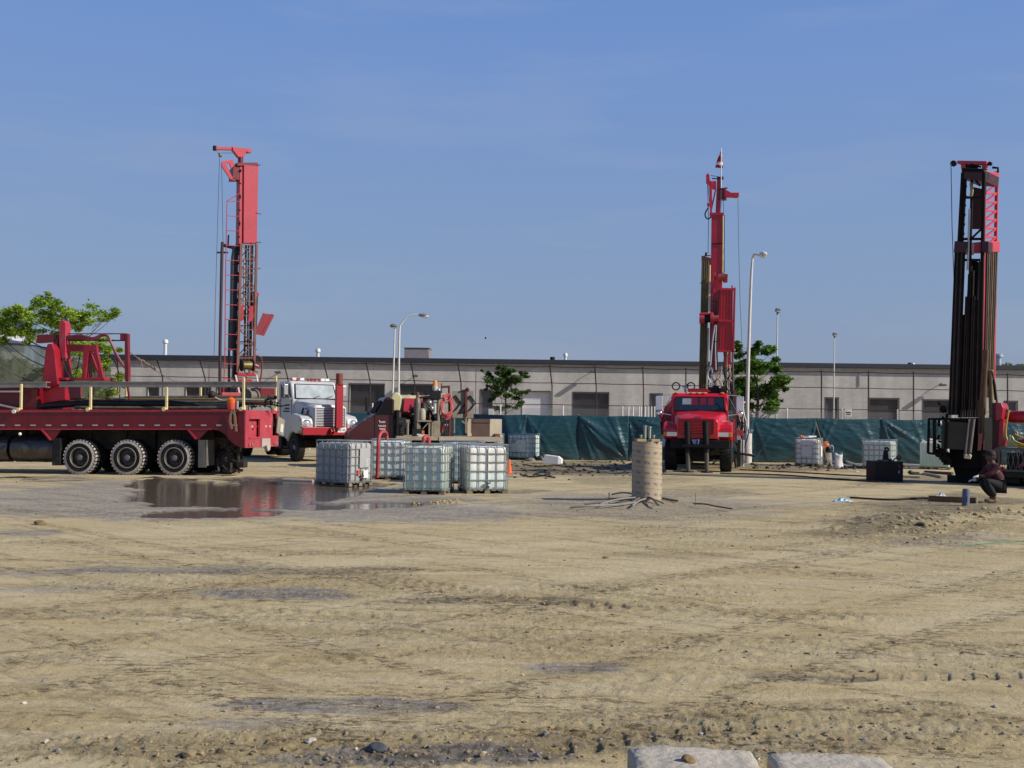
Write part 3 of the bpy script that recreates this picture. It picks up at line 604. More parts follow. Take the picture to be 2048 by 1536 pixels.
def build_net():
    DN=78.0; T=Fr('netting_fence','tall dark post and rail netting fence in front of the warehouse','fence',(0,DN,0))
    m=M('dark_brown_steel',(.035,.022,.022),.7,var=.3); P=lambda px,py: T.hit(px,py,1,0)
    pts=[(235,1),(320,1),(405,1),(488,1),(571,1),(651,1),(735,1),(824,1),(917,1),(1007,1),(1099,1),(1188,.9),(1284,.6),(1371,.2),(1462,.1),(1553,0),(1643,0),(1737,0),(1827,0),(1921,0),(2015,0),(2109,0),(2203,0)]
    def zy(px): return P(px,725+(px-560)*.0168).z
    bends=[]
    for px,k in pts:
        zt=zy(px); x=P(px,740).x; zb=zt-1.15; mb=MB(); f=k
        # the upper arm leans toward the yard and to the left
        top=Vector((x,-.75*f,zt)); 
        mb.tube(smooth([Vector((x+.2*f,0,-.3)),Vector((x+.2*f,0,zb-.7)),Vector((x+.17*f,0,zb)),top],4),.055 if k<.15 else .045,6); bends.append((top,Vector((x+.17*f,0,zb)),Vector((x+.2*f,0,zt-2.7))))
        mb.ball(top+Vector((0,0,.05)),.07,6); mb.build('post',m,T)
    for i,nm in enumerate(('top_rail','middle_rail','lower_rail')):
        mb=MB(); q=[b[i] for b in bends]; q=[q[0]+Vector((-3,0,0))]+q
        pp=[]
        for a,b in zip(q,q[1:]): pp+= catenary(a,b,.04 if i==0 else .02,6)[:-1]
        pp.append(q[-1]); mb.tube(pp,.038 if i==0 else .03,5); mb.build(nm,m,T)
    mb=MB()
    for a,b in zip(bends,bends[1:]):
        mb.add([a[0],b[0],b[1],a[1]],[(0,1,2,3)]); mb.add([a[1],b[1],Vector((b[1].x,0,0)),Vector((a[1].x,0,0))],[(0,1,2,3)])
    mb.build('netting',netmat('fine_netting',.10,(.10,.09,.09)),T,fix=False)
    # screened stretch on the left, nearer
    T=Fr('screen_fence','grey green screened netting behind the gantry at far left','fence',(0,70,0)); P=lambda px,py: T.hit(px,py,1,0)
    q=[(-420,668),(-300,672),(-200,676),(-100,681),(0,686),(60,690),(110,698),(150,706),(190,716),(225,722)]
    tops=[P(a,b) for a,b in q]; mb=MB()
    for a,b in zip(tops,tops[1:]):
        for j in range(4):
            u=a.lerp(b,j/4); v=a.lerp(b,(j+1)/4); 
            mb.add([u+Vector((0,-.3,0)),v+Vector((0,-.3,0)),Vector((v.x,.12*math.sin(v.x*2),v.z*.55)),Vector((u.x,.12*math.sin(u.x*2),u.z*.55)),Vector((v.x,0,0)),Vector((u.x,0,0))],[(0,1,2,3),(3,2,4,5)],True)
    mb.build('screen',netmat('green_screen',.8,(.15,.18,.13)),T,fix=False)
    mb=MB(); mb.tube([t+Vector((0,-.3,0)) for t in tops],.04,6); mb.build('top_rail',m,T)
    for i,(a,b) in enumerate(q): 
        if i%2==0: mb=MB(); mb.tube([tops[i]+Vector((0,-.3,0)),Vector((tops[i].x,0,tops[i].z-1)),Vector((tops[i].x,0,-.3))],.05,6); mb.build('post',m,T)
build_net()
# low chain link fence with white posts
def build_chain():
    T=Fr('chain_link_fence','low chain link fence with white posts behind the green tarp','fence',(0,60,0)); P=lambda px,py: T.hit(px,py,1,0)
    pm=M('white_post',(.66,.66,.64),.5); xs=[]
    for px in (160,297,372,490,620,745,870,1001,1126,1245,1257,1266,1278,1282,1290,1297,1303,1309,1440,1574,1684,1795,1905,2020,2130):
        x=P(px,815).x; xs.append(x); z=P(px,812+(px-1100)*.012).z; mb=MB(); mb.cyl((x,0,-.2),(x,0,z),.04,8); mb.ball((x,0,z),.05,8); mb.build('post',pm,T)
    m=bpy.data.materials.new('chain_link'); m.use_nodes=True; n=m.node_tree; N=n.nodes.new; K=n.links.new; b=n.nodes['Principled BSDF']
    b.inputs['Base Color'].default_value=(.25,.25,.25,1); b.inputs['Metallic'].default_value=.3; b.inputs['Roughness'].default_value=.5
    tc=N('ShaderNodeTexCoord'); outs=[]
    for a in (R(45),R(-45)):
        mp=N('ShaderNodeMapping'); mp.inputs['Rotation'].default_value=(0,a,0); K(tc.outputs['Object'],mp.inputs[0]); sx=N('ShaderNodeSeparateXYZ'); K(mp.outputs[0],sx.inputs[0])
        q=N('ShaderNodeMath'); q.operation='PINGPONG'; q.inputs[1].default_value=.05; K(sx.outputs[0],q.inputs[0]); r=N('ShaderNodeMath'); r.operation='LESS_THAN'; r.inputs[1].default_value=.007; K(q.outputs[0],r.inputs[0]); outs.append(r.outputs[0])
    mm=N('ShaderNodeMath'); mm.operation='MAXIMUM'; K(outs[0],mm.inputs[0]); K(outs[1],mm.inputs[1]); K(mm.outputs[0],b.inputs['Alpha'])
    mb=MB(); zt=P(1400,820).z; mb.add([(xs[0],.05,.05),(xs[-1],.05,.05),(xs[-1],.05,zt),(xs[0],.05,zt)],[(0,1,2,3)]); mb.build('mesh',m,T,fix=False)
    # small sign on it
    mb=MB(); a=P(1689,818); b=P(1703,833); mb.b2((a.x,-.08,b.z),(b.x,-.05,a.z)); mb.m=1; zc=(a.z+b.z)/2
    mb.b2((a.x+.05,-.088,zc-.02),(b.x-.05,-.082,zc+.04)); mb.b2((a.x+.08,-.088,zc-.12),(b.x-.08,-.082,zc-.07)); mb.build('notice_board',[M('sign_pale',(.55,.56,.52)),BLK()],T)
    mb=MB(); p=P(982,824); mb.box((p.x,-.1,p.z),(.3,.12,.34)); mb.build('meter_box',WHT(),T,bevel=.02)
build_chain()

# ---------------- green tarp fence ----------------
def build_tarp():
    DT=48.6; T=Fr('tarp_fence','dark green plastic tarp fence running across the back of the yard','fence',(0,DT,0)); P=lambda px,py: T.hit(px,py,1,0)
    m=bpy.data.materials.new('green_tarp'); m.use_nodes=True; n=m.node_tree; N=n.nodes.new; K=n.links.new; b=n.nodes['Principled BSDF']
    b.inputs['Roughness'].default_value=.38; b.inputs['Specular IOR Level'].default_value=.45
    tc=N('ShaderNodeTexCoord'); nz=N('ShaderNodeTexNoise'); nz.inputs['Scale'].default_value=.9; nz.inputs['Detail'].default_value=6; K(tc.outputs['Object'],nz.inputs['Vector'])
    cr=N('ShaderNodeMixRGB'); cr.inputs[1].default_value=(.007,.038,.052,1); cr.inputs[2].default_value=(.016,.072,.090,1); K(nz.outputs[0],cr.inputs[0])
    n2=N('ShaderNodeTexNoise'); n2.inputs['Scale'].default_value=3; mq=N('ShaderNodeMapping'); mq.inputs['Scale'].default_value=(.6,1,2.2); K(tc.outputs['Object'],mq.inputs[0]); K(mq.outputs[0],n2.inputs['Vector']); n2.inputs['Detail'].default_value=5
    bp=N('ShaderNodeBump'); bp.inputs['Strength'].default_value=.7; bp.inputs['Distance'].default_value=.06; K(n2.outputs[0],bp.inputs['Height']); K(bp.outputs[0],b.inputs['Normal'])
    sx=N('ShaderNodeSeparateXYZ'); K(tc.outputs['Object'],sx.inputs[0]); r=N('ShaderNodeMapRange'); r.inputs[1].default_value=.55; r.inputs[2].default_value=.0; r.inputs[3].default_value=0; r.inputs[4].default_value=.35; K(sx.outputs[2],r.inputs[0])
    nm=N('ShaderNodeMath'); nm.operation='MULTIPLY'; K(r.outputs[0],nm.inputs[0]); K(nz.outputs[0],nm.inputs[1])
    dm=N('ShaderNodeMixRGB'); dm.inputs[2].default_value=(.16,.16,.13,1); K(nm.outputs[0],dm.inputs[0]); K(cr.outputs[0],dm.inputs[1]); K(dm.outputs[0],b.inputs['Base Color'])
    seams=[640,745,850,945,1053,1157,1256,1362,1482,1506,1632,1763,1860,1960,2060,2170,2300]
    rng=random.Random(3)
    X=[P(s,870).x for s in seams]
    for i in range(len(X)-1):
        x0,x1=X[i]-.02,X[i+1]+.02; nx,nz_=44,26; zt=P((seams[i]+seams[i+1])/2,829+(seams[i]-1000)*.0125).z
        folds=[]   # folds fan out from the tie points at top or bottom corners
        for _ in range(16):
            c=rng.choice([(0,1),(1,1),(1,0),(0,0)] if i!=5 else [(0,1),(1,0),(0,1)]); a=rng.uniform(8,82) if i!=5 else rng.uniform(25,75); folds.append((c,R(a),rng.uniform(.010,.030)*(1.5 if i==5 else 1),rng.uniform(.03,.07)))
        vs=[]
        for j in range(nz_+1):
            for k in range(nx+1):
                u=k/nx; v=j/nz_; W_=(x1-x0); X_=u*W_; Z_=v*zt; y=0
                for (cu,cv),a,am,wd in folds:
                    dx=abs(X_-cu*W_); dz=abs(Z_-cv*zt); rr=math.hypot(dx,dz); ang=math.atan2(dz,dx); t=(ang-a)*rr
                    y-=am*2.1*math.exp(-(t/(wd*(.5+rr*.6)))**2)*min(1,rr*2)*max(0,1-rr/3.0)
                y-=.13*math.sin(math.pi*u)*math.sin(math.pi*v)+.05*(mnoise.noise(Vector((x0+X_*.8,Z_*1.3,i*3.1))))
                y-=.03*(1-v)**3*math.sin(X_*5+i)
                sag=.035*math.sin(math.pi*u)*v; lift=.05*math.sin(u*9+i)*(1-v)**6
                vs.append((x0+X_,y-(.012 if i%2 else 0),Z_-sag-.03*(1-v)+lift*.4+.004*math.sin(k*1.7)))
        fs=[(j*(nx+1)+k,j*(nx+1)+k+1,(j+1)*(nx+1)+k+1,(j+1)*(nx+1)+k) for j in range(nz_) for k in range(nx)]
        mb=MB(); mb.add(vs,fs,True); o=mb.build('tarp_panel',m,T,fix=False); so_=o.modifiers.new('t','SOLIDIFY'); so_.thickness=.006
    for i,x in enumerate(X):
        mb=MB(); mb.cyl((x,.10,-.2),(x,.10,P(seams[i],828+(seams[i]-1000)*.0125).z+.02),.035,8); mb.build('post',GALV(),T)
build_tarp()

# ---------------- lamp posts ----------------
def pole(px,base,topx,topy,D,r,label,kind,zb=0):
    b=W(px,base,D); T=Fr('lamp_post',label,'lamp post',(b.x,D,0),0,'lamp posts round the yard'); r=r*.55; t=T.hit(topx,topy,1,0); mb=MB()
    pm=M('pale_concrete_pole',(.60,.585,.54),.7,var=.12,scale=3,dirt=.1)
    if kind=='arc':
        k=T.hit(799,665,1,0); e=T.hit(838,629,1,0); pts=smooth([Vector((0,0,-.1)),Vector((k.x*.5,0,k.z*.5)),k,T.hit(803,648,1,0),T.hit(814,635,1,0),T.hit(827,630,1,0),e],5)
        mb.tube(pts,[r*(1-.55*i/(len(pts)-1)) for i in range(len(pts))],10); mb.build('pole',pm,T)
        h=MB(); a=T.hit(836,629.5,1,0); c=T.hit(857,631,1,0); h.ball((a+c)/2,1,12,((c-a).length/2,.2,.11)); h.build('lamp_head',M('lamp_head_grey',(.20,.21,.23),.4),T)
        h=MB(); c2=T.hit(851,632.5,1,0); h.ball(c2,.2,10,(1,.8,.6)); h.build('lamp_glass',LENS(),T)
    else:
        pts=[Vector((0,0,-.1)),Vector((t.x*.33,0,t.z*.45)),t]
        if kind=='hook':
            pts=[Vector((0,0,zb-.05)),T.hit(px+1.5,(base+topy)*.55,1,0),T.hit(topx-3.5,topy+60,1,0),T.hit(topx,topy,1,0)]
        pts=smooth(pts,6); mb.tube(pts,[r*(1-.5*i/(len(pts)-1)) for i in range(len(pts))],10); mb.build('pole',pm,T)
        h=MB()
        if kind=='hook':
            e=t+Vector((.14,-.6,.05)); h.tube(smooth([t,t+Vector((.03,-.25,.12)),e],4),.05,8); h.ball(e+Vector((.12,-.25,-.02)),1,14,(.17,.36,.12)); h.build('lamp_head',M('lamp_head_pale',(.62,.62,.6),.4),T)
            h=MB(); h.ball(e+Vector((.12,-.28,-.1)),1,12,(.12,.24,.09)); h.build('lamp_glass',LENS(),T)
        elif kind=='flood':
            h.box(t+Vector((0,-.1,.0)),(.30,.34,.20),Matrix.Rotation(.25,3,'Y')); h.cyl(t-Vector((0,0,.25)),t,.07,8); h.build('lamp_head',M('lamp_head_dark',(.16,.16,.15),.4),T,bevel=.03)
            h=MB(); h.box(t+Vector((.03,-.19,-.08)),(.24,.2,.05)); h.build('lamp_glass',LENS(),T)
        else:
            h.tube([t,t+Vector((0,-.5,.08))],.04,6); h.ball(t+Vector((0,-.7,.07)),1,12,(.2,.34,.12)); h.build('lamp_head',M('lamp_head_dark',(.16,.16,.15),.4),T)
            h=MB(); h.ball(t+Vector((0,-.75,.0)),1,10,(.13,.2,.07)); h.build('lamp_glass',LENS(),T)
    return T
pole(783,850,790,657,57,.13,'straight lamp post left of the curved arm one, behind the pickup','small')
pole(796,850,800,640,60,.12,'lamp post with a long arm curving over to the right','arc')
P3=pole(1494,870,1505,516,47.5,.17,'tallest lamp post, set in a round concrete base beside the red truck','hook',.9)
mb=MB(); g=P3.loc(G(1494,925)); mb.lathe([(0,-.1),(.21,-.1),(.21,1.25),(.2,1.28),(0,1.28)],(0,0,0),(0,0,1),24); mb.build('concrete_base',M('rough_concrete',(.55,.53,.5),.9,var=.25,scale=5,dirt=.3,bump=.5),P3)
pole(1552,850,1555,621,66,.13,'lamp post with floodlight head beside the bushy tree','flood')
pole(1667,850,1669,669,80,.13,'shortest looking lamp post in front of the blank warehouse wall','flood')
# a bird
p=W(971,677,60); T=Fr('bird','tiny dark bird flying in the sky above the warehouse roof','bird',p); mb=MB(); mb.ball((0,0,0),.03,8,(2,.8,.8)); mb.prism([(-.02,0,0),(-.04,-.16,.06),(.03,-.14,.07),(.04,0,0)],(0,0,.008)); mb.prism([(-.02,0,0),(-.04,.16,.07),(.03,.14,.08),(.04,0,0)],(0,0,.008)); mb.build('body',BLK(),T)
# ---------------- vehicle helpers ----------------
def wheel(par, c, Rr, wd, side, name='wheel', muddy=False, nuts=10, rimcol=None, dual=False, axis=(0,1,0)):
    """side=+1: outer face toward +axis"""
    ax=Vector(axis)*side; c=Vector(c); mb=MB(); r=Rr*.56
    prof=[(r,-wd),(Rr*.80,-wd*1.0),(Rr*.93,-wd*.93),(Rr*.985,-wd*.82),(Rr,-wd*.5),(Rr*.985,-wd*.18),(Rr*.94,-wd*.06),(Rr*.80,0),(r*1.05,-wd*.04),(r,-wd*.12)]
    mb.lathe(prof[:7],c,ax,36); mb.m=1 if muddy else 0; mb.lathe(prof[6:8],c,ax,36); mb.m=0; mb.lathe(prof[7:],c,ax,36)
    u=ax.orthogonal().normalized(); v=ax.cross(u); mb.m=1 if muddy else 0
    for k in range(30):
        t=k*2*math.pi/30; d=u*math.cos(t)+v*math.sin(t); e=-u*math.sin(t)+v*math.cos(t)
        for s0,s1,q in ((-.05,-.42,.35),(-.95,-.58,-.35)):
            mb.beam(c+d*(Rr*.975)+ax*(wd*s0), c+d*(Rr*.985)+ax*(wd*s1)+e*.03, .06,.022,up=d)
    t_=mb.build(name,[RUB(),MUDRUB()],par)
    rc=rimcol or M('dusty_rim',(.06,.056,.05),.5,.3,var=.25,dirt=.25,dirtcol=(.16,.14,.10))
    mb=MB(); dp=wd*.42 if not dual else wd*.55
    mb.lathe([(r*1.02,-wd*.1),(r*1.03,-wd*.02),(r*.95,-wd*.03),(r*.90,-wd*.2),(r*.82,-dp),(r*.5,-dp*1.05),(r*.42,-dp*.85),(0,-dp*.85)],c,ax,30)
    rim=mb.build('rim',rc,t_); mb=MB(); mb.lathe([(r*1.03,-wd*.10),(r*1.045,-wd*.0),(r*.98,.004),(r*.955,-wd*.06),(r*.93,-wd*.3)],c,ax,30); mb.build('rim_lip',M('worn_lip',(.42,.38,.32),.4,.5,dirt=.2) if muddy else rc,rim if False else t_)
    mb=MB(); mb.lathe([(r*.36,-dp*.9),(r*.34,-dp*.35),(r*.28,-dp*.12),(r*.12,-dp*.02),(0,0)],c,ax,18)
    for k in range(nuts):
        t=k*2*math.pi/nuts; p=c+(u*math.cos(t)+v*math.sin(t))*r*.56; mb.cyl(p-ax*dp*1.05,p-ax*dp*.8,.016,6)
    mb.build('hub',M('hub_grey',(.16,.16,.17),.4,.4,dirt=.3),t_)
    return t_

def underbody(T,x0,x1,z0,z1,w):
    rr=random.Random(int(abs(x0*10))); x=x0; i=0
    while x<x1-.3:
        l=rr.uniform(.7,1.5); x2=min(x+l,x1); mb=MB(); k=rr.uniform(.86,1); mb.b2((x+.03,-w*k,z0+rr.uniform(-.06,.1)),(x2,w*k,z1)); mb.build('underbody_box',GRIME(),T,bevel=.02); x=x2
def hide_chassis(T,x0,x1,z,w=.9):
    mb=MB()
    for y in (-w/2,w/2): mb.b2((x0,y-.04,z-.13),(x1,y+.04,z+.13))
    k=x0+.3
    while k<x1: mb.b2((k,-w/2,z-.08),(k+.08,w/2,z+.06)); k+=1.1
    return mb.build('chassis',BLK(),T)

# ---------------- red flatbed pipe truck, left ----------------
def build_flatbed():
    phi=R(10); D0=31.6; c=W(487,900,D0); cx=c.x; hw=1.25
    left=Vector((-math.sin(phi),-math.cos(phi),0)); loc=Vector((cx,D0,-.02))-left*hw
    T=Fr('flatbed_truck','long dark red flatbed truck loaded with drill pipes, parked at left','truck',loc,math.pi-phi,ry=R(.75))
    T.ax=1; T.val=hw; h=lambda x,y,v=None: T.hit(x,y,1,hw if v is None else v)
    zt=h(487,820).z; zb=h(330,859).z; zr=h(487,896).z; L=19*0+9.6
    # side panels, both sides
    pts=[(-140,819),(488,819),(488,896),(470,890),(459,880),(449,868),(438,861),(428,859.5),(417,859.5),(397,879),(393,879),(377,859.5),(122,859.5),(106,881),(101,881),(84,858.5),(-140,858)]
    S_=[T.hit(x,y,1,hw) for x,y in pts]
    for i,p in enumerate(S_):
        if pts[i][0]==-140: p.x=L
    for s in (1,-1):
        mb=MB(); P=[Vector((p.x,s*hw,p.z)) for p in S_]; mb.prism(P,(0,-s*.058,0)); mb.build('side_panel',MAROON(),T)
        mb=MB(); 
        for px in range(-1,470,31):
            a=h(px if px<440 else px,850.5); mb.b2((a.x,s*(hw+.004),a.z-.022),(a.x-.17,s*(hw+.012),a.z+.022))
        mb.build('reflective_tape',M('reflective_tape',(.42,.36,.42),.35),T)
        mb=MB(); mb.b2((.0,s*(hw+.002),zt-.05),(L,s*(hw+.03),zt+.012)); mb.b2((1.0,s*(hw+.002),zb-.01),(L,s*(hw+.02),zb+.03)); 
        a=h(84,858.5); b=h(102,880); mb.beam((a.x,s*(hw+.02),a.z),(b.x,s*(hw+.02),b.z),.05); a=h(377,859.5); b=h(393,878); mb.beam((a.x,s*(hw+.02),a.z),(b.x,s*(hw+.02),b.z),.05)
        mb.build('edge_trim',M('worn_red_trim',(.36,.02,.045),.45,var=.2,dirt=.3,rust=.2),T)
    mb=MB(); mb.b2((.06,-hw+.065,zt-.12),(L,hw-.065,zt-.04)); mb.build('deck',M('deck_steel',(.07,.045,.035),.8,var=.4,rust=.4,dirt=.4),T)
    # rear panel with recessed hatch
    T.ax=0; q=lambda x,y,v=0: T.hit(x,y,0,v)
    y_=lambda px: q(px,860).y; z_=lambda py: q(500,py).z
    y1,y2,y3,y4=y_(494),y_(516),y_(541),-hw
    z0,z1,z2,z3=zr,z_(876),z_(838),zt
    mb=MB(); mb.b2((-.0,hw,z0),(-.07,y1,z3)); mb.b2((-.0,y1,z0),(-.07,y2,z1)); mb.b2((-.0,y1,z2),(-.07,y2,z3)); mb.b2((0,y2,z0),(-.07,y3,z3)); mb.b2((0,y3,z0),(-.07,y4,z0+.34)); mb.b2((0,y4+.12,z0+.34),(-.07,y4,z3)); mb.b2((0,y3-.02,z3-.09),(-.07,y4,z3+.01))
    rp=mb.build('rear_panel',REDF(),T,bevel=.008)
    mb=MB(); mb.b2((.05,y1,z1),(.06,y2,z2)); mb.b2((-.09,y1,z1-.02),(-.072,y2,z1+.03)); mb.build('hatch',REDF(),T)
    mb=MB(); mb.b2((.05,y3,z0+.34),(.3,y4+.12,z3-.1)); mb.build('tool_recess',BLK(),T)
    mb=MB()
    for k in range(9): mb.tube([(.0+random.uniform(-.05,.1),y3-.05-k*.03,z0+.5+random.uniform(0,.4)),(.05,y4+.2,z0+.5+random.uniform(0,.5))],.015,5)
    mb.build('chain_tangle',GRIME(),T)
    mb=MB(); mb.box((-.14,y4+.02,z_(853)),(.03,.55,.75*.7),Matrix.Rotation(R(12),3,'X')); mb.m=1; mb.box((-.165,y4-.02,z_(857)),(.01,.22,.26),Matrix.Rotation(R(12),3,'X')); mb.build('rear_mud_flap',[M('tan_flap',(.25,.22,.18),.8,dirt=.4),M('pale_panel',(.6,.58,.5),.7)],T)
    mb=MB(); yh=y_(524); mb.b2((-.075,yh+.24,z0+.0),(-.11,yh-.4,z0+.26)); mb.prism([(-.15,yh+.15,z0+.05),(-.15,yh-.15,z0+.05),(-.15,yh-.1,z0-.08),(-.15,yh+.02,z0-.13),(-.15,yh+.1,z0-.08)],(-.08,0,0)); mb.build('hitch',M('dusty_hitch',(.42,.36,.32),.85,var=.2,rust=.2,bump=.4),T,bevel=.01)
    for yy,c_ in ((y_(499),1),(y_(508),0),(y_(527),1),(y_(535),1)):
        mb=MB(); zz=z_(853); mb.b2((-.072,yy+.05,zz-.025),(-.085,yy-.05,zz+.03)); mb.build('marker_light',M('marker_pale',(.65,.5,.5),.3) if c_ else M('marker_red',(.4,.02,.02),.3),T)
    for yy in (hw-.25,hw-.45,-hw+.35,-hw+.2):
        mb=MB(); mb.cyl((-.072,yy,z0+.1),(-.1,yy,z0+.1),.055,12); mb.build('tail_light',M('dusty_lamp',(.35,.12,.12),.5,dirt=.5),T)
    # wheels
    ax=[h(348,910).x+.02,h(252,910).x,h(157,910).x]; Rw=.535
    for i,x in enumerate(ax):
        for s in (1,-1):
            wheel(T,(x,s*(hw-.03),Rw),Rw,.27,s,muddy=True,dual=True)
            wheel(T,(x,s*(hw-.36),Rw),Rw,.27,s,dual=True)
    mb=MB()
    for x in ax: mb.cyl((x,-hw+.3,Rw),(x,hw-.3,Rw),.09,10); mb.ball((x,0,Rw),.22)
    mb.build('axles',BLK(),T)
    hide_chassis(T,.1,L+2.6,zb-.12); underbody(T,1.2,L,.72,zb-.02,.62)
    # lift axle wheel and clutter behind
    wheel(T,(.95,.35,.47),.45,.25,1)
    mb=MB()
    for k in range(14):
        a=Vector((random.uniform(.25,.9),random.uniform(.7,1.1),random.uniform(.3,1.1))); mb.beam(a,a+Vector((random.uniform(-.3,.3),random.uniform(-.2,.2),random.uniform(-.4,.4))),.06,.04)
    mb.b2((.28,.6,.12),(.7,1.1,.2)); mb.b2((.3,.8,.2),(.36,.9,zr+.2)); mb.b2((.6,.8,.2),(.66,.9,zb)); mb.b2((.1,.7,.25),(.3,1.0,.42)); mb.build('rear_step',GRIME(),T)
    for px0,px1 in ((396,411),):
        for s in (1,-1):
            a=h(px0,880); b=h(px1,935); mb=MB(); mb.b2((a.x,s*(hw-.02),a.z),(b.x,s*(hw-.06),max(b.z,.12))); mb.b2((b.x-.02,s*(hw-.02),b.z+.05),(b.x+.02,s*(hw-.55),a.z)); mb.build('mud_flap',M('mud_splashed_flap',(.10,.10,.095),.8,dirt=.5),T)
    for s in (1,-1):
        a=h(104,876); b=h(119,931); mb=MB(); mb.b2((a.x,s*(hw-.02),a.z),(b.x,s*(hw-.5),max(b.z,.15))); mb.build('mud_flap',RUB(),T)
    # tanks
    zc=h(60,898).z; r=abs(h(60,871).z-h(60,925).z)/2
    for a,b in ((103,15),(9,-70)):
        xa,xb=h(a,898).x,h(b,898).x; mb=MB(); n=4
        mb.lathe([(0,0),(r*.92,0),(r,.05),(r,(xb-xa)*.3),(r*1.02,(xb-xa)*.32),(r,(xb-xa)*.34),(r,(xb-xa)*.66),(r*1.02,(xb-xa)*.68),(r,(xb-xa)*.7),(r,xb-xa-.05),(r*.92,xb-xa),(0,xb-xa)],(xa,hw-r-.05,zc),(1,0,0),28)
        mb.build('fuel_tank',M('dull_tank',(.075,.07,.072),.32,.6,var=.3,dirt=.3),T)
    mb=MB(); p=h(42,868); mb.ball(p+Vector((0,.05,0)),.05); p=h(30,823); mb.cyl(p,p+Vector((0,.08,0)),.06,14); mb.build('clearance_lamp',M('lamp_white',(.8,.75,.65),.3),T)
    # cab beyond the frame
    mb=MB(); mb.b2((L+.3,-1.1,.95),(L+1.9,1.1,2.7)); mb.b2((L+1.9,-.85,.95),(L+3.3,.85,1.9)); mb.build('cab',RED(),T,bevel=.08)
    mb=MB(); mb.b2((L+.5,-1.12,1.8),(L+1.5,1.12,2.45)); mb.b2((L+1.85,-.95,1.95),(L+1.92,.95,2.55)); mb.build('cab_window',GLASS(),T)
    for s in (1,-1): wheel(T,(L+2.4,s*1.1,Rw),Rw,.27,s,muddy=True)
    mb=MB(); mb.b2((L+1.95,.88,.9),(L+2.9,1.15,1.25)); mb.b2((L+1.95,-.88,.9),(L+2.9,-1.15,1.25)); mb.b2((L+3.32,-1.15,.6),(L+3.42,1.15,.95)); mb.build('front_fender',RED(),T,bevel=.04)
    # headboard / rig body at the left end
    a=h(77,790,.9); mb=MB(); mb.b2((a.x,-.9,zt-.04),(L,.95,h(40,776,.95).z)); mb.build('front_body',MAROON(),T,bevel=.02)
    mb=MB(); T.bar(mb,(-60,783),(40,783),.05,hw-.02,ax=1); T.bar(mb,(-40,801),(38,818),.05,hw-.02,ax=1); mb.build('side_rail',M('pale_grey_rail',(.38,.34,.34),.5,rust=.2),T)
    # stakes
    yl=YEL()
    for px,top,yy in ((42,768,hw-.05),(181,774,hw-.05),(333,774,hw-.05),(487,755,hw-.05),(252,775,-hw+.1),(401,775,-hw+.1),(551.5,752,-hw+.1)):
        a=T.hit(px,820 if yy>0 else 800,1,yy); b=T.hit(px,top,1,yy); a.z=zt-.05; mb=MB(); mb.beam(a,(a.x,yy,b.z),.065,.065); mb.build('stake',yl,T,bevel=.008)
        mb=MB(); mb.cyl((a.x+.05,yy-.02,zt+.03),(a.x+.05,yy+.09,zt+.03),.06,12); mb.build('stake_socket',yl,T)
    FT=T
    # gantry crane on the bed
    C=Fr('bed_crane','red steel gantry crane with tall post and hose, standing on the flatbed','crane',T.w((h(105,819,.2).x,.2,zt-.04)),math.pi-phi)
    rd=RED(); rc=M('bright_red_steel',(.31,.008,.022),.42,var=.22,dirt=.15,rust=.2)
    def hh(x,y,v=0): return C.hit(x,y,1,v)
    mb=MB(); C.poly(mb,[(78,808),(130,800),(130,772),(80,772)],.45,-.45,1); mb.build('base_box',rc,C,bevel=.01)
    # left A frame: tall tapered plate seen edge-on, rear face lit
    mb=MB(); C.poly(mb,[(84,770),(110,772),(115,768),(108,700),(103,687),(95,688),(91,700)],.5,.38,1); C.poly(mb,[(110,772),(118,770),(112,700),(103,687),(99,689),(104,705)],.38,-.4,1); C.poly(mb,[(112,735),(132,758),(132,762),(112,762)],.1,.02,1)
    mb.build('left_upright',rc,C,bevel=.01)
    mb=MB(); C.poly(mb,[(128,703),(192,703),(192,690),(128,689)],.1,-.12,1); mb.build('cross_beam',rc,C,bevel=.01)
    mb=MB(); C.poly(mb,[(163,758),(170,758),(177,703),(186,703),(200,757),(207,757),(194,703),(193,690),(168,690),(166,703)],.25,.15,1); C.poly(mb,[(163,758),(172,758),(174,703),(166,703)],.15,-.2,1); C.poly(mb,[(178,706),(182,706),(202,756),(197,756)],.1,-.1,1); mb.build('right_upright',rc,C,bevel=.01)
    mb=MB(); C.poly(mb,[(152,761),(208,761),(208,755),(152,755)],.35,-.25,1); C.rect(mb,114,755,133,760,.35,-.25,1); mb.build('foot_plate',rd,C,bevel=.01)
    mb=MB(); a=hh(174,755); mb.cyl(a,(a.x,0,hh(174,741).z),.1,12); mb.ball(hh(174,739),.08); mb.cyl(hh(174,739),hh(174,730),.02,6); mb.build('valve_knob',rd,C)
    mb=MB(); C.poly(mb,[(118,717),(131,717),(131,646),(127,641),(122,641),(118,646)],.16,-.12,1); mb.build('post_sleeve',M('worn_red_post',(.44,.03,.06),.45,var=.25,rust=.3,dirt=.2),C,bevel=.015)
    mb=MB(); C.poly(mb,[(120,770),(130,770),(130,717),(120,717)],.12,-.08,1); mb.cyl(hh(125,642),hh(125,636),.03,8); mb.build('post',RUST(),C)
    mb=MB(); C.rect(mb,107,677,116,706,.12,-.1,1); C.poly(mb,[(71,686),(112,683),(112,668),(74,669)],.12,-.12,1); mb.build('winch_head',M('dull_gantry_red',(.17,.012,.02),.5,rust=.3,dirt=.2),C,bevel=.02)
    mb=MB(); C.bar(mb,(131,667.5),(252,667.5),.03,0,ax=1); C.bar(mb,(131,681),(252,681),.04,0,ax=1); C.rect(mb,131,670,166,680,.03,-.03,1); mb.build('boom',M('dark_red_boom',(.12,.015,.02),.5,rust=.3),C)
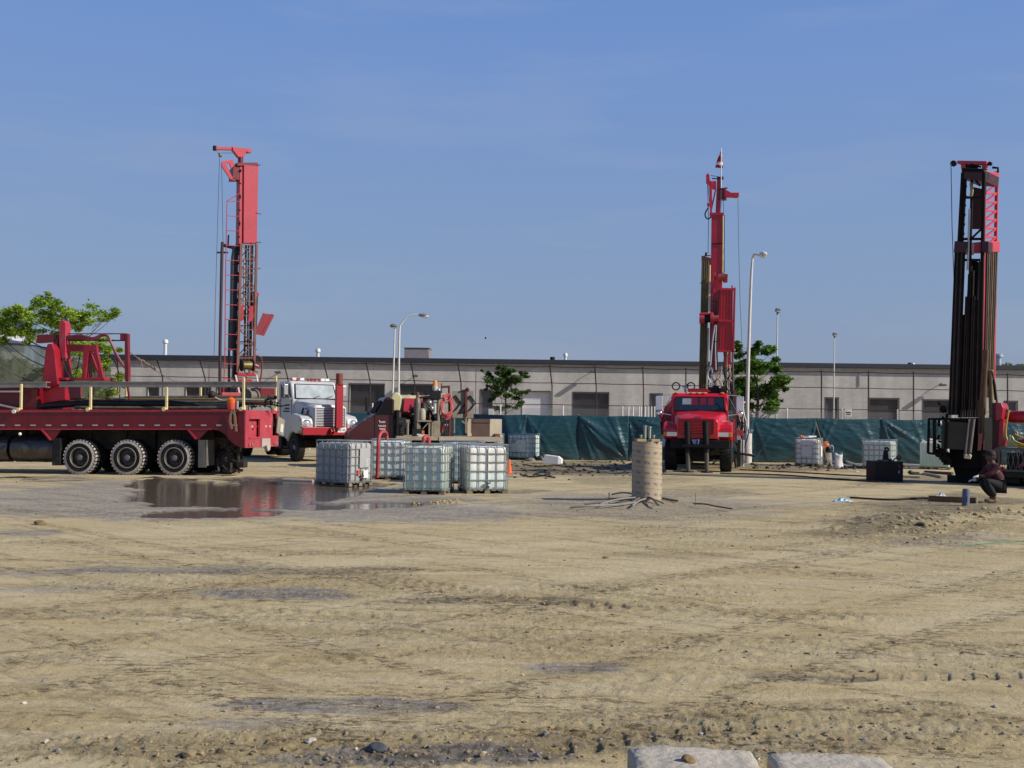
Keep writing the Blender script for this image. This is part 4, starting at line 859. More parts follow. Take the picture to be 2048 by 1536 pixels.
    mb=MB(); C.rect(mb,240,668,248,680,.08,-.08,1); C.poly(mb,[(249,762),(257,762),(255.5,667),(249,667)],.08,-.06,1); C.bar(mb,(254,762),(259,800),.06,0,ax=1); mb.build('end_post',M('dull_gantry_red',(.17,.012,.02)),C,bevel=.01)
    mb=MB()
    for k,o in enumerate((0,2,-2)):
        mb.tube(smooth([hh(130,676+o,.1),hh(160,674+o*1.5,.15),hh(185,678+o,.15),hh(203,671+o*.5,.1),hh(216,673,.1),hh(224,690,.1),hh(234,712+o,.1),hh(250,736,.05)],5),.035,7)
    mb.tube(smooth([hh(226,695,.1),hh(234,720,.1),hh(236,760,.0),hh(234,790)],5),.02,6); mb.build('hose_bundle',M('dark_red_hose',(.17,.03,.035),.5,var=.3),C)
    for aa,bb,sg in (((120,690),(148,758),.3),((160,706),(150,757),.1),((130,757),(160,716),.3),((163,734),(174,732),.15)):
        mb=MB(); mb.tube(catenary(hh(*aa,.16),hh(*bb,.2),sg,8),.012,5); mb.build('cable',CABLE(),C)
    mb=MB(); mb.tube(catenary(hh(257,702),hh(351,764,-.3),.05,10),.014,5)
    for t in range(12):
        p=hh(257,702).lerp(hh(351,764,-.3),.2+t*.035); mb.ball(p+Vector((random.uniform(-.03,.03),0,random.uniform(-.05,.03))),.045,6,(1.3,.7,.9))
    mb.tube(smooth([hh(282,720),hh(285,733),hh(292,735),hh(300,730)],4),.015,5); mb.build('tie_down_chain',M('tan_chain',(.22,.16,.11),.7),C)
    # steel beams resting on stakes
    def steel(label,x0,x1,y0,y1,d0,d1,m,nm='steel_channel'):
        F=Fr(nm,label,'steel beam',FT.w((h(max(x0,-100),800).x,d0,zt+.7)),math.pi-phi,'long steel sections laid across the stakes')
        mb=MB(); a=F.hit(x0,(y0+y1)/2,1,0); b=F.hit(x1,(y0+y1)/2,1,0); hgt=abs(F.hit(300,y0,1,0).z-F.hit(300,y1,1,0).z)
        if x0<0: a=b+(a-b).normalized()*min((a-b).length,9)
        mb.beam(a-Vector((0,d1/2,-hgt*.42)),b-Vector((0,d1/2,-hgt*.42)),d1,hgt*.16); mb.beam(a-Vector((0,d1/2,hgt*.42)),b-Vector((0,d1/2,hgt*.42)),d1,hgt*.16); mb.beam(a-Vector((0,.03,0)),b-Vector((0,.03,0)),.02,hgt*.7)
        mb.build('web',m,F); return F
    gs=M('grey_channel',(.27,.25,.23),.5,.3,var=.25,rust=.35,dirt=.2)
    steel('long grey rusty steel channel spanning the stakes right of the crane',118,553,763,774,hw-.12,.22,gs); steel('grey rusty steel channel running off the frame left of the crane',-60,92,763,775,hw-.12,.22,gs)
    # pipes in the bed
    def pipe(label,pts,r,m,yy,group='drill pipes lying on the flatbed',hollow=True):
        P=[T.hit(x,y,1,yy) for x,y in pts]; F=Fr('drill_pipe',label,'pipe',FT.w((P[0].x,yy,zt)),math.pi-phi,group)
        o_=[F.loc(FT.w(p)) for p in P]; mb=MB(); mb.tube(smooth(o_,5) if len(o_)>2 else o_,r,10); mb.m=1
        d=(o_[-1]-o_[-2]).normalized(); mb.tube([o_[-1]+d*.001,o_[-1]+d*.06],r*1.0,10); mb.tube([o_[-1]+d*.061,o_[-1]+d*.063],r*.7,10); mb.build('pipe',[m,BLK()],F); return F
    pm=PIPE(); 
    pipe('thick bent black pipe nearest the bed edge, pale at its left end',[(80,814),(100,811),(130,809),(180,806),(270,807),(340,807),(375,811),(392,815)],.095,HOSE(),.9)
    pipe('dark long pipe at the bottom of the load toward the rear',[(200,812),(350,813),(480,812)],.08,pm,.7)
    pipe('topmost long straight brown pipe in the flatbed load',[(132,799),(350,799),(535,798)],.045,M('golden_pipe',(.22,.16,.07),.5,.3,rust=.3),.1)
    pipe('thin straight pipe just under the topmost one',[(140,803),(340,804),(530,804)],.05,pm,.35)
    pipe('greyish pipe at the far side of the flatbed load',[(250,796),(450,795),(549,795)],.06,pm,-.5)
    pipe('pale pipe angled across the load by the orange cooler',[(430,795),(445,801),(470,799),(530,800)],.03,M('pale_steel',(.45,.42,.35),.5,.2),.5)
    pipe('dark pipe sticking out at the rear end of the bed',[(400,808),(480,806),(541,806)],.07,pm,-.2)
    pipe('lower dark pipe between the side panel and thick bent pipe',[(150,815),(330,816),(470,815)],.05,pm,1.05)
    B=Fr('brush_bundle','tangle of greasy black chain and brush at the rear of the pipe load','bundle',T.w((h(530,805,-.3).x,-.3,zt)),math.pi-phi); mb=MB()
    for k in range(60):
        a=Vector((random.gauss(0,.28),random.gauss(0,.25),.12+abs(random.gauss(0,.12)))); mb.tube([a,a+Vector((random.gauss(0,.12),random.gauss(0,.1),random.gauss(0,.06)))],.018,4)
    mb.build('strands',HOSE(),B,kind='stuff')
    K=Fr('spool','dusty grey round spool lying on the pipes near the truck rear','spool',T.w((h(501,795,-.1).x,-.1,zt+.25)),math.pi-phi); mb=MB(); mb.lathe([(0,-.2),(.21,-.2),(.21,-.14),(.15,-.13),(.15,.13),(.21,.14),(.21,.2),(0,.2)],(0,0,.2),(.3,1,0),20); mb.build('spool_body',M('dusty_grey',(.17,.15,.125),.8,dirt=.3),K)
    g=Fr('gate_valve','small brown valve assembly standing on the load','valve',T.w((h(424,792,-.3).x,-.3,zt+.2)),math.pi-phi); mb=MB(); mb.ball((0,0,.1),.1); mb.ball((0,0,.3),.12); mb.cyl((0,0,0),(0,0,.4),.05,8); mb.cyl((-.12,0,.22),(.12,0,.22),.04,8); mb.build('valve_body',GRIME(),g)
    # orange drink cooler
    K=Fr('drink_cooler','orange lidded drink cooler on the edge of the flatbed, white cup holder beside','cooler',T.w((h(460,819).x,hw-.12,zt+.012)),0); mb=MB()
    mb.lathe([(0,0),(.12,0),(.135,.02),(.135,.2)],(0,0,0),(0,0,1),18); mb.m=1; mb.lathe([(.14,.2),(.145,.3),(.1,.34),(.05,.36),(.05,.385),(0,.385)],(0,0,0),(0,0,1),18); mb.m=2; mb.cyl((.14,.0,.02),(.14,.0,.26),.05,10)
    mb.build('cooler_body',[M('cooler_red_orange',(.75,.10,.05),.4),M('cooler_lid_orange',(.9,.16,.01),.4),M('cup_white',(.75,.72,.72),.4)],K)
    K=Fr('ratchet_strap','tan strap hanging in a loop over the side panel','strap',T.w((h(468,820).x,hw+.03,zt)),math.pi-phi)
    pts=[(466,819),(461,830),(460,843),(464,858),(467,859)]; mb=MB()
    for pl in ([(466,819),(461,830),(460,843),(464,858)],[(467,819),(470,833),(471,850),(473,863)]):
        q_=[K.hit(x,y,1,.03) for x,y in pl]
        for a,b in zip(q_,q_[1:]): mb.beam(a,b,.07,.012,up=(0,1,0))
    mb.build('webbing',M('tan_webbing',(.30,.22,.13),.85),K)
    return T
FLAT=build_flatbed()

# ---------------- white drill rig truck ----------------
def lattice(mb,P00,P01,P10,P11,n,w,F=None):
    """ladder lattice between two rails given as bottom/top point pairs"""
    for i in range(n+1):
        t=i/n; a=P00.lerp(P01,t); b=P10.lerp(P11,t); mb.beam(a,b,w)
        if i<n:
            c=P10.lerp(P11,(i+1)/n) if i%2==0 else P00.lerp(P01,(i+1)/n); mb.beam(a if i%2==0 else b,c,w*.8)

def build_white_rig():
    a_=R(33); fwd=Vector((math.sin(a_),-math.cos(a_),0)); left=Vector((math.cos(a_),math.sin(a_),0))
    wp=G(590,923); loc=wp+fwd*1.15+left*1.08; rz=math.atan2(fwd.y,fwd.x)
    T=Fr('white_drill_truck','old white bonneted truck carrying a tall red drilling mast, red post on its bumper','drill rig',(loc.x,loc.y,0),rz)
    wh=WHT(); hd=T.hit
    def Z(px,py,x): return T.hit(px,py,0,x).z
    def Y(px,py,x): return T.hit(px,py,0,x).y
    # bumper beam
    zb0,zb1=Z(665,870,0),Z(665,855,0); y0,y1=Y(606,862,0),Y(724,862,0)
    rd=M('bumper_red',(.36,.01,.022),.4,var=.15,dirt=.15,dirtcol=(.25,.12,.1)); mb=MB(); mb.b2((0,y0,zb0),(-.1,y1,zb1)); mb.b2((-.01,y0,zb1-.03),(-.3,y1,zb1+.006)); mb.b2((-.01,y0,zb0-.01),(-.3,y1,zb0+.02)); mb.build('bumper',rd,T,bevel=.01)
    for px in (662,707):
        mb=MB(); yy=Y(px,863,0); zz=(zb0+zb1)/2; 
        for s in (-.06,.06): mb.prism([(.0,yy+s,zz-.12),(.15,yy+s,zz-.08),(.19,yy+s,zz),(.14,yy+s,zz+.1),(0,yy+s,zz+.14)],(0,.025,0))
        mb.cyl((.12,yy-.07,zz),(.12,yy+.09,zz),.02,8); mb.build('tow_hook',rd,T)
    mb=MB(); yc=Y(684,860,.01); zc=Z(684,860,.01); mb.b2((.002,yc-.18,zc-.095),(.012,yc+.18,zc+.095)); mb.m=1
    for k in range(7):
        if k!=3: mb.b2((.013,yc-.13+k*.04,zc-.045),(.016,yc-.108+k*.04,zc+.04))
    mb.build('licence_plate',[M('plate_white2',(.75,.75,.73),.4),M('plate_ink',(.08,.08,.12),.6)],T)
    # red vertical post
    yl,yr=Y(671,800,.08),Y(684,800,.08); zt=Z(678,768,.08); ztt=Z(678,747,.08)
    mb=MB(); mb.b2((.01,yl,zb1-.02),(.2,yr,zt)); mb.build('bumper_post',rd,T,bevel=.01)
    mb=MB(); mb.cyl((.1,(yl+yr)/2,zt-.02),(.1,(yl+yr)/2,ztt),(yr-yl)*.48,18); mb.cyl((.1,(yl+yr)/2,zt-.03),(.1,(yl+yr)/2,zt+.02),(yr-yl)*.56,18); mb.build('post_cap',M('rusty_red',(.20,.035,.025),.6,rust=.5,var=.3),T)
    # hood: a lofted body
    zg1,zg0=Z(670,811,-.35),Z(670,854,-.35); gw=.66; zw=Z(630,799,-1.75); 
    secs=[(-.30,gw-.02,zg0-.05,zg1-.10),(-.36,gw+.03,zg0-.08,zg1),(-.9,gw+.12,zg0-.1,zg1+.05),(-1.75,gw+.27,zg0-.1,zw+.0)]
    mb=MB(); rings=[]
    for x,hw,z0,z1 in secs:
        r=.16; pts=[(-hw,z0),(-hw,z1-r)]+[(-hw+r-r*math.cos(R(k*22.5)),z1-r+r*math.sin(R(k*22.5))) for k in range(1,4)]+[(-hw+r,z1),(-hw*.3,z1+.03),(hw*.3,z1+.03),(hw-r,z1)]+[(hw-r+r*math.sin(R(k*22.5)),z1-r+r*math.cos(R(k*22.5))) for k in range(1,4)]+[(hw,z1-r),(hw,z0)]
        rings.append([Vector((x,a,b)) for a,b in pts])
    n=len(rings[0]); vs=[v for r_ in rings for v in r_]; fs=[tuple(range(n))]
    for i in range(3):
        for k in range(n-1): fs.append((i*n+k,i*n+k+1,(i+1)*n+k+1,(i+1)*n+k))
    mb.add(vs,fs,True); hood=mb.build('hood',wh,T)
    # grille
    mb=MB(); gx=-.28; mb.b2((gx-.04,-gw+.03,zg0),(gx,gw-.03,zg1-.12)); g=mb.build('grille',BLK(),T)
    for k in range(11):
        z=zg0+.05+(zg1-.17-zg0-.05)*k/10; mb=MB(); mb.b2((gx+.002,-gw+.06,z-.0135),(gx+.022,gw-.06,z+.0135)); mb.build('grille_bar',M('bright_bar',(.80,.81,.82),.3,.25,var=.05),g)
    mb=MB(); 
    for y in (-gw+.03,gw-.03): mb.b2((gx-.02,y-.03,zg0-.02),(gx+.05,y+.03,zg1-.1))
    mb.b2((gx-.02,-gw,zg1-.13),(gx+.05,gw,zg1-.07)); mb.build('grille_surround',wh,g,bevel=.015)
    # fenders
    for s in (-1,1):
        mb=MB(); prof=[]   # side profile x,z of the fender arch
        xs=-1.2; Rw=.62; zt_=zg0+.42
        outer=[(-.28,zg0-.16),(-.24,zg0+.12),(-.32,zt_-.12),(-.5,zt_),(-1.2,zt_+.1),(-1.85,zt_+.02),(-2.0,zg0-.5)]
        inner=[(-1.84,zg0-.5)]+[(xs+Rw*math.cos(R(t)),.56+Rw*math.sin(R(t))) for t in range(160,40,-20)]+[(-.62,zg0-.16)]
        P=[Vector((x,s*.72,z)) for x,z in outer+inner]; mb.prism(P,(0,s*.47,0)); mb.build('fender',wh,T,bevel=.04)
        mb=MB(); hz=zg0+.12; mb.lathe([(0,.03),(.09,.02),(.115,0),(.13,-.01),(.135,-.05)],(-.235,s*.98,hz),(1,0,0),18); mb.build('headlight',LENS(),T)
        mb=MB(); mb.lathe([(.135,-.05),(.15,.01),(.16,.0),(.165,-.06)],(-.235,s*.98,hz),(1,0,0),18); mb.build('headlight_ring',CHROME(),T)
        mb=MB(); mb.box((-.75,s*(gw+.13),zg1-.33),(.16,.05,.12)); mb.build('turn_signal',AMBER(),T,bevel=.02)
        mb=MB(); mb.b2((-.45,s*1.192,zg0+.22),(-.41,s*1.2,zg0+.34)); mb.build('side_marker',M('marker_orange_red',(.6,.05,.02),.3),T)
        wheel(T,(xs,s*1.14,.56),.56,.30,s,rimcol=M('dark_rim',(.05,.05,.05),.5,.3,dirt=.2))
    mb=MB(); mb.prism([(-.62,-.805,zg1-.18),(-.60,-.80,zg1-.18),(-.78,-.815,zg1-.55),(-.95,-.84,zg1-.55)],(0,.03,0)); mb.prism([(-1.05,-.845,zg1-.1),(-1.0,-.84,zg1-.12),(-1.2,-.87,zg1-.6),(-1.28,-.88,zg1-.55)],(0,.03,0)); mb.build('hood_vent',BLK(),T)
    mb=MB(); mb.b2((-.85,-.802-.015,zg1-.16),(-.67,-.79-.015,zg1-.12)); mb.build('badge',BLK(),T)
    # cab
    cw=1.0; x0,x1=-1.72,-3.3; zr=Z(632,763,-1.95); zs=zw-.02; zf=1.0
    mb=MB(); 
    P=[Vector((x,-cw,z)) for x,z in ((x0,zf-.1),(x0,zs),(x0-.28,zr-.08),(x0-.42,zr),(x1+.1,zr),(x1,zr-.12),(x1,zf-.1))]; mb.prism(P,(0,2*cw,0)); cab=mb.build('cab',wh,T,bevel=.07)
    # windshield lying on the slanted front
    a=Vector((x0+.006,0,zs+.05)); b=Vector((x0-.245,0,zr-.13)); nrm=Vector((1,0,.33)).normalized()*.012
    mb=MB(); mb.prism([a+Vector((0,-cw+.14,0))+nrm,a+Vector((0,cw-.14,0))+nrm,b+Vector((0,cw-.2,0))+nrm,b+Vector((0,-cw+.2,0))+nrm],nrm*.6)
    ws=mb.build('windshield',M('glare_tinted_glass',(.40,.45,.46),.12,.0,spec=1.0,var=.3,coat=1.0),cab)  # bright glare is put into the pale glass colour
    mb=MB(); 
    for pp,qq in (((a,-cw+.12),(a,cw-.12)),((b,-cw+.18),(b,cw-.18)),((a,-cw+.12),(b,-cw+.18)),((a,cw-.12),(b,cw-.18))): mb.beam(pp[0]+Vector((0,pp[1],0))+nrm,qq[0]+Vector((0,qq[1],0))+nrm,.035)
    mb.build('windshield_seal',BLK(),cab)
    for yy in (-.2,.35):
        mb=MB(); mb.beam(a+Vector((.03,yy,0)),a.lerp(b,.2)+Vector((.04,yy+.35,0)),.02); mb.build('wiper',BLK(),cab)
    for s in (-1,1):
        mb=MB(); y=s*(cw+.005); mb.prism([(x0-.14,y,zs+.08),(x0-.36,y,zr-.14),(x1+.35,y,zr-.14),(x1+.35,y,zs+.08)],(0,s*.012,0)); mb.build('side_window',GLASS(),cab)
        mb=MB(); mb.b2((x0-.1,y,zf),(x0-.12,y+s*.008,zs)); mb.b2((x1+.28,y,zf),(x1+.3,y+s*.008,zr-.1)); mb.build('door_gap',BLK(),cab)
        mb=MB(); mb.beam((x0-.1,s*(cw+.02),zs+.0),(x0-.5,s*(cw+.3),zr-.1),.02); mb.beam((x0-.1,s*(cw+.02),zr-.1),(x0-.05,s*(cw+.34),zr-.05),.02); mb.beam((x0-.1,s*(cw+.02),zs),(x0-.05,s*(cw+.34),zs+.12),.02); mb.beam((x0-.05,s*(cw+.34),zr-.05),(x0-.05,s*(cw+.34),zs+.1),.02)
        mt=mb.build('mirror_bracket',CHROME(),T)
        mb=MB(); mb.box((x0-.07,s*(cw+.26),(zs+zr)/2+.02),(.07,.16,.42)); mb.build('mirror',M('mirror_back',(.55,.52,.5),.3,.6),mt,bevel=.02)
    # illegible lettering on the door (strokes)
    mb=MB(); y=-cw-.006
    for j,(n,zq) in enumerate(((6,zs-.22),(7,zs-.36),(9,zs-.47))):
        for k in range(n):
            xq=x0-.35-k*.075; mb.box((xq,y-.003,zq),(.05,.005,.07 if j<2 else .06),Matrix.Rotation(.25*(k%3-1),3,'Y'))
    mb.build('door_lettering',M('lettering_navy',(.03,.04,.12),.6),cab)
    for k,y in enumerate((-.85,-.6,-.15,0,.15,.35)):
        mb=MB(); mb.ball((x0-.5,y,zr+.035),.07,10,(1.3,1,.8)); mb.build('roof_marker',M('marker_orange',(.55,.10,.04),.4),cab)
    for y in (-.72,-.38,.52,.72):
        mb=MB(); mb.box((x0-.6,y,zr+.09),(.06,.18,.1)); mb.cyl((x0-.62,y,zr-.02),(x0-.62,y,zr+.05),.02,6); mb.build('roof_lamp',M('lamp_white2',(.75,.78,.78),.3),cab,bevel=.01)
    mb=MB(); mb.box((x0-.9,-.45,zs+.18),(.3,.5,.45)); mb.build('seat',M('pale_seat',(.45,.47,.36),.8),cab)
    hide_chassis(T,-10.5,-.2,.95); underbody(T,-9.6,-1.9,.5,1.08,.95)
    mb=MB(); mb.b2((-2.6,-1.1,.45),(-3.3,-.7,.95)); mb.b2((-1.75,-1.15,.5),(-2.3,-1.0,.6)); mb.build('side_tank',BLK(),T,bevel=.03)
    # drilling body behind the cab
    mb=MB(); mb.b2((-3.6,-1.2,1.1),(-10.4,1.2,1.3)); mb.b2((-3.8,-1.0,1.3),(-5.8,1.0,1.95)); mb.b2((-6.2,-.9,1.3),(-7.6,.9,1.7)); mb.build('rear_deck',RED(),T,bevel=.02)
    for x in (-7.6,-8.9):
        for s in (1,-1): wheel(T,(x,s*1.15,.55),.55,.5,s,dual=True)
    # ---- mast ----
    XM=-8.9; T.ax=0; T.val=XM
    mast=MB(); T.poly(mast,[(487,486),(514,486),(517,332),(488,330)],XM,XM-.32); T.poly(mast,[(478,488),(487,486),(488,330),(480,328)],XM-.08,XM-.55)
    mo=mast.build('mast_head_box',M('mast_red',(.42,.03,.055),.5,var=.14,scale=1.2,dirt=.15,rust=.12,dirtcol=(.3,.1,.1)),T,bevel=.01)
    mb=MB(); T.poly(mb,[(464,360),(480,360),(484,330),(482,326),(472,328),(466,336)],XM-.1,XM-.6); T.rect(mb,474,325,516,332,XM-.02,XM-.5); mb.build('crown_block',MAROON(),T,bevel=.02)
    # swivel jib on top
    mb=MB(); T.poly(mb,[(465,293.5),(503,298),(503,305),(495,305),(494,302),(488,314),(477,314),(466,300)],XM-.1,XM-.35); T.poly(mb,[(430,293.5),(467,294),(467,300),(430,299)],XM-.15,XM-.3); mb.build('jib_arm',M('jib_red',(.46,.03,.055),.45,var=.15,dirt=.15,rust=.12),T,bevel=.01)
    mb=MB(); a=T.hit(481,330,0,XM-.22); b=T.hit(481,313,0,XM-.22); mb.cyl(a,b,.12,14); mb.build('jib_swivel',MAROON(),T)
    mb=MB(); T.rod(mb,[(429.5,292),(429.5,301)],.09,XM-.22); mb.build('sheave',BLK(),T)
    mb=MB(); p=T.hit(440,310,0,XM-.22); mb.lathe([(0,-.04),(.11,-.04),(.11,.04),(0,.04)],p,(0,1,.2),14); T.bar(mb,(435,301),(440,312),.05,XM-.22); mb.build('hook_block',M('brass_block',(.20,.19,.11),.5,.3),T)
    mb=MB(); T.poly(mb,[(443,326),(446,322),(466,319),(469,330),(463,337),(459,326),(452,327),(464,353),(474,357),(470,361),(461,358),(443,331)],XM-.1,XM-.2); mb.build('hook_arm',M('jib_red',(.46,.03,.055)),T)
    mb=MB()
    for P_ in ([(439,316),(435,450),(431,590),(428,715)],[(443,330),(444.5,400),(446,484)]): T.rod(mb,P_,.011,XM-.22,n=5)
    T.rod(mb,[(442,306),(465,306)],.009,XM-.22,n=4); mb.build('winch_line',CABLE(),T)
    # lower lattice mast
    leg=M('brown_red_leg',(.17,.055,.04),.6,var=.35,rust=.4,dirt=.2); T_=lambda x,y,v=XM: T.hit(x,y,0,v)
    for nm,a,b,v,wd in (('mast_leg',(475,745),(482,487),XM,.11),('mast_leg',(508,745),(513,487),XM,.10),('mast_leg',(470,760),(474,487),XM-.6,.10),('mast_leg',(499,745),(503,487),XM-.6,.08)):
        mb=MB(); mb.beam(T_(*a,v),T_(*b,v),wd); mb.build(nm,leg,T)
    mb=MB(); lattice(mb,T_(476,716),T_(482,490),T_(508,716),T_(513,490),8,.045); lattice(mb,T_(472,716,XM-.6),T_(475,490,XM-.6),T_(500,716,XM-.6),T_(503,490,XM-.6),7,.045); mb.build('front_lattice',leg,T)
    mb=MB(); lattice(mb,T_(475,716),T_(482,340),T_(470,716,XM-.6),T_(474,340,XM-.6),14,.05); mb.b2(T_(470,745,XM-.6),T_(470,745,XM-.6)+Vector((.05,.05,.05))); mb.build('side_lattice',BLK(),T)
    mb=MB(); T.poly(mb,[(463,700),(472,700),(478,490),(470,490),(466,520)],XM-.2,XM-.55); T.poly(mb,[(466,760),(471,760),(474,690),(468,690)],XM-.2,XM-.4); mb.build('rod_rack',M('dark_blue_black',(.02,.02,.035),.5,rust=.3),T)
    for i,(a,b,r,m) in enumerate((((489,722),(492,490),.05,GRIME()),((495,722),(497,490),.04,PIPE()),((501,722),(505,490),.05,GRIME()),((487,640),(489,520),.045,GALV()),((468,640),(471,500),.05,OLIVE()))):
        mb=MB(); T.rod(mb,[a,b],r,XM-.3); mb.build('mast_pipe',m,T)
    mb=MB(); 
    for k in range(16):
        y=random.uniform(500,720); x=random.uniform(486,506); T.bar(mb,(x,y),(x+random.uniform(-7,7),y+random.uniform(-14,14)),.035,XM-.1)
    mb.build('mast_fittings',GRIME(),T)
    for y in (538,566,594,611,620,655,668):
        pass
    mb=MB(); T.poly(mb,[(478,645),(487,640),(487,610),(480,610)],XM+.02,XM-.1); T.poly(mb,[(496,645),(506,640),(507,612),(499,612)],XM+.02,XM-.1); mb.build('mast_gusset',RED(),T)
    for a,b in (((512,426),(522,428)),((512,484),(522,485)),((484,538),(521,537)),((508,698),(514,699)),((515,331),(521,329))):
        mb=MB(); T.rod(mb,[a,b],.025,XM); mb.build('peg',leg,T)
    mb=MB(); T.rect(mb,508,585,518,592,XM+.02,XM-.12); T.poly(mb,[(506,655),(510,655),(511,590),(507,590)],XM,XM-.08); mb.build('ram_bracket',RED(),T)
    mb=MB(); T.rod(mb,[(514,592),(512,655)],.045,XM); mb.build('hydraulic_ram',BLK(),T)
    # tilted red tray
    mb=MB(); a=[T_(x,y) for x,y in ((512,667),(525,671),(546,629),(529,627))]; mb.prism(a,(-.06,0,0)); mb.beam(a[0],a[3],.04,.14); mb.beam(a[1],a[2],.04,.14); T.bar(mb,(506,655),(514,667),.08,XM); T.bar(mb,(509,667),(525,670),.05,XM); mb.build('swing_tray',M('tray_red',(.22,.008,.02),.45,dirt=.15,var=.2),T)
    # drill rod at left with clamp
    mb=MB(); T.rod(mb,[(439.5,790),(440,700),(444,500),(445,484)],.07,XM-.1,n=10); mb.build('hanging_drill_rod',M('dark_red_rod',(.05,.02,.025),.5,rust=.3),T)
    mb=MB(); T.rod(mb,[(434,505),(456,505)],.04,XM-.1); T.rod(mb,[(445,490),(466,495)],.08,XM-.1); T.rod(mb,[(456,495),(457,470)],.04,XM-.1); mb.build('rod_clamp',BLK(),T); mb=MB(); T.rod(mb,[(458,790),(458,720),(459,640)],.055,XM-.3); mb.build('side_rod',BLK(),T)
    # ladder
    mb=MB(); lr=M('ladder_red',(.42,.04,.06),.5,dirt=.2); 
    T.rod(mb,[(447,790),(450,700),(451,560),(454,402),(479,387)],.022,XM,n=6); T.rod(mb,[(473,790),(476,700),(478,560),(480,387)],.02,XM-.1,n=6)
    mb.build('ladder_rail',lr,T)
    for k in range(13):
        y=402+k*29.6; mb=MB(); xl=454-(y-402)*.018; T.rod(mb,[(xl,y),(479-(y-402)*.012,y+1)],.018,XM,n=6); mb.build('ladder_rung',lr,T)
    # winch drum and lower frame
    mb=MB(); a=T_(485,731); b=T_(503,731); mb.cyl(a,b,.19,20); mb.build('winch_drum',M('brass_wire_drum',(.20,.16,.05),.45,.4,var=.3),T)
    for px in (482.5,504.5):
        mb=MB(); a=T_(px,731); mb.cyl(a,a+Vector((0,.05,0)),.27,20); mb.build('drum_flange',GRIME(),T)
    mb=MB(); T.poly(mb,[(474,752),(512,752),(508,745),(498,745),(494,750),(486,745),(476,745)],XM+.05,XM-.5); T.poly(mb,[(472,775),(504,775),(504,758),(476,758)],XM,XM-.5); mb.build('mast_foot',RED(),T,bevel=.01)
    mb=MB(); T.rect(mb,444,785,504,800,XM+.3,XM-.6); mb.build('base_box',REDF(),T,bevel=.02)
    mb=MB(); T.rect(mb,520,775,556,795,XM+.9,XM-.4); mb.build('pump_housing',MAROON(),T,bevel=.03)
    for a,b in (((471,750),(479,787)),((513,750),(519,783))):
        mb=MB(); T.bar(mb,a,b,.07,XM+.05); mb.build('brace',M('white_strut',(.6,.58,.55),.5),T)
    mb=MB(); P=smooth([T_(508,710),T_(518,712),T_(523,718),T_(523,745),T_(519,765),T_(514,775)],5); mb.tube(P,.04,8); mb.build('hose',M('dark_red_hose',(.17,.03,.035)),T)
    mb=MB(); mb.tube([T_(509,730),T_(516,733)],.07,8); mb.tube([T_(506,740),T_(516,745)],.03,6); mb.build('valve_block',RED(),T)
    return T
build_white_rig()
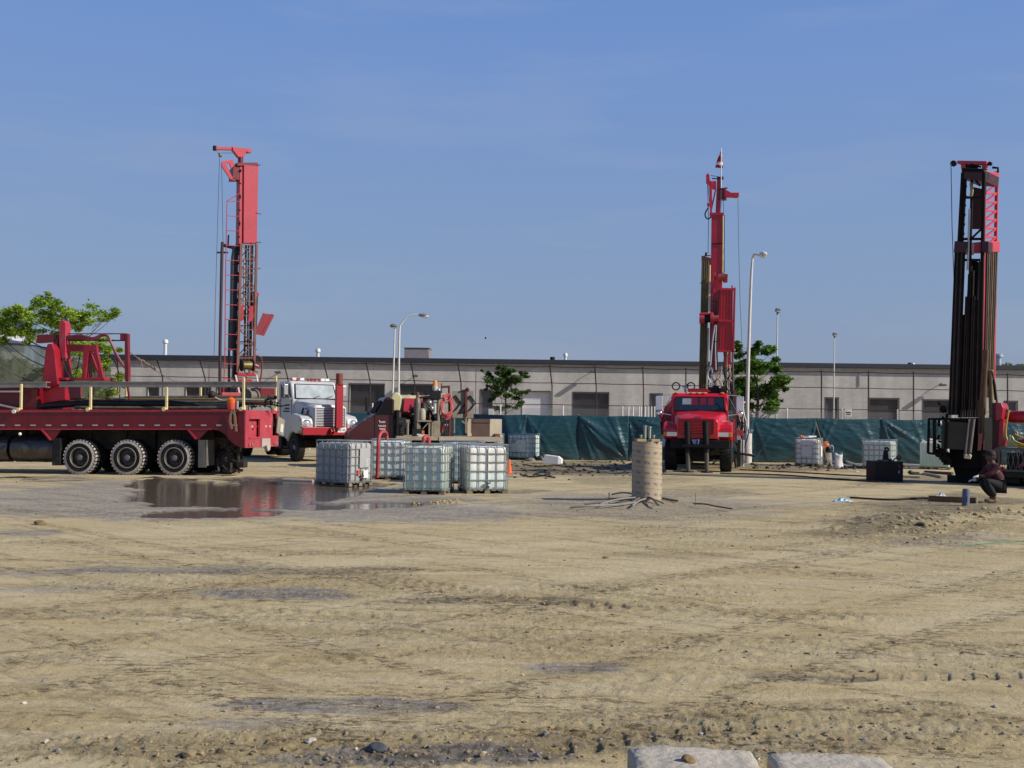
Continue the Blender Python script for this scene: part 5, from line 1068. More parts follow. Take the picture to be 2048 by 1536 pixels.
# ---------------- red drill truck, centre right ----------------
def build_red_rig():
    a_=R(-12); fwd=Vector((math.sin(a_),-math.cos(a_),0)); left=Vector((math.cos(a_),math.sin(a_),0)); rz=math.atan2(fwd.y,fwd.x)
    w0=G(1458,943); D=w0.y; p=W(1397,900,D-1.0); T=Fr('red_drill_truck','bright red drill truck facing the camera, brown and red masts raised behind its cab','drill rig',(p.x,p.y,0),rz)
    rd=REDC(); T.ax=0
    Z=lambda px,py,x: T.hit(px,py,0,x).z
    Y=lambda px,py,x: T.hit(px,py,0,x).y
    xl,xr=Y(1328,880,-.5),Y(1465,880,-.5)  # y at left / right of picture
    z0=Z(1397,878,-.1); zg1=Z(1392,839,-.1); zg0=Z(1392,866,-.1); zw=Z(1397,824,-1.6); g0,g1=Y(1357,850,-.1),Y(1427,850,-.1)
    yc=(xl+xr)/2
    # hood loft
    secs=[(-.05,(g1-g0)/2+.08,z0+.02,zg1+.02),(-.15,(g1-g0)/2+.16,z0,zg1+.07),(-.9,(g1-g0)/2+.25,z0+.1,zw-.08),(-1.65,.98,z0+.1,zw+.02)]
    mb=MB(); rings=[]
    for x,hw,a,b in secs:
        r=.17; pts=[(-hw,a),(-hw,b-r)]+[(-hw+r-r*math.cos(R(k*22.5)),b-r+r*math.sin(R(k*22.5))) for k in range(1,4)]+[(-hw+r,b),(0,b+.04),(hw-r,b)]+[(hw-r+r*math.sin(R(k*22.5)),b-r+r*math.cos(R(k*22.5))) for k in range(1,4)]+[(hw,b-r),(hw,a)]
        rings.append([Vector((x,yc+q,w_)) for q,w_ in pts])
    n=len(rings[0]); mb.add([v for r_ in rings for v in r_],[tuple(range(n))]+[(i*n+k,i*n+k+1,(i+1)*n+k+1,(i+1)*n+k) for i in range(3) for k in range(n-1)],True)
    hood=mb.build('hood',rd,T)
    mb=MB(); mb.b2((-.03,g0,zg0-.02),(-.045,g1,zg1)); gr=mb.build('grille',M('grille_dark_red',(.06,.004,.01),.5),T)
    for k in range(9):
        z=zg0+.02+(zg1-zg0-.05)*k/8; mb=MB(); mb.b2((-.028,g0+.02,z-.013),(.0,g1-.02,z+.013)); mb.build('grille_bar',rd,gr)
    mb=MB(); mb.b2((-.03,g0-.03,zg0-.03),(.012,g0,zg1+.02)); mb.b2((-.03,g1,zg0-.03),(.012,g1+.03,zg1+.02)); mb.b2((-.03,g0-.03,zg1+.003),(.012,g1+.03,zg1+.03)); mb.build('grille_surround',rd,gr)
    hw=(xr-xl)/2
    for s in (-1,1):
        xs=-.95; Rw=.64; zt_=Z(1397,851,-.4)
        outer=[(-.16,z0),(-.1,z0+.12),(-.14,zt_-.1),(-.32,zt_+.03),(-.95,zt_+.14),(-1.5,zt_+.04),(-1.66,z0-.2)]
        inner=[(-1.58,z0-.2)]+[(xs+Rw*math.cos(R(t)),.56+Rw*math.sin(R(t))) for t in range(160,40,-20)]+[(-.45,z0)]
        P=[Vector((x,yc+s*.66,z)) for x,z in outer+inner]; mb=MB(); mb.prism(P,(0,s*(hw-.66),0)); mb.build('fender',rd,T,bevel=.06)
        zh=Z(1397,869,-.1); y1=yc+s*(hw-.42); y2=yc+s*(hw-.12)
        mb=MB(); mb.b2((-.115,y1-.16 if s>0 else y1+.16,zh-.075),(-.085,y2,zh+.08)); mb.build('headlight',LENS(),T,bevel=.012)
        mb=MB(); mb.b2((-.125,y2+s*.005,zh-.075),(-.08,y2+s*.11,zh+.08)); mb.build('turn_signal',AMBER(),T,bevel=.012)
        wheel(T,(xs,yc+s*(hw-.02),.56),.56,.42,s,rimcol=M('dark_rim',(.05,.05,.05),.5,.3,dirt=.2))
        mb=MB(); mb.ball((-.20,yc+s*(hw-.55),zt_+.12),.02); mb.build('rivet',CHROME(),T)
    # bumper and shadowed underside
    mb=MB(); mb.b2((.02,yc-hw+.25,z0-.33),(-.2,yc+hw-.1,z0-.03)); mb.build('bumper',BLK(),T,bevel=.02)
    mb=MB(); mb.cyl((-.95,yc-hw+.2,.5),(-.95,yc+hw-.2,.5),.08,10); mb.b2((-.6,yc-.4,.35),(-1.4,yc+.4,.9)); mb.build('front_axle',BLK(),T)
    mb=MB()
    for k in range(16):
        q=Vector((random.uniform(-1.5,-.3),yc+random.uniform(-.7,.7),random.uniform(.25,.95))); mb.tube([q,q+Vector((random.uniform(-.4,.4),random.uniform(-.4,.4),random.uniform(-.2,.2)))],.025,5)
    mb.build('underside_lines',GRIME(),T)
    # licence plate
    mb=MB(); q=[T.hit(x,y,0,.04) for x,y in ((1383,879),(1399,879),(1396,893),(1388,893))]; mb.prism(q,(-.012,0,0)); mb.m=1; q=[T.hit(x,y,0,.045) for x,y in ((1392,880),(1397,880),(1395,892),(1391,892))]; mb.prism(q,(-.004,0,0)); mb.build('plate',[M('plate_bluewhite',(.5,.55,.68),.4),M('plate_blue',(.05,.09,.3),.4)],T)
    # jack legs in front
    for x0,x1 in ((1374.5,1376.5),(1411,1414)):
        o=MB(); T.rod(o,[(x0-.5,845),(x1-1,905)],.10,.18,n=12); T.rod(o,[(x0-.5,843),(x0-.5,846)],.085,.18); o=o.build('jack_leg',BLK(),T)
        mb=MB(); T.rod(mb,[(x1-1,903),(x1,943)],.075,.18,n=12); mb.build('jack_ram',M('grey_brown_ram',(.12,.10,.08),.5,.3,rust=.4),o)
        mb=MB(); f=T.hit(x1,944,0,.18); mb.cyl((f.x,f.y,-.02),(f.x,f.y,.05),.2,12); mb.build('jack_foot',GRIME(),o)
    mb=MB(); mb.b2((.02,yc-.5,z0-.28),(.3,yc+.5,z0-.18)); mb.build('jack_beam',BLK(),T)
    # cab
    x0,x1=-1.6,-3.1; zr=Z(1400,786,-2.0); zs=zw; cw=1.02
    mb=MB(); P=[Vector((x,yc-cw,z)) for x,z in ((x0,z0-.1),(x0,zs),(x0-.35,zr-.1),(x0-.5,zr-.01),(x1+.1,zr),(x1,zr-.1),(x1,z0-.1))]; mb.prism(P,(0,2*cw,0)); cab=mb.build('cab',rd,T,bevel=.07)
    a=Vector((x0+.006,yc,zs+.04)); b=Vector((x0-.32,yc,zr-.16)); nrm=Vector((1,0,.45)).normalized()*.012
    mb=MB(); mb.prism([a+Vector((0,-cw+.13,0))+nrm,a+Vector((0,cw-.13,0))+nrm,b+Vector((0,cw-.17,0))+nrm,b+Vector((0,-cw+.17,0))+nrm],nrm*.5); ws=mb.build('windshield',M('deep_glass',(.015,.02,.03),.06,spec=.8,coat=.6,var=.1),cab)
    # what shows through the glass: a rear window and the red wall behind
    mb=MB(); f=lambda u,t: a.lerp(b,t)+Vector((0,u,0))+nrm*1.7
    for u0,u1,t0,t1 in ((-.62,-.30,.45,.9),): mb.prism([f(u0,t0),f(u1,t0),f(u1,t1),f(u0,t1)],nrm*.1)
    mb.build('rear_window_view',M('pale_view',(.22,.24,.28),.3),ws)
    mb=MB()
    for u in (-.28,.02,.30): mb.prism([f(u,.42),f(u+.2,.42),f(u+.2,.95),f(u,.95)],nrm*.1)
    mb.build('seat_back_view',M('seat_red',(.16,.008,.02),.4),ws)
    mb=MB()
    for pp,qq in (((a,-cw+.12),(a,cw-.12)),((b,-cw+.16),(b,cw-.16)),((a,-cw+.12),(b,-cw+.16)),((a,cw-.12),(b,cw-.16))): mb.beam(pp[0]+Vector((0,pp[1],0))+nrm,qq[0]+Vector((0,qq[1],0))+nrm,.035)
    mb.build('windshield_seal',BLK(),cab)
    for u in (-.45,.3): mb=MB(); mb.beam(a+Vector((.04,u,-.02)),a.lerp(b,.12)+Vector((.05,u+.42,0)),.018); mb.build('wiper',BLK(),cab)
    for u in (-.85,-.3,-.08,.14,.8): mb=MB(); mb.ball((x0-.44,yc+u,zr+.0),.05,10,(1,1.6,.7)); mb.build('roof_marker',M('marker_amber',(.75,.25,.05),.3),cab)
    for s in (-1,1):
        mb=MB(); mb.prism([(x0-.1,yc+s*(cw+.004),zs+.05),(x0-.4,yc+s*(cw+.004),zr-.16),(x1+.3,yc+s*(cw+.004),zr-.16),(x1+.3,yc+s*(cw+.004),zs+.05)],(0,s*.01,0)); mb.build('side_window',GLASS(),cab)
        y=yc+s*(cw+.42); mb=MB(); mb.tube([(x0-.1,yc+s*cw,zr-.08),(x0+.05,y,zr-.1),(x0+.05,y,zs-.05),(x0,yc+s*cw,zs-.12)],.018,6); mb.tube([(x0-.3,yc+s*cw,zr-.12),(x0+.05,yc+s*(cw+.3),zs+.02)],.016,6); br=mb.build('mirror_bracket',CHROME(),T)
        mb=MB(); mb.box((x0+.06,y,(zs+zr)/2-.04),(.06,.26,.52)); mb.build('mirror',M('mirror_back_chrome',(.72,.73,.75),.25,.5),br,bevel=.02)
        mb=MB(); mb.ball((x0+.06,y,zs-.06),.1,12,(.4,1,1)); mb.build('round_mirror',CHROME(),br)
    # open door on the left of the picture
    mb=MB(); yd=yc-cw-.0; mb.prism([(x0-.05,yd,z0+.1),(x0+.02,yd-.35,z0+.12),(x0+.02,yd-.40,zs-.05),(x0-.12,yd-.25,zs+.12),(x0-.15,yd,zr-.25)],(-.05,0,0)); mb.build('open_door',M('door_dark_red',(.20,.006,.014),.35),T,bevel=.01)
    # hood decal: white paint scrawl
    mb=MB(); q=lambda px,py: T.hit(px,py,0,-.42)
    for st in ([(1436,842),(1440,839),(1438,843),(1442,845)],[(1441,838),(1444,836),(1442,842)],[(1443,846),(1447,840),(1446,846),(1450,844)]):
        pass
    for k,(px,py) in enumerate(((1438,841),(1443,843),(1447,846))):
        p=q(px,py); hz=zt_+.22
        for j in range(2): mb.box((-.36-.10*k,yc+.80+.09*k+.03*j,zt_+.165),(.15,.025,.012),Matrix.Rotation(.5+.5*j,3,'Z'))
    mb.build('decal',M('decal_white',(.75,.72,.72),.5),T)
    mb=MB(); mb.b2((-.06,yc-.12,zg1+.075),(-.02,yc+.12,zg1+.1)); mb.build('hood_badge',M('badge_dark_red',(.2,.01,.02),.4),T)
    hide_chassis(T,-10.2,-.3,.95); underbody(T,-9.4,-1.7,.5,1.03,1.0)
    # deck and equipment behind the cab
    mb=MB(); mb.b2((-3.3,yc-1.2,1.05),(-9.6,yc+1.25,1.25)); mb.build('rear_deck',RED(),T,bevel=.02)
    mb=MB(); T.poly(mb,[(1374,782),(1378,777),(1414,777),(1418,782)],-2.6,-3.4); T.poly(mb,[(1376,784),(1420,784),(1420,781),(1376,781)],-2.3,-2.5); mb.build('mast_rest',RED(),T,bevel=.01)
    for x in (-7.2,-8.5):
        for s in (1,-1): wheel(T,(x,yc+s*1.15,.55),.55,.5,s,dual=True)
    XM=-7.6; T.val=XM; H=lambda x,y,v=XM: T.hit(x,y,0,v)
    # inner mast (dark red boom) with cream pipe
    mr=M('deep_red_boom',(.42,.008,.03),.35,var=.2,dirt=.12,rust=.08,coat=.2)
    mb=MB(); T.poly(mb,[(1419,700),(1443,700),(1446,429),(1423,430)],XM,XM-.45); T.rect(mb,1419,425,1448,431,XM+.04,XM-.5); mb.build('inner_boom',mr,T,bevel=.012)
    mb=MB(); T.rod(mb,[(1445.5,545),(1446.5,427)],.035,XM); mb.build('cream_pipe',YEL(),T)
    mb=MB(); T.bar(mb,(1423,487),(1446,487),.03,XM+.02); T.rod(mb,[(1431,487),(1431.1,487.5)],.06,XM+.04); T.rod(mb,[(1438,487),(1438.1,487.5)],.06,XM+.04); mb.build('boom_clamp',BLK(),T)
    mb=MB(); T.rod(mb,[(1448,545),(1448.5,430)],.02,XM); mb.build('side_hose',BLK(),T)
    # crown
    mb=MB(); T.poly(mb,[(1431,426),(1440,426),(1443,357),(1434,357)],XM-.05,XM-.35); mb.build('crown_post',mr,T,bevel=.01)
    mb=MB(); T.poly(mb,[(1420,425),(1424,425),(1424,372),(1427,369),(1425,363),(1420,361),(1419,350),(1416,346),(1412,350),(1412,366),(1418,370),(1419,395)],XM,XM-.15); T.poly(mb,[(1421,418),(1424,418),(1432,380),(1430,378)],XM-.05,XM-.2); T.poly(mb,[(1423,377),(1432,378),(1432,362),(1424,362)],XM-.05,XM-.25); T.rect(mb,1414,406,1421,412,XM+.05,XM-.1); mb.build('crown_arm',M('jib_red2',(.50,.02,.05),.42,var=.15,dirt=.1),T,bevel=.008)
    mb=MB(); T.poly(mb,[(1449,393),(1465,393.5),(1473,394.5),(1478,391),(1478,385),(1462,385),(1454,380),(1449,382)],XM+.05,XM-.2); T.rect(mb,1449,380,1453,400,XM+.02,XM-.15); mb.build('side_arm',M('jib_red2',(.50,.02,.05)),T,bevel=.01)
    mb=MB(); T.poly(mb,[(1436,400),(1453,397),(1452,378),(1437,379)],XM-.02,XM-.35); T.rod(mb,[(1437,378),(1455,376)],.03,XM); mb.build('crown_bracket',MAROON(),T)
    mb=MB(); T.rod(mb,[(1434,357),(1447,356)],.07,XM-.1); T.rod(mb,[(1421,351),(1441,354)],.012,XM-.1); T.rod(mb,[(1424,357),(1440,358)],.025,XM-.1); mb.build('crown_sheaves',M('dark_red_steel',(.10,.01,.015),.5),T)
    mb=MB(); P=smooth([H(1417,415),H(1411,425),H(1411,433),H(1416,438),H(1422,434)],5); mb.tube(P,.03,7); mb.build('loop_hose',HOSE(),T)
    mb=MB(); T.rod(mb,[(1415,370),(1417,440),(1416,508)],.011,XM-.1,n=4); T.rod(mb,[(1416,370),(1419,405)],.011,XM-.1,n=4); T.rod(mb,[(1476,394),(1477,480),(1480,600),(1486,735)],.010,XM-.1,n=4); T.rod(mb,[(1447,395),(1449,545)],.012,XM,n=4); mb.build('winch_lines',CABLE(),T)
    # brown rod box on the left
    ol=OLIVE(); mb=MB(); T.poly(mb,[(1398,778),(1412,778),(1418,520),(1404,520)],XM+.1,XM-.3); rb=mb.build('rod_rack',ol,T)
    for k in range(4):
        mb=MB(); T.rod(mb,[(1399.5+k*3.6,775),(1405.5+k*3.6,522)],.045,XM+.11,n=8); mb.build('drill_rod',ol,rb)
    mb=MB(); T.poly(mb,[(1403,524),(1422,527),(1422,516),(1403,511)],XM+.12,XM-.35); mb.build('rack_cap',M('brown_red_cap',(.13,.03,.025),.5),T)
    mb=MB(); T.rod(mb,[(1408,512),(1421,511)],.02,XM); T.rod(mb,[(1412,511),(1412,505)],.045,XM); T.rod(mb,[(1400,566),(1421,567)],.018,XM+.1); mb.build('rack_fittings',BLK(),T)
    mb=MB(); T.rod(mb,[(1418,623),(1420,530)],.03,XM+.12); T.rod(mb,[(1414.5,730),(1417,656)],.03,XM+.12); mb.build('cream_rod',YEL(),T)
    # right hand ribbed carriage
    cr=M('carriage_red',(.60,.005,.018),.36,var=.12,dirt=.06,coat=.2)
    mb=MB(); T.poly(mb,[(1432,700),(1464,705),(1466,576),(1440,577)],XM+.35,XM-.2); T.poly(mb,[(1450,735),(1466,735),(1468,706),(1446,702)],XM+.3,XM-.2); cg=mb.build('carriage',cr,T)
    for px in (1444,1449,1455,1462,1468):
        mb=MB(); T.bar(mb,(px-3,702),(px+.5,576),.05,XM+.38); mb.build('carriage_rib',cr,cg)
    mb=MB(); 
    for y in (578,641,702): T.bar(mb,(1434 if y>600 else 1441,y),(1470,y+1),.09,XM+.4)
    T.bar(mb,(1464,577),(1464,571),.06,XM+.4); T.bar(mb,(1470,575),(1467,702),.06,XM+.42); mb.build('carriage_band',rd,cg)
    mb=MB(); T.rod(mb,[(1424,700),(1427,600),(1429,545)],.05,XM+.25); T.poly(mb,[(1420,745),(1432,745),(1438,580),(1422,580)],XM+.1,XM-.2); mb.build('inner_channel',mr,T)
    for y0 in (601,): 
        mb=MB()
        for px in (1428,1434):
            for k in range(5): T.rod(mb,[(px,600+k*7),(px,604+k*7)],.04,XM+.42,n=8)
        mb.build('valve_row',BLK(),T)
    # motor and winch
    mb=MB(); T.rod(mb,[(1437,556),(1450,553)],.16,XM+.3,n=14); mb.build('motor',M('red_brown_motor',(.33,.06,.05),.5,dirt=.3),T)
    mb=MB(); T.poly(mb,[(1446,564),(1455,564),(1456,548),(1443,547)],XM+.35,XM+.1); mb.build('motor_box',M('brown_red',(.25,.03,.03),.5),T,bevel=.02)
    mb=MB(); T.rod(mb,[(1399,637),(1409,637)],.22,XM+.45,n=18); T.rod(mb,[(1421,637),(1427,637)],.24,XM+.45,n=18); T.rod(mb,[(1427,637),(1438,637)],.13,XM+.45,n=12); w1=mb.build('winch_housing',REDF(),T)
    mb=MB(); T.rod(mb,[(1409,637),(1421,637)],.17,XM+.45,n=16); mb.build('winch_drum',BLK(),w1)
    mb=MB(); T.rod(mb,[(1399,628),(1424,627)],.05,XM+.6); mb.build('winch_guard',REDF(),w1)
    # hoses and cylinders under the winch
    for k,(pts,r,m) in enumerate((([(1430,650),(1425,685),(1420,740)],.035,GALV()),([(1433,650),(1431,690),(1432,740)],.03,GALV()),([(1436,650),(1434,700),(1436,745)],.025,HOSE()),([(1424,735),(1423,785)],.05,CHROME()),([(1462,705),(1463,725)],.05,M('pale_valve',(.45,.45,.43),.4,.4)),
        ([(1425,683),(1434,683)],.03,BLK()),([(1466,700),(1463,760),(1459,790)],.03,HOSE()),([(1450,705),(1448,745),(1458,785)],.03,HOSE()),([(1455,705),(1453,750),(1447,780)],.03,M('cream_hose',(.45,.40,.28),.5)))):
        mb=MB(); mb.tube(smooth([H(x,y,XM+.5) for x,y in pts],4) if len(pts)>2 else [H(x,y,XM+.5) for x,y in pts],r,7); mb.build('ram' if k<2 else 'hose',m,T)
    rr=random.Random(4); hm=[HOSE(),M('cream_hose',(.45,.40,.28)),M('dark_red_hose',(.17,.03,.035)),GALV()]
    for k in range(16):
        x=rr.uniform(1416,1462); d=rr.uniform(-1,1); v=XM+rr.uniform(.1,1.2); pts=[(x,rr.uniform(725,745)),(x+d*6,752),(x-d*7,768),(x+rr.uniform(-6,10),788)]
        mb=MB(); mb.tube(smooth([H(a_,b_,v) for a_,b_ in pts],4),rr.uniform(.015,.03),6); mb.build('hose',hm[k%4],T)
    mb=MB()
    for px,py in ((1421,782),(1432,779),(1440,784),(1448,780)): mb.box(H(px,py,-4.2),(.2,.22,.3))
    mb.b2((-3.4,yc-.5,1.25),(-5.0,yc+.9,2.1)); mb.build('engine_bay',GRIME(),T)
    # ring lamps
    ob=MB(); q=T.hit(1367,790,0,-3.6); T.rod(ob,[(1370,784),(1370,772)],.04,-3.6); T.rod(ob,[(1360,771),(1382,771)],.025,-3.6); T.rod(ob,[(1362,769),(1366,774),(1374,768),(1378,773)],.03,-3.6); lb=ob.build('lamp_bracket',GALV(),T)
    for px,py in ((1352,772.5),(1382,772.5)):
        c=T.hit(px,py,0,-3.55); mb=MB(); mb.tube([c+Vector((0,math.cos(R(t))*.14,math.sin(R(t))*.14)) for t in range(0,360,20)],.028,6,closed=True); mb.build('lamp_ring',RUB(),lb)
    # equipment down the right side
    mb=MB(); T.poly(mb,[(1466,885),(1474,885),(1472,780),(1466,780)],-3.5,-4.0); T.rod(mb,[(1467,800),(1465,705)],.035,-4,n=8); mb.build('side_stack',M('brown_grey_stack',(.10,.07,.065),.6,rust=.4),T)
    rr=random.Random(8)
    for k in range(22):
        x=rr.uniform(1470,1490); y=rr.uniform(800,860); mb=MB(); pts=[T.hit(x,y,0,-5),T.hit(x+rr.uniform(-6,8),y+rr.uniform(8,25),0,-4.6),T.hit(x+rr.uniform(-3,12),y+rr.uniform(25,50),0,-4.4)]
        mb.tube(smooth(pts,4),rr.uniform(.015,.035),6); mb.build('side_hose',[HOSE(),M('dark_red_hose',(.17,.03,.035)),M('cream_hose',(.45,.40,.28)),GRIME()][k%4],T)
    mb=MB(); T.rect(mb,1470,859,1480,875,-3.9,-4.6); T.rect(mb,1481,860,1487,872,-4.0,-4.6); mb.build('side_box',REDF(),T,bevel=.01)
    mb=MB(); T.rect(mb,1473,872,1481,880,-3.8,-4.2); mb.build('grey_box',GALV(),T,bevel=.01)
    for px in (1482,1486.5): mb=MB(); T.rod(mb,[(px,880),(px-.5,933)],.045,-4.4); mb.build('side_jack',M('white_jack',(.55,.54,.5),.4,.2,dirt=.3),T)
    mb=MB(); T.poly(mb,[(1474,934),(1480,934),(1480,885),(1474,885)],-4.2,-4.6); T.rod(mb,[(1468,905),(1500,910),(1510,912)],.05,-4.3); T.rod(mb,[(1470,918),(1472,935)],.05,-4.2); mb.build('side_arm',GRIME(),T)
    mb=MB(); T.rect(mb,1466,838,1470,868,-3.0,-3.4); T.rod(mb,[(1464,838),(1464,868)],.03,-3.2); mb.build('grab_rail',REDF(),T)
    mb=MB(); T.rect(mb,1470,798,1479,826,-3.6,-3.64); mb.build('rear_mirror_board',M('white_board',(.62,.63,.66),.5),T)
    # flag at the mast head
    F=Fr('flag','small red and white flag drooping from a pole atop the red mast','flag',T.w(H(1441.5,357,XM-.1)),rz); F.ax=0; F.val=0
    mb=MB(); F.rod(mb,[(1442,426),(1442.6,297)],.025,.06,n=6); mb.build('pole',GALV(),F)
    mb=MB(); rows=[(300,1442.5,1443),(306,1440,1443.5),(312,1437.5,1444),(318,1435,1444.5),(324,1432.5,1445),(330,1431,1445.5),(336,1431.5,1446)]
    vs=[];fs=[];cols=[0,1,0,1,1,0] 
    for i,(y,xa,xb) in enumerate(rows):
        for k in range(5):
            p=F.hit(xa+(xb-xa)*k/4,y,0,0); vs.append(p+Vector((.05*math.sin(k*1.8+i),0,0)))
    for i,cc in enumerate((1,1,0,0,1,0)):
        mb2=[(i*5+k,i*5+k+1,(i+1)*5+k+1,(i+1)*5+k) for k in range(4)]
        mb.m={0:0,1:1}[0 if i in (0,2,3,5) else 1]; o=len(mb.v)
        if i==0: mb.v+= [tuple(v) for v in vs]
        for f_ in mb2: mb.f.append(list(f_)); mb.mi.append(mb.m); mb.sm.append(True)
    fo=mb.build('cloth',[M('flag_red',(.42,.02,.04),.7,var=.1),M('flag_white',(.75,.73,.73),.7,var=.05)],F,fix=False); sm=fo.modifiers.new('t','SOLIDIFY'); sm.thickness=.008
    return T
build_red_rig()

# ---------------- right hand rig ----------------
def build_right_rig():
    b=G(1945,968); a=R(-43); T=Fr('tall_drill_rig','large rig with black pipe filled red topped mast, cut by the right picture edge','drill rig',(b.x,b.y+.9,0),a)
    # local x runs along the truck toward the right and the camera; the mast stands at its rear end
    # front plane of the mast (facing camera-left) is local y=-.65 ; right side face is local x=+.6
    T.ax=1; YF=-.65; T.val=YF; H=lambda x,y,v=YF: T.hit(x,y,1,v)
    pink=M('mast_pink_red',(.50,.045,.07),.5,var=.15,dirt=.15,rust=.12); bk=M('shaded_oily_steel',(.007,.0055,.005),.7,spec=.2,var=.5,dirt=.15,dirtcol=(.03,.02,.013),bump=.3);  # grime and front-face shade both put into the black; pink is the lit side
    def leg(px0,py0,px1,py1,v,w,m,nm='mast_leg'):
        mb=MB(); mb.beam(H(px0,py0,v),H(px1,py1,v),w); return mb.build(nm,m,T)
    # front legs (dark) and right side legs (lit)
    leg(1902,800,1926,345,YF,.09,bk); leg(1908,800,1932,345,YF,.06,bk); leg(1960,800,1968,345,YF,.09,pink if False else bk); leg(1935,800,1944,345,YF,.06,bk)
    XS=.62; K=lambda x,y,v=XS: T.hit(x,y,0,v)
    mb=MB(); mb.beam(K(1963,800),K(1969,345),.09); mb.build('mast_leg',pink,T); mb=MB(); mb.beam(K(1986,800),K(1994,343),.09); mb.build('mast_leg',pink,T)
    mb=MB(); n=8
    for i in range(n):
        y0=352+i*17.5; y1=y0+17.5; mb.beam(K(1969,y0),K(1993,y0),.06); mb.beam(K(1993,y0),K(1969,y1),.05)
    mb.build('side_lattice',pink,T)
    mb=MB()
    for i in range(24):
        y0=352+i*19; y1=y0+19; o=(y0-352)*.052; mb.beam(H(1926-o,y0),H(1934-o,y0),.045); mb.beam(H(1934-o,y0),H(1926-o,y1),.045)
    mb.build('front_lattice',bk,T)
    mb=MB()
    for y in (352,395,478,520): o=(y-352)*.05; mb.beam(H(1928-o,y),H(1968-o,y),.07)
    mb.beam(H(1944,476),H(1966,455),.05); mb.beam(H(1945,352),H(1960,372),.05); mb.build('cross_brace',bk,T)
    # crown
    mb=MB(); T.poly(mb,[(1924,357),(1967,361),(1969,340),(1924,336)],YF-.04,YF+1.2); mb.build('crown_frame',M('crown_dark_red',(.045,.006,.01),.5,rust=.3),T,bevel=.01)
    mb=MB(); P=[K(x,y,XS+.05) for x,y in ((1970,355),(1996,357),(1996,344),(1970,343))]; mb.prism(P,(-.1,0,0)); mb.build('crown_plate',pink,T,bevel=.008)
    mb=MB(); T.poly(mb,[(1914,327),(1973,328.5),(1973,322),(1914,321)],YF+.3,YF+.55); mb.beam(H(1928,338,YF+.4),H(1928,327,YF+.4),.14); mb.beam(H(1970,340,YF+.4),H(1970,327,YF+.4),.14); mb.build('crown_beam',pink,T,bevel=.01)
    mb=MB(); mb.tube([H(1932,332,YF+.4),H(1955,336,YF+.4)],.05,6); mb.tube([H(1940,329,YF+.3),H(1962,334,YF+.3)],.03,6); mb.tube([H(1985,335,YF+.4),H(1996,336,YF+.4),H(1996,345,YF+.4)],.035,6); mb.build('crown_fittings',bk,T); mb=MB(); mb.tube([H(1925,340),H(1968,342)],.07,8); mb.build('crown_roller',bk,T)
    for px,py,r in ((1907,327,.09),(1980,327.5,.06)):
        mb=MB(); c=H(px,py,YF+.42); mb.lathe([(0,-.04),(r,-.04),(r*.85,0),(r,.04),(0,.04)],c,(0,1,0),18); mb.build('sheave',BLK(),T)
    mb=MB(); T.rod(mb,[(1902,327),(1904,450),(1909,590)],.012,YF+.3,n=5); mb.build('winch_line',CABLE(),T)
    # dark panel inside the head
    mb=MB(); T.poly(mb,[(1941,458),(1963,458),(1966,378),(1947,374)],YF+.5,YF+.55); mb.build('head_panel',M('dark_red_panel',(.05,.006,.01),.6),T)
    mb=MB(); mb.tube([H(1942,366),H(1944,382),H(1942,394)],.05,8); mb.build('hook',M('brass_hook',(.25,.22,.10),.5,.4),T)
    mb=MB(); mb.tube([H(1936,540),H(1940,418)],.045,10); mb.build('bright_rod',GALV(),T)
    # collars
    mb=MB(); T.poly(mb,[(1907,505),(1933,505),(1934,483),(1909,482)],YF-.12,YF+.5); mb.build('rod_collar',M('crown_dark_red',(.045,.006,.01)),T,bevel=.015)
    mb=MB(); P=[K(x,y,XS+.12) for x,y in ((1976,504),(2000,504),(2000,482),(1977,482))]; mb.prism(P,(-.5,0,0)); mb.build('rod_collar',pink,T,bevel=.015)
    mb=MB(); T.poly(mb,[(1963,503),(1977,504),(1977,483),(1964,482)],YF-.05,YF+.3); mb.build('collar_side',M('crown_dark_red',(.045,.006,.01)),T)
    # rod bundles: left, front centre, right
    gold=M('brown_gold_rod',(.14,.085,.04),.45,.3,var=.4,rust=.3); mb0=[]
    mb=MB(); T.poly(mb,[(1918,820),(1945,820),(1950,560),(1936,560)],YF+.3,YF+.6); mb.build('rod_bin',bk,T)
    brod=M('oily_brown_rod',(.035,.02,.012),.4,.35,var=.5,rust=.3)
    for k in range(5):
        mb=MB(); mb.tube([H(1899+k*4.2,830,YF-.05),H(1911.5+k*4.2,505,YF-.05)],.038,8); mb.build('drill_rod',brod if k%2 else bk,T)
    for k in range(6):
        mb=MB(); mb.tube([K(1966+k*3.4,795 if k>1 else 830,XS+.06),K(1974+k*3.9,504,XS+.06)],.042,8); mb.build('drill_rod',gold if k in(1,3,5) else M('dark_brown_rod',(.045,.03,.02),.45,.3,rust=.3),T)
    for k in range(9):
        y1=random.uniform(508,640); mb=MB(); mb.tube([H(1918+k*5.0,835,YF+.05),H(1931+k*4.2-(y1-505)*.03,y1,YF+.05)],.035,8); mb.build('drill_rod',brod if k%3 else bk,T)
    mb=MB(); T.poly(mb,[(1934,660),(1952,660),(1958,525),(1940,515)],YF+.2,YF+.25); mb.build('mast_plate',bk,T)
    for x0,x1,m in ((1958,1969,RUST()),(1964,1974,gold)):
        mb=MB(); mb.tube([H(x0,870,YF-.1),H(x1,700,YF-.1)],.05,9); mb.build('brown_ram',m,T)
    mb=MB(); mb.tube([K(1979,900,XS+.15),K(1984,830,XS+.15),K(1981,740,XS+.15)],.085,12); mb.build('tan_column',M('tan_column',(.30,.23,.12),.55,.1,rust=.35,var=.3),T)
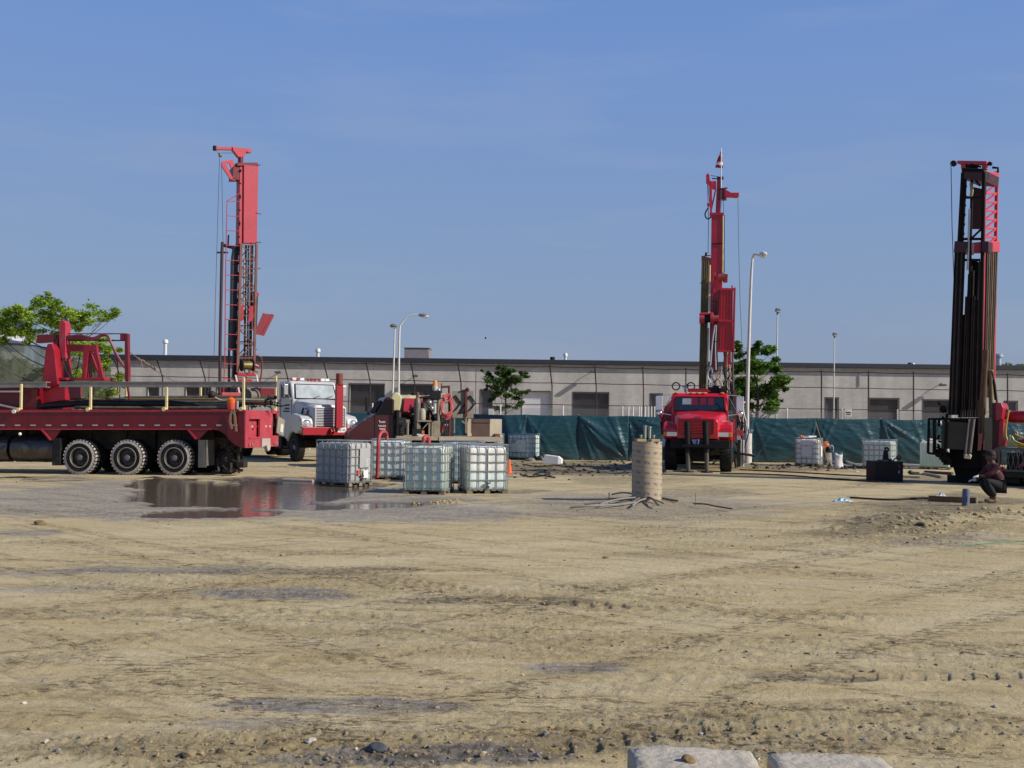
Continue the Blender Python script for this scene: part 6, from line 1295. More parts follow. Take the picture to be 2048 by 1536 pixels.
    # lower mast carriage, shadowed mass
    mb=MB(); T.poly(mb,[(1898,905),(1965,905),(1965,835),(1898,838)],YF-.0,YF+1.1); T.poly(mb,[(1900,935),(1960,940),(1968,900),(1893,905)],YF-.1,YF+1.0); T.poly(mb,[(1915,968),(1985,968),(1980,935),(1906,935)],YF+.1,YF+1.3); mb.build('lower_carriage',bk,T,bevel=.02)
    # work platform at left
    mb=MB(); 
    for a_,c_ in (((1858,838),(1856,906)),((1868,838),(1868,908)),((1858,838),(1951,838)),((1856,906),(1885,910)),((1870,838),(1870,908)),((1893,840),(1890,912))): mb.beam(H(*a_,YF-.7),H(*c_,YF-.7),.06)
    mb.build('platform_rail',bk,T)
    mb=MB(); T.poly(mb,[(1882,897),(1936,900),(1940,846),(1884,842)],YF-.68,YF-.64); mb.build('platform_screen',M('dull_brown_screen',(.04,.032,.022),.7),T)
    for k in range(5):
        mb=MB(); x=1882+k*4; mb.box(H(x,904+k*5,YF-.5),(.25,.25,.18)); mb.build('platform_bracket',bk,T)
    mb=MB()
    for k in range(26): 
        p=H(random.uniform(1878,1895),random.uniform(810,900),YF-.5); mb.tube([p,p+Vector((random.uniform(-.15,.15),random.uniform(-.1,.1),random.uniform(-.25,.1)))],.035,5)
    mb.ball(H(1887,818,YF-.4),.12); mb.build('control_cluster',bk,T)
    # tilted clamp plate with bright edges
    mb=MB(); q=[H(x,y,YF-.75) for x,y in ((1926,915),(1941,912),(1949,838),(1939,838))]; mb.prism(q,(0,.08,0)); cp=mb.build('clamp_arm',M('brown_plate',(.07,.05,.035),.6,rust=.3),T)
    for a_,c_ in (((1932,905),(1939,838)),((1941,905),(1949,838))): mb=MB(); mb.beam(H(*a_,YF-.79),H(*c_,YF-.79),.035); mb.build('bright_edge',M('worn_bright_edge',(.36,.33,.30),.45,.5),cp)
    mb=MB(); T.poly(mb,[(1928,917),(1940,918),(1942,911),(1938,908),(1935,913),(1932,907),(1929,908)],YF-.82,YF-.74); mb.build('clevis',M('pale_clevis',(.60,.53,.38),.6),cp,bevel=.01)
    # jacks: pink strips
    for pts in ([(1955,901),(1961,901),(1964,867),(1957,867)],[(1966,900),(1970,900),(1968,880)]):
        mb=MB(); P=[H(x,y,YF-.2) for x,y in pts]; mb.prism(P,(0,.06,0)); mb.build('foot_guide',M('pink_worn',(.50,.16,.15),.6,dirt=.3),T)
    # red frame right of mast
    XR=1.0; mb=MB(); P=[T.hit(x,y,1,YF-.25) for x,y in ((1991,842),(2003,838),(2006,815),(2002,806),(1991,805))]; mb.prism(P,(0,.5,0)); P=[T.hit(x,y,1,YF-.2) for x,y in ((1996,893),(2005,893),(2007,838),(1998,842))]; mb.prism(P,(0,.4,0)); mb.build('red_column',RED(),T,bevel=.015)
    mb=MB(); P=[T.hit(x,y,1,YF-.15) for x,y in ((1984,842),(1991,842),(1991,805),(1984,806))]; mb.prism(P,(0,.4,0)); P=[T.hit(x,y,1,YF-.1) for x,y in ((1984,900),(1996,893),(1998,842),(1985,842))]; mb.prism(P,(0,.3,0)); mb.build('column_side',M('crown_dark_red',(.045,.006,.01)),T)
    mb=MB(); P=[T.hit(x,y,1,YF-.45) for x,y in ((1963,940),(1977,940),(1977,902),(1963,902))]; mb.prism(P,(0,.5,0)); mb.build('rear_box_dark',bk,T)
    mb=MB(); P=[T.hit(x,y,1,YF-.46) for x,y in ((1974,940),(1988,940),(1992,903),(1975,902))]; mb.prism(P,(0,.5,0)); mb.build('rear_box',REDF(),T,bevel=.01)
    # body running out of the picture
    zt=T.hit(2010,897,1,-1.15).z; zb=T.hit(2010,945,1,-1.15).z; xa=T.hit(1998,920,1,-1.15).x; xe=xa+8.5
    mb=MB(); mb.b2((xa-.3,-1.1,zb-.14),(xe,1.1,zb+.04)); mb.build('deck',GRIME(),T,bevel=.01)
    mb=MB(); 
    for z in (zt,zb+.06): mb.beam((xa,-1.15,z),(xa+3,-1.15,z),.06)
    for k in range(4): mb.beam((xa+k,-1.15,zb+.05),(xa+k,-1.15,zt),.06)
    mb.beam((xa,-1.15,zt),(xa,.6,zt),.06); mb.beam((xa,-1.15,zb+.05),(xa,.6,zb+.05),.06); cage=mb.build('cage_frame',M('grey_brown_frame',(.10,.085,.075),.6,rust=.3),T)
    for k in range(22):
        mb=MB(); x=xa+.06+k*.135; mb.beam((x,-1.15,zb+.06),(x+.12,-1.15,zt-.02),.014); mb.beam((x+.12,-1.15,zb+.06),(x,-1.15,zt-.02),.014); mb.build('cage_wire',M('cage_wire',(.14,.12,.11),.6),cage)
    mb=MB(); mb.b2((xa+.15,-1.0,zb+.05),(xa+2.7,.9,zt-.12)); mb.build('cage_contents',BLK(),T,bevel=.04)
    mb=MB(); 
    for k in range(9): mb.tube([(xa+.5+.1*k,-1.05,zb+.15+.05*(k%3)),(xa+.8+.1*k,-1.06,zt-.2-.03*(k%4)),(xa+1.3+.08*k,-1.05,zb+.2)],.03,6)
    mb.build('coiled_hose',PINKH(),T)
    rr=T.hit(2017,834,1,-.35); rad=abs(T.hit(2017,822,1,-.35).z-T.hit(2017,847,1,-.35).z)/2; mb=MB(); mb.lathe([(0,0),(rad*.8,.02),(rad,.1),(rad,.5),(rad*1.04,.52),(rad,.54),(rad,1.6),(rad*.8,1.7),(0,1.7)],(rr.x,-.35,rr.z),(1,0,0),26); mb.build('red_tank',RED(),T)
    mb=MB(); mb.b2((xa+.4,-.8,zt),(xe-.5,.8,zt+.25)); mb.b2((xa+.9,-.6,zt+.25),(xa+1.1,-.5,rr.z-rad+.04)); mb.b2((xa+1.9,-.6,zt+.25),(xa+2.1,-.5,rr.z-rad+.04)); mb.build('engine_block',MAROON(),T,bevel=.02)
    mb=MB()
    for k in range(10): 
        p=Vector((xa+random.uniform(.4,2),-.85,zt+random.uniform(.05,.5))); mb.tube([p,p+Vector((random.uniform(-.2,.2),0,random.uniform(-.2,.2)))],.03,6)
    mb.build('engine_pipes',RED(),T)
    yh=M('yellow_hose',(.65,.47,.08),.4)
    for pts in ([(2018,820),(2013,850),(2012,870),(2018,886),(2026,893)],[(2020,870),(2024,885),(2036,893),(2060,898)],[(2022,875),(2020,880),(2030,888),(2060,892)],[(2030,868),(2045,875),(2065,880)],[(2024,872),(2030,882),(2050,890)]):
        mb=MB(); mb.tube(smooth([T.hit(x,y,1,-1.0) for x,y in pts],5),.02,7); mb.build('yellow_hose',yh,T)
    mb=MB(); mb.tube(smooth([T.hit(x,y,1,-.6) for x,y in ((2003,822),(2010,818),(2016,824),(2014,835))],5),.03,7); mb.tube([T.hit(1984,742,1,-.4),T.hit(1990,770,1,-.4),T.hit(1994,806,1,-.4)],.03,6); mb.tube([T.hit(1986,760,1,-.4),T.hit(1990,800,1,-.4)],.02,6); mb.build('black_hose',HOSE(),T)
    for x in (xa+1.2,xa+2.6,xa+5.8):
        for s in (1,-1): wheel(T,(x,s*1.05,.52),.52,.4,s,dual=True)
    hide_chassis(T,-.2,xe,zb-.3); underbody(T,xa-.6,xe,.12,zb-.14,.95)
    mb=MB(); mb.cyl((xa+.9,-1.2,.0),(xa+.9,-1.2,zb-.1),.03,8); mb.build('thin_jack',M('white_strut',(.6,.58,.55)),T)
    mb=MB(); mb.b2((xa+3.6,-1.1,zb+.04),(xe,1.1,zb+1.6)); mb.build('cab',RED(),T,bevel=.06)
    mb=MB(); mb.b2((xa+4.2,-1.12,zb+.8),(xe-.3,1.12,zb+1.4)); mb.build('cab_window',GLASS(),T)
    mb=MB(); mb.ball(T.hit(2004,939,1,-1.2),.07,10,(1.4,.5,.8)); mb.build('tail_light',M('tail_red',(.35,.01,.02),.3),T)
    return T
RIG3=build_right_rig()
# ---------------- dark red service pickup with flat deck ----------------
def build_pickup():
    th=R(14); fwd=Vector((-math.cos(th),-math.sin(th),0)); left=Vector((math.sin(th),-math.cos(th),0)); rz=math.atan2(fwd.y,fwd.x)
    hw=1.15; D=37.5; p=W(1003,880,D+1.0)   # rear near corner of deck
    p0=Vector((p.x,p.y,0))-left*hw; T=Fr('service_pickup','dark red flat deck pickup loaded with pumps, tanks and hoses, behind the water totes','pickup truck',p0,rz)
    T.ax=1; T.val=hw; h=lambda x,y,v=hw: T.hit(x,y,1,v)
    zd=h(900,873).z; xc=h(792,880).x; xf=h(700,880).x
    dk=M('muddy_deck',(.34,.28,.19),.9,var=.3,dirt=.4,rust=.2,bump=.4)
    mb=MB(); mb.b2((0,-hw,zd-.14),(xc,hw,zd)); dk_=mb.build('deck',dk,T,bevel=.01)
    mb=MB(); mb.b2((-.03,-hw-.02,zd-.19),(.05,hw+.02,zd+.01)); mb.b2((0,hw,zd-.17),(h(878,880).x,hw+.03,zd-.02)); mb.build('deck_rail',M('pale_muddy_rail',(.40,.34,.26),.85,dirt=.3),T)
    for px in (914,960): 
        a=h(px,884); mb=MB(); mb.b2((a.x-.04,hw-.08,zd-.6),(a.x+.05,hw-.02,zd-.17)); mb.build('deck_bracket',dk,T)
    hide_chassis(T,.1,xf-.3,zd-.32)
    for x in (1.1,xf-1.3):
        for s in (1,-1): wheel(T,(x,s*(hw-.08),.42),.42,.3,s)
    mb=MB(); a=h(992,870,hw-.3); mb.box((a.x,hw-.2,zd+.05),(.18,.3,.12)); mb.box((a.x-.02,hw-.2,zd-.05),(.4,.2,.05)); mb.build('rear_winch',RUST(),T)
    mb=MB(); mb.cyl((.35,hw-.3,zd-.35),(.35,hw+.02,zd-.4),.11,14); mb.build('red_reflector',M('reflector_red',(.40,.03,.04),.4),T)
    # cab and bonnet
    mr=M('dark_red_gloss',(.045,.003,.005),.45,var=.12,dirt=.1,coat=.3); zr=h(772,793).z; zb=h(740,823).z; zh=h(740,829).z; xw=h(776,800).x; cw=.92
    mb=MB(); prof=[(xc+.05,.55),(xc+.05,zr-.1),(xc+.2,zr),(xw+.0,zr),(h(772,796).x,zr-.05),(h(753,828).x,h(753,828).z),(h(736,838).x,h(736,838).z),(h(721,848).x,h(721,848).z),(h(709,857).x,h(709,857).z),(xf,h(704,866).z),(xf,.55),(xf-.85,.55)]+[(xf-1.3+.5*math.cos(R(t)),.42+.5*math.sin(R(t))) for t in range(20,170,25)]+[(xf-1.85,.55)]
    mb.prism([(x,-cw,z) for x,z in prof],(0,2*cw,0)); mb.build('cab',mr,T,bevel=.06)
    for s in (1,-1):
        mb=MB(); y=s*(cw+.005); mb.prism([(h(753,828).x,y,h(753,828).z-.02),(h(771,798).x,y,zr-.09),(xc+.12,y,zr-.09),(xc+.12,y,h(780,828).z-.02)],(0,s*.012,0)); mb.build('side_window',M('dull_dark_glass',(.010,.010,.012),.7,spec=.08),T)
        mb=MB(); mb.b2((h(752,850).x,y,.75),(h(752,850).x+.02,y+s*.01,zb)); mb.build('door_gap',BLK(),T)
    mb=MB(); a=Vector((h(753.5,827).x+.02,0,h(753,827).z+.03)); b=Vector((h(769,800).x+.03,0,zr-.14)); mb.prism([a+Vector((0,-.8,0)),a+Vector((0,.8,0)),b+Vector((0,.75,0)),b+Vector((0,-.75,0))],(.012,0,.012)); mb.build('windshield',M('dull_dark_glass',(.010,.010,.012),.7,spec=.08),T)
    mb=MB(); q=h(738,826,hw+.1); mb.box((q.x,hw+.05,q.z),(.1,.12,.1)); mb.tube([(q.x,cw,q.z-.05),(q.x,hw+.05,q.z)],.03,6); mb.box((q.x+.1,hw+.15,zb+.25),(.08,.26,.5)); mb.build('door_mirror',BLK(),T,bevel=.02)
    mb=MB(); mb.ball((xf-.02,.7,.8),.1,10,(.4,1,1)); mb.build('headlight',LENS(),T)
    # pale illegible script on the door
    mb=MB(); 
    for j,(x0,x1,y) in enumerate(((758,770,844),(757,771,852),(759,770,858))):
        pts=[h(x0+(x1-x0)*k/9,y+(1.8 if k%2 else -1.6)+(-2 if (k==0 and j==0) else 0),cw+.01) for k in range(10)]
        mb.tube(smooth([Vector((p.x,cw+.012,p.z)) for p in pts],2),.014,4)
    mb.build('door_script',M('script_pink_white',(.62,.48,.48),.6),T)
    # headboard of the deck
    mb=MB()
    for px in (794,840,866): a=h(px,870,0)
    mb.b2((xc-.02,-hw+.05,zd),(xc-.1,hw-.05,zd+.9)); mb.build('headboard',BLK(),T)
    P=T
    def item(name,label,cat,px,py,y,group=None): 
        a=h(px,py,y); return Fr(name,label,cat,P.w((a.x,y,zd+.004)),rz,group)
    # cream water tank: horizontal cylinder with its end facing the camera
    F=item('water_tank','cream plastic horizontal water tank behind the pickup cab','tank',795,870,-.5); F.ax=1; F.val=0
    c=F.hit(791,806,1,0); rx=abs(F.hit(781,806,1,0).x-F.hit(804,806,1,0).x)*.5; 
    cr=M('cream_tank',(.50,.45,.27),.45,var=.1,dirt=.12); ra=.46; zc=F.hit(820,790,1,0).z-ra
    mb=MB(); xA=F.hit(783,806,1,0).x; xB=F.hit(850,806,1,0).x
    mb.lathe([(0,0),(ra*.8,.02),(ra*.97,.1),(ra,.2),(ra,.55),(ra*1.03,.6),(ra*1.03,.66),(ra,.7),(ra,1.3),(ra*1.03,1.34),(ra,1.4),(ra,abs(xB-xA)-.2),(ra*.9,abs(xB-xA)-.05),(0,abs(xB-xA))],(xA,0,zc),(-1,0,0),28); mb.build('tank_body',cr,F)
    mb=MB(); mb.b2((xA-.2,-.45,0),(xA-.4,.45,zc-.42)); mb.b2((xB+.4,-.45,0),(xB+.2,.45,zc-.42)); mb.b2((xA-.1,-.5,zc-.58),(xB+.1,.5,zc-.50)); mb.build('tank_cradle',BLK(),F)
    mb=MB(); mb.cyl((xA-.8,0,zc+ra-.02),(xA-.8,0,zc+ra+.07),.1,14); mb.build('tank_cap',BLK(),F)
    F=item('upright_tank','tall rounded cream tank panel end seen just behind the cab','tank',793,870,.75); F.ax=1; F.val=0
    mb=MB(); q=[F.hit(x,y,1,0) for x,y in ((784,822),(800,822),(803,806),(804,795),(800,787),(792,784),(785,788),(781,798))]; mb.prism(q,(0,-.35,0)); mb.build('tank_end',M('cream_tank2',(.50,.47,.26),.5,var=.08,dirt=.15),F,bevel=.05)
    mb=MB(); a=F.hit(782,823,1,0); b=F.hit(802,835,1,0); mb.b2((a.x,.02,b.z),(b.x,-.5,a.z)); mb.b2((a.x-.05,-.05,0),(a.x-.12,-.4,b.z)); mb.b2((b.x+.05,-.05,0),(b.x+.12,-.4,b.z)); mb.build('tank_stand',M('grey_stand',(.08,.075,.07),.6,dirt=.3),F)
    # red machine housing
    F=item('pump_engine','red housed engine and pump with silver filter in the middle of the deck','engine',830,870,.0); F.ax=1; F.val=0
    mb=MB(); q=[F.hit(x,y,1,.2) for x,y in ((805,826),(830,826),(845,805),(846,797),(808,796))]; mb.prism(q,(0,-.7,0)); mb.build('housing',M('housing_red',(.45,.03,.06),.45,dirt=.15),F,bevel=.03)
    mb=MB(); q=F.hit(805,870,1,0); r_=F.hit(868,870,1,0); mb.b2((q.x,.3,0),(r_.x,-.6,.35)); mb.b2((q.x,.25,.35),(F.hit(845,850,1,0).x,-.5,.75)); mb.build('engine_base',BLK(),F,bevel=.02)
    mb=MB(); 
    for px,py,r in ((851,812,.09),(858,806,.13),(862,818,.14),(855,826,.12),(848,822,.09)): mb.ball(F.hit(px,py,1,.25),r,10)
    mb.cyl(F.hit(853,813,1,.3),F.hit(853,813,1,.42),.09,14); mb.build('engine_parts',M('engine_grey',(.28,.27,.26),.35,.6,dirt=.3,var=.3),F)
    mb=MB(); q=[F.hit(x,y,1,.3) for x,y in ((852,834),(870,836),(870,826),(862,823),(853,826))]; mb.prism(q,(0,-.3,0)); mb.build('gear_box',M('cast_grey',(.24,.23,.22),.5,.4,dirt=.3),F,bevel=.02)
    mb=MB(); q=[F.hit(x,y,1,.1) for x,y in ((842,797),(866,797),(866,790),(842,793))]; mb.prism(q,(0,-.4,0)); mb.build('air_box',BLK(),F,bevel=.02)
    # black cabinet on the deck, louvred
    F=item('louvred_cabinet','low black louvred cabinet under the cream tank end','cabinet',795,870,.85); F.ax=1; F.val=0
    mb=MB(); a=F.hit(778,862,1,0); b=F.hit(812,836,1,0); mb.b2((a.x,.02,0),(b.x,-.5,b.z)); mb.build('cabinet_body',M('cabinet_black',(.016,.016,.018),.5,dirt=.2),F,bevel=.01)
    for k in range(5): mb=MB(); z=.1+k*(b.z-.15)/5; mb.box((F.hit(797,850,1,0).x,.03,z),(.34,.03,.02),Matrix.Rotation(.4,3,'X')); mb.build('louvre',M('louvre_grey',(.05,.05,.05),.5),F)
    rr=random.Random(14)
    F=item('machine_clutter','dark greasy pump frame, valves and hoses packed between tank and beacon pole','machinery',842,870,.35); F.ax=1; F.val=0
    for k in range(26):
        px=rr.uniform(806,882); py=rr.uniform(815,862); p=F.hit(px,py,1,rr.uniform(-.3,.25)); mb=MB()
        if k%3==0: mb.box(p,(rr.uniform(.08,.3),rr.uniform(.1,.3),rr.uniform(.08,.3)),rr.uniform(-.3,.3))
        elif k%3==1: mb.tube(smooth([p,p+Vector((rr.uniform(-.3,.3),.05,rr.uniform(-.2,.2))),p+Vector((rr.uniform(-.4,.4),0,rr.uniform(-.4,-.1)))],4),rr.uniform(.02,.045),7)
        else: mb.cyl(p,p+Vector((rr.uniform(-.05,.05),0,rr.uniform(.1,.35))),rr.uniform(.03,.08),10)
        mb.build(('pump_box','pump_hose','valve')[k%3],[GRIME(),BLK(),MUDDY(),RUST(),GRIME()][k%5],F,bevel=.008 if k%3==0 else 0)
    mb=MB(); a=F.hit(806,868,1,0); b=F.hit(884,868,1,0); mb.b2((a.x,-.3,0),(b.x,-.5,F.hit(840,835,1,0).z)); mb.build('back_panel',BLK(),F)
    # gas cylinders
    F=item('gas_cylinder','tall brown grey gas cylinder with dark cap on the deck','gas cylinder',834,868,.95); F.ax=1; F.val=0
    zt=F.hit(834,793,1,0).z; mb=MB(); mb.lathe([(0,.25),(.13,.25),(.13,zt-.25),(.10,zt-.1),(.05,zt-.02),(0,zt)],(0,0,0),(0,0,1),18); mb.build('cylinder_body',M('brown_cylinder',(.14,.12,.10),.5,.2,dirt=.35),F)
    mb=MB(); mb.lathe([(.055,zt-.04),(.06,zt+.1),(.04,zt+.15),(0,zt+.16)],(0,0,0),(0,0,1),14); mb.build('valve_cap',RUST(),F); mb=MB(); mb.b2((-.2,-.2,0),(.2,.2,.25)); mb.build('cylinder_base',BLK(),F)
    F=item('gas_cylinder','short pale muddy gas cylinder with black valve beside the taller one','gas cylinder',844,868,1.0); F.ax=1; F.val=0
    z0=F.hit(844,840,1,0).z; zt=F.hit(844,818,1,0).z; mb=MB(); mb.lathe([(0,z0),(.115,z0),(.12,z0+.02),(.12,zt-.08),(.09,zt),(.03,zt+.03),(0,zt+.03)],(0,0,0),(0,0,1),18); mb.build('cylinder_body',M('pale_cylinder',(.40,.36,.26),.6,dirt=.3),F)
    mb=MB(); mb.cyl((0,0,zt),(0,0,zt+.18),.05,10); mb.ball((0,0,zt+.18),.06); mb.build('valve',BLK(),F)
    mb=MB(); a=F.hit(833,841,1,0); b=F.hit(862,841,1,0); mb.b2((a.x,.15,z0-.06),(b.x,-.5,z0-.005)); 
    for px in (858,864): q=F.hit(px,841,1,0); mb.b2((q.x-.03,.12,0),(q.x+.03,.06,z0-.06))
    mb.beam(F.hit(838,866,1,.1),F.hit(856,846,1,.1),.03); mb.b2((a.x,.12,0),(a.x-.05,.06,z0-.06)); mb.build('steel_table',MUDDY(),F)
    mb=MB(); a=F.hit(866,867,1,0); b=F.hit(880,842,1,0); mb.b2((a.x,.05,0),(b.x,-.4,b.z)); mb.build('grey_box',MUDDY(),F,bevel=.01)
    F=item('short_post','short muddy steel pin standing on the deck edge','post',815,868,1.08); F.ax=1; F.val=0
    mb=MB(); mb.tube([(0,0,0),(0,0,F.hit(815,842,1,0).z)],.045,8); mb.box((0,0,.02),(.3,.12,.04)); mb.box((0,0,F.hit(815,842,1,0).z),(.12,.1,.1)); mb.build('pin',MUDDY(),F)
    # beacon pole
    F=item('beacon_pole','muddy steel pole with an orange beacon and work lamp on top','beacon',876,868,.98); F.ax=1; F.val=0
    zt=F.hit(874,785,1,0).z; mb=MB(); mb.tube([(0,0,0),(0,0,zt)],.055,10); q=[F.hit(x,y,1,.02) for x,y in ((870,869),(882,869),(877,858),(874,858))]; mb.prism(q,(0,.04,0)); mb.build('pole',MUDDY(),F)
    mb=MB(); q=[F.hit(x,y,1,.05) for x,y in ((862,800),(877,800),(877,781),(862,782))]; mb.prism(q,(0,-.2,0)); mb.box(F.hit(871,790,1,.05),(.35,.25,.3)); mb.build('control_box',BLK(),F,bevel=.01)
    mb=MB(); c=F.hit(870,780,1,0); mb.lathe([(0,0),(.10,0),(.10,.12),(.085,.13)],(c.x,0,c.z),(0,0,1),16); mb.m=1; mb.lathe([(.085,.13),(.08,.2),(.065,.32),(.03,.34),(0,.34)],(c.x,0,c.z),(0,0,1),16); mb.build('beacon',[M('beacon_base',(.5,.48,.45),.5),M('beacon_amber',(.85,.32,.05),.25)],F)
    mb=MB(); c=F.hit(877.5,780,1,.08); mb.ball(c,.07,10,(.7,1,1)); mb.build('work_lamp',LENS(),F)
    mb=MB(); mb.tube([F.hit(877,788,1,0),F.hit(890,789,1,0)],.03,8); mb.box(F.hit(881,791,1,0),(.1,.06,.14)); mb.build('cross_tube',M('pale_tube',(.45,.42,.32),.5),F)
    # red hose coil hanging on a post
    F=item('hose_coil','coil of pinkish red hose hanging between the beacon pole and the slotted steel board','hose',895,868,.92); F.ax=1; F.val=0
    mb=MB(); mb.tube([F.hit(884,800,1,-.05),F.hit(883,767,1,-.05)],.02,8); mb.tube([F.hit(882,774,1,-.05),F.hit(899,773,1,-.05)],.04,8); mb.tube([F.hit(898,772,1,-.05),F.hit(899,866,1,-.1)],.04,8); mb.tube([(F.hit(899,800,1,-.1).x,-.1,0),F.hit(899,800,1,-.1)],.04,8); mb.build('hanger',M('hanger_dark_red',(.10,.02,.02),.5),F)
    for k in range(6):
        mb=MB(); cx=894+random.uniform(-1.5,1.5); cy=811+random.uniform(-3,3); rx=11.5-random.uniform(0,2); ry=25-k*2; ps=[]
        for t in range(0,360,18):
            a=R(t); ps.append(F.hit(cx+rx*math.sin(a)*(1-.12*math.cos(a)),cy-ry*math.cos(a),1,.02+.03*k*math.sin(a*.5)))
        mb.tube(ps,.024,7,closed=True); mb.build('hose_loop',PINKH(),F)
    mb=MB(); mb.tube(smooth([F.hit(x,y,1,.1) for x,y in ((887,789),(889,797),(893,803),(899,799),(902,789))],5),.02,7); mb.build('hose_loop',PINKH(),F)
    # steel board with cut diamonds
    F=item('slotted_steel_board','grey steel board with dark diamond shaped outlines standing on the deck','board',930,868,.2); F.ax=1; F.val=0
    gm=M('grey_board',(.22,.20,.18),.7,var=.2,dirt=.35,dirtcol=(.33,.28,.2)); mb=MB(); q=[F.hit(x,y,1,0) for x,y in ((905,833),(947,833),(947,782),(905,782))]; mb.prism(q,(0,-.03,0)); bo=mb.build('board',gm,F)
    for pts in ([(908,794),(911,791),(922,806),(911,820),(907,822)],[(919,827),(928,811),(940,791),(951,806),(940,820),(931,824),(919,827)]):
        mb=MB(); 
        for a,b in zip(pts,pts[1:]): mb.beam(F.hit(*a,1,.04),F.hit(*b,1,.04),.04)
        mb.build('diamond_frame',BLK(),bo)
    mb=MB(); mb.beam(F.hit(932,833,1,.06),F.hit(932,781,1,.06),.08); mb.ball(F.hit(935,779,1,.06),.08); mb.tube([F.hit(922,781,1,.05),F.hit(933,780,1,.05)],.03,6); mb.build('centre_bar',M('dark_red_bar',(.10,.02,.02),.5,rust=.3),F)
    mb=MB(); q=[F.hit(x,y,1,.05) for x,y in ((905,836),(947,836),(947,829),(934,826),(905,831))]; mb.prism(q,(0,-.1,0)); 
    for px in (908,932,944): mb.beam(F.hit(px,866,1,0),F.hit(px,834,1,0),.07)
    mb.beam(F.hit(924,842,1,0),F.hit(932,848,1,0),.06); mb.build('board_stand',MUDDY(),F)
    # red wire crate
    F=item('wire_crate','small red and white wire crate on the deck under the hose coil','crate',897,865,.7); F.ax=1; F.val=0
    mb=MB(); z1=F.hit(897,838,1,0).z; xa_,xb_=F.hit(888,850,1,0).x,F.hit(907,850,1,0).x
    for k in range(5): x=xa_+(xb_-xa_)*k/4; mb.beam((x,0,.0),(x,0,z1),.025); mb.beam((x,-.4,.0),(x,-.4,z1),.025)
    for k in range(5): z=z1*k/4+.01; mb.beam((xa_,0,z),(xb_,0,z),.025); mb.beam((xa_,-.4,z),(xb_,-.4,z),.025); mb.beam((xa_,0,z),(xa_,-.4,z),.025); mb.beam((xb_,0,z),(xb_,-.4,z),.025)
    mb.build('crate_frame',M('crate_dark',(.05,.03,.03),.5),F); mb=MB(); q=[F.hit(x,y,1,.03) for x,y in ((884,866),(889,863),(890,846),(886,848))]; mb.prism(q,(0,-.3,0)); mb.build('red_can',M('can_red',(.5,.08,.06),.5,dirt=.2),F)
    mb=MB(); mb.b2((xa_+.0,-.1,z1*.55),(xa_-.25,-.3,z1*.7)); mb.build('white_jug',M('jug_white',(.65,.62,.58),.5),F)
    # brown corner box at the rear
    F=item('plywood_box','brown sided plywood box with a pale end at the rear of the deck','box',975,866,.95); F.ax=1; F.val=0
    a=F.hit(944,864,1,0); b=F.hit(980,838,1,0); c=F.hit(1004,838,1,0)
    mb=MB(); mb.b2((a.x,0,0),(b.x,-.06,b.z)); mb.b2((a.x,.03,b.z-.13),(b.x,-.02,b.z)); mb.build('side_board',M('dark_brown_board',(.10,.055,.045),.8,var=.3,dirt=.2),F)
    mb=MB(); mb.b2((b.x-.005,-.02,0),(c.x,-.08,b.z)); mb.b2((a.x,-.9,0),(c.x,-.96,b.z)); mb.b2((c.x,-.08,0),(c.x+.04,-.9,b.z)); mb.build('end_board',M('pale_plywood',(.55,.47,.35),.8,var=.12,dirt=.15),F)
    return T
build_pickup()

# ---------------- intermediate bulk totes ----------------
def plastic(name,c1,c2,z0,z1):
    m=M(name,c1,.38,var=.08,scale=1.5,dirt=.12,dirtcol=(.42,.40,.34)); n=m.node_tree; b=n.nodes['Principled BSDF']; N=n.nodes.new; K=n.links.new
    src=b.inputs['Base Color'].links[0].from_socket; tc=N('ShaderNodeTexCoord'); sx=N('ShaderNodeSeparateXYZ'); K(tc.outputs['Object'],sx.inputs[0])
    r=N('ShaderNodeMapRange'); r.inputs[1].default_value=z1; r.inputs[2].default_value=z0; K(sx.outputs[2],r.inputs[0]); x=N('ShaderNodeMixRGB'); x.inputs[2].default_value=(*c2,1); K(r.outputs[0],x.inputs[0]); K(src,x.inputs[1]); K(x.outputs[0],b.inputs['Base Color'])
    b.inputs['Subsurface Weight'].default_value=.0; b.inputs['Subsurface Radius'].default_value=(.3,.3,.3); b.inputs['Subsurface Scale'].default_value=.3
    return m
TW,TL,TH=.98,1.13,1.16
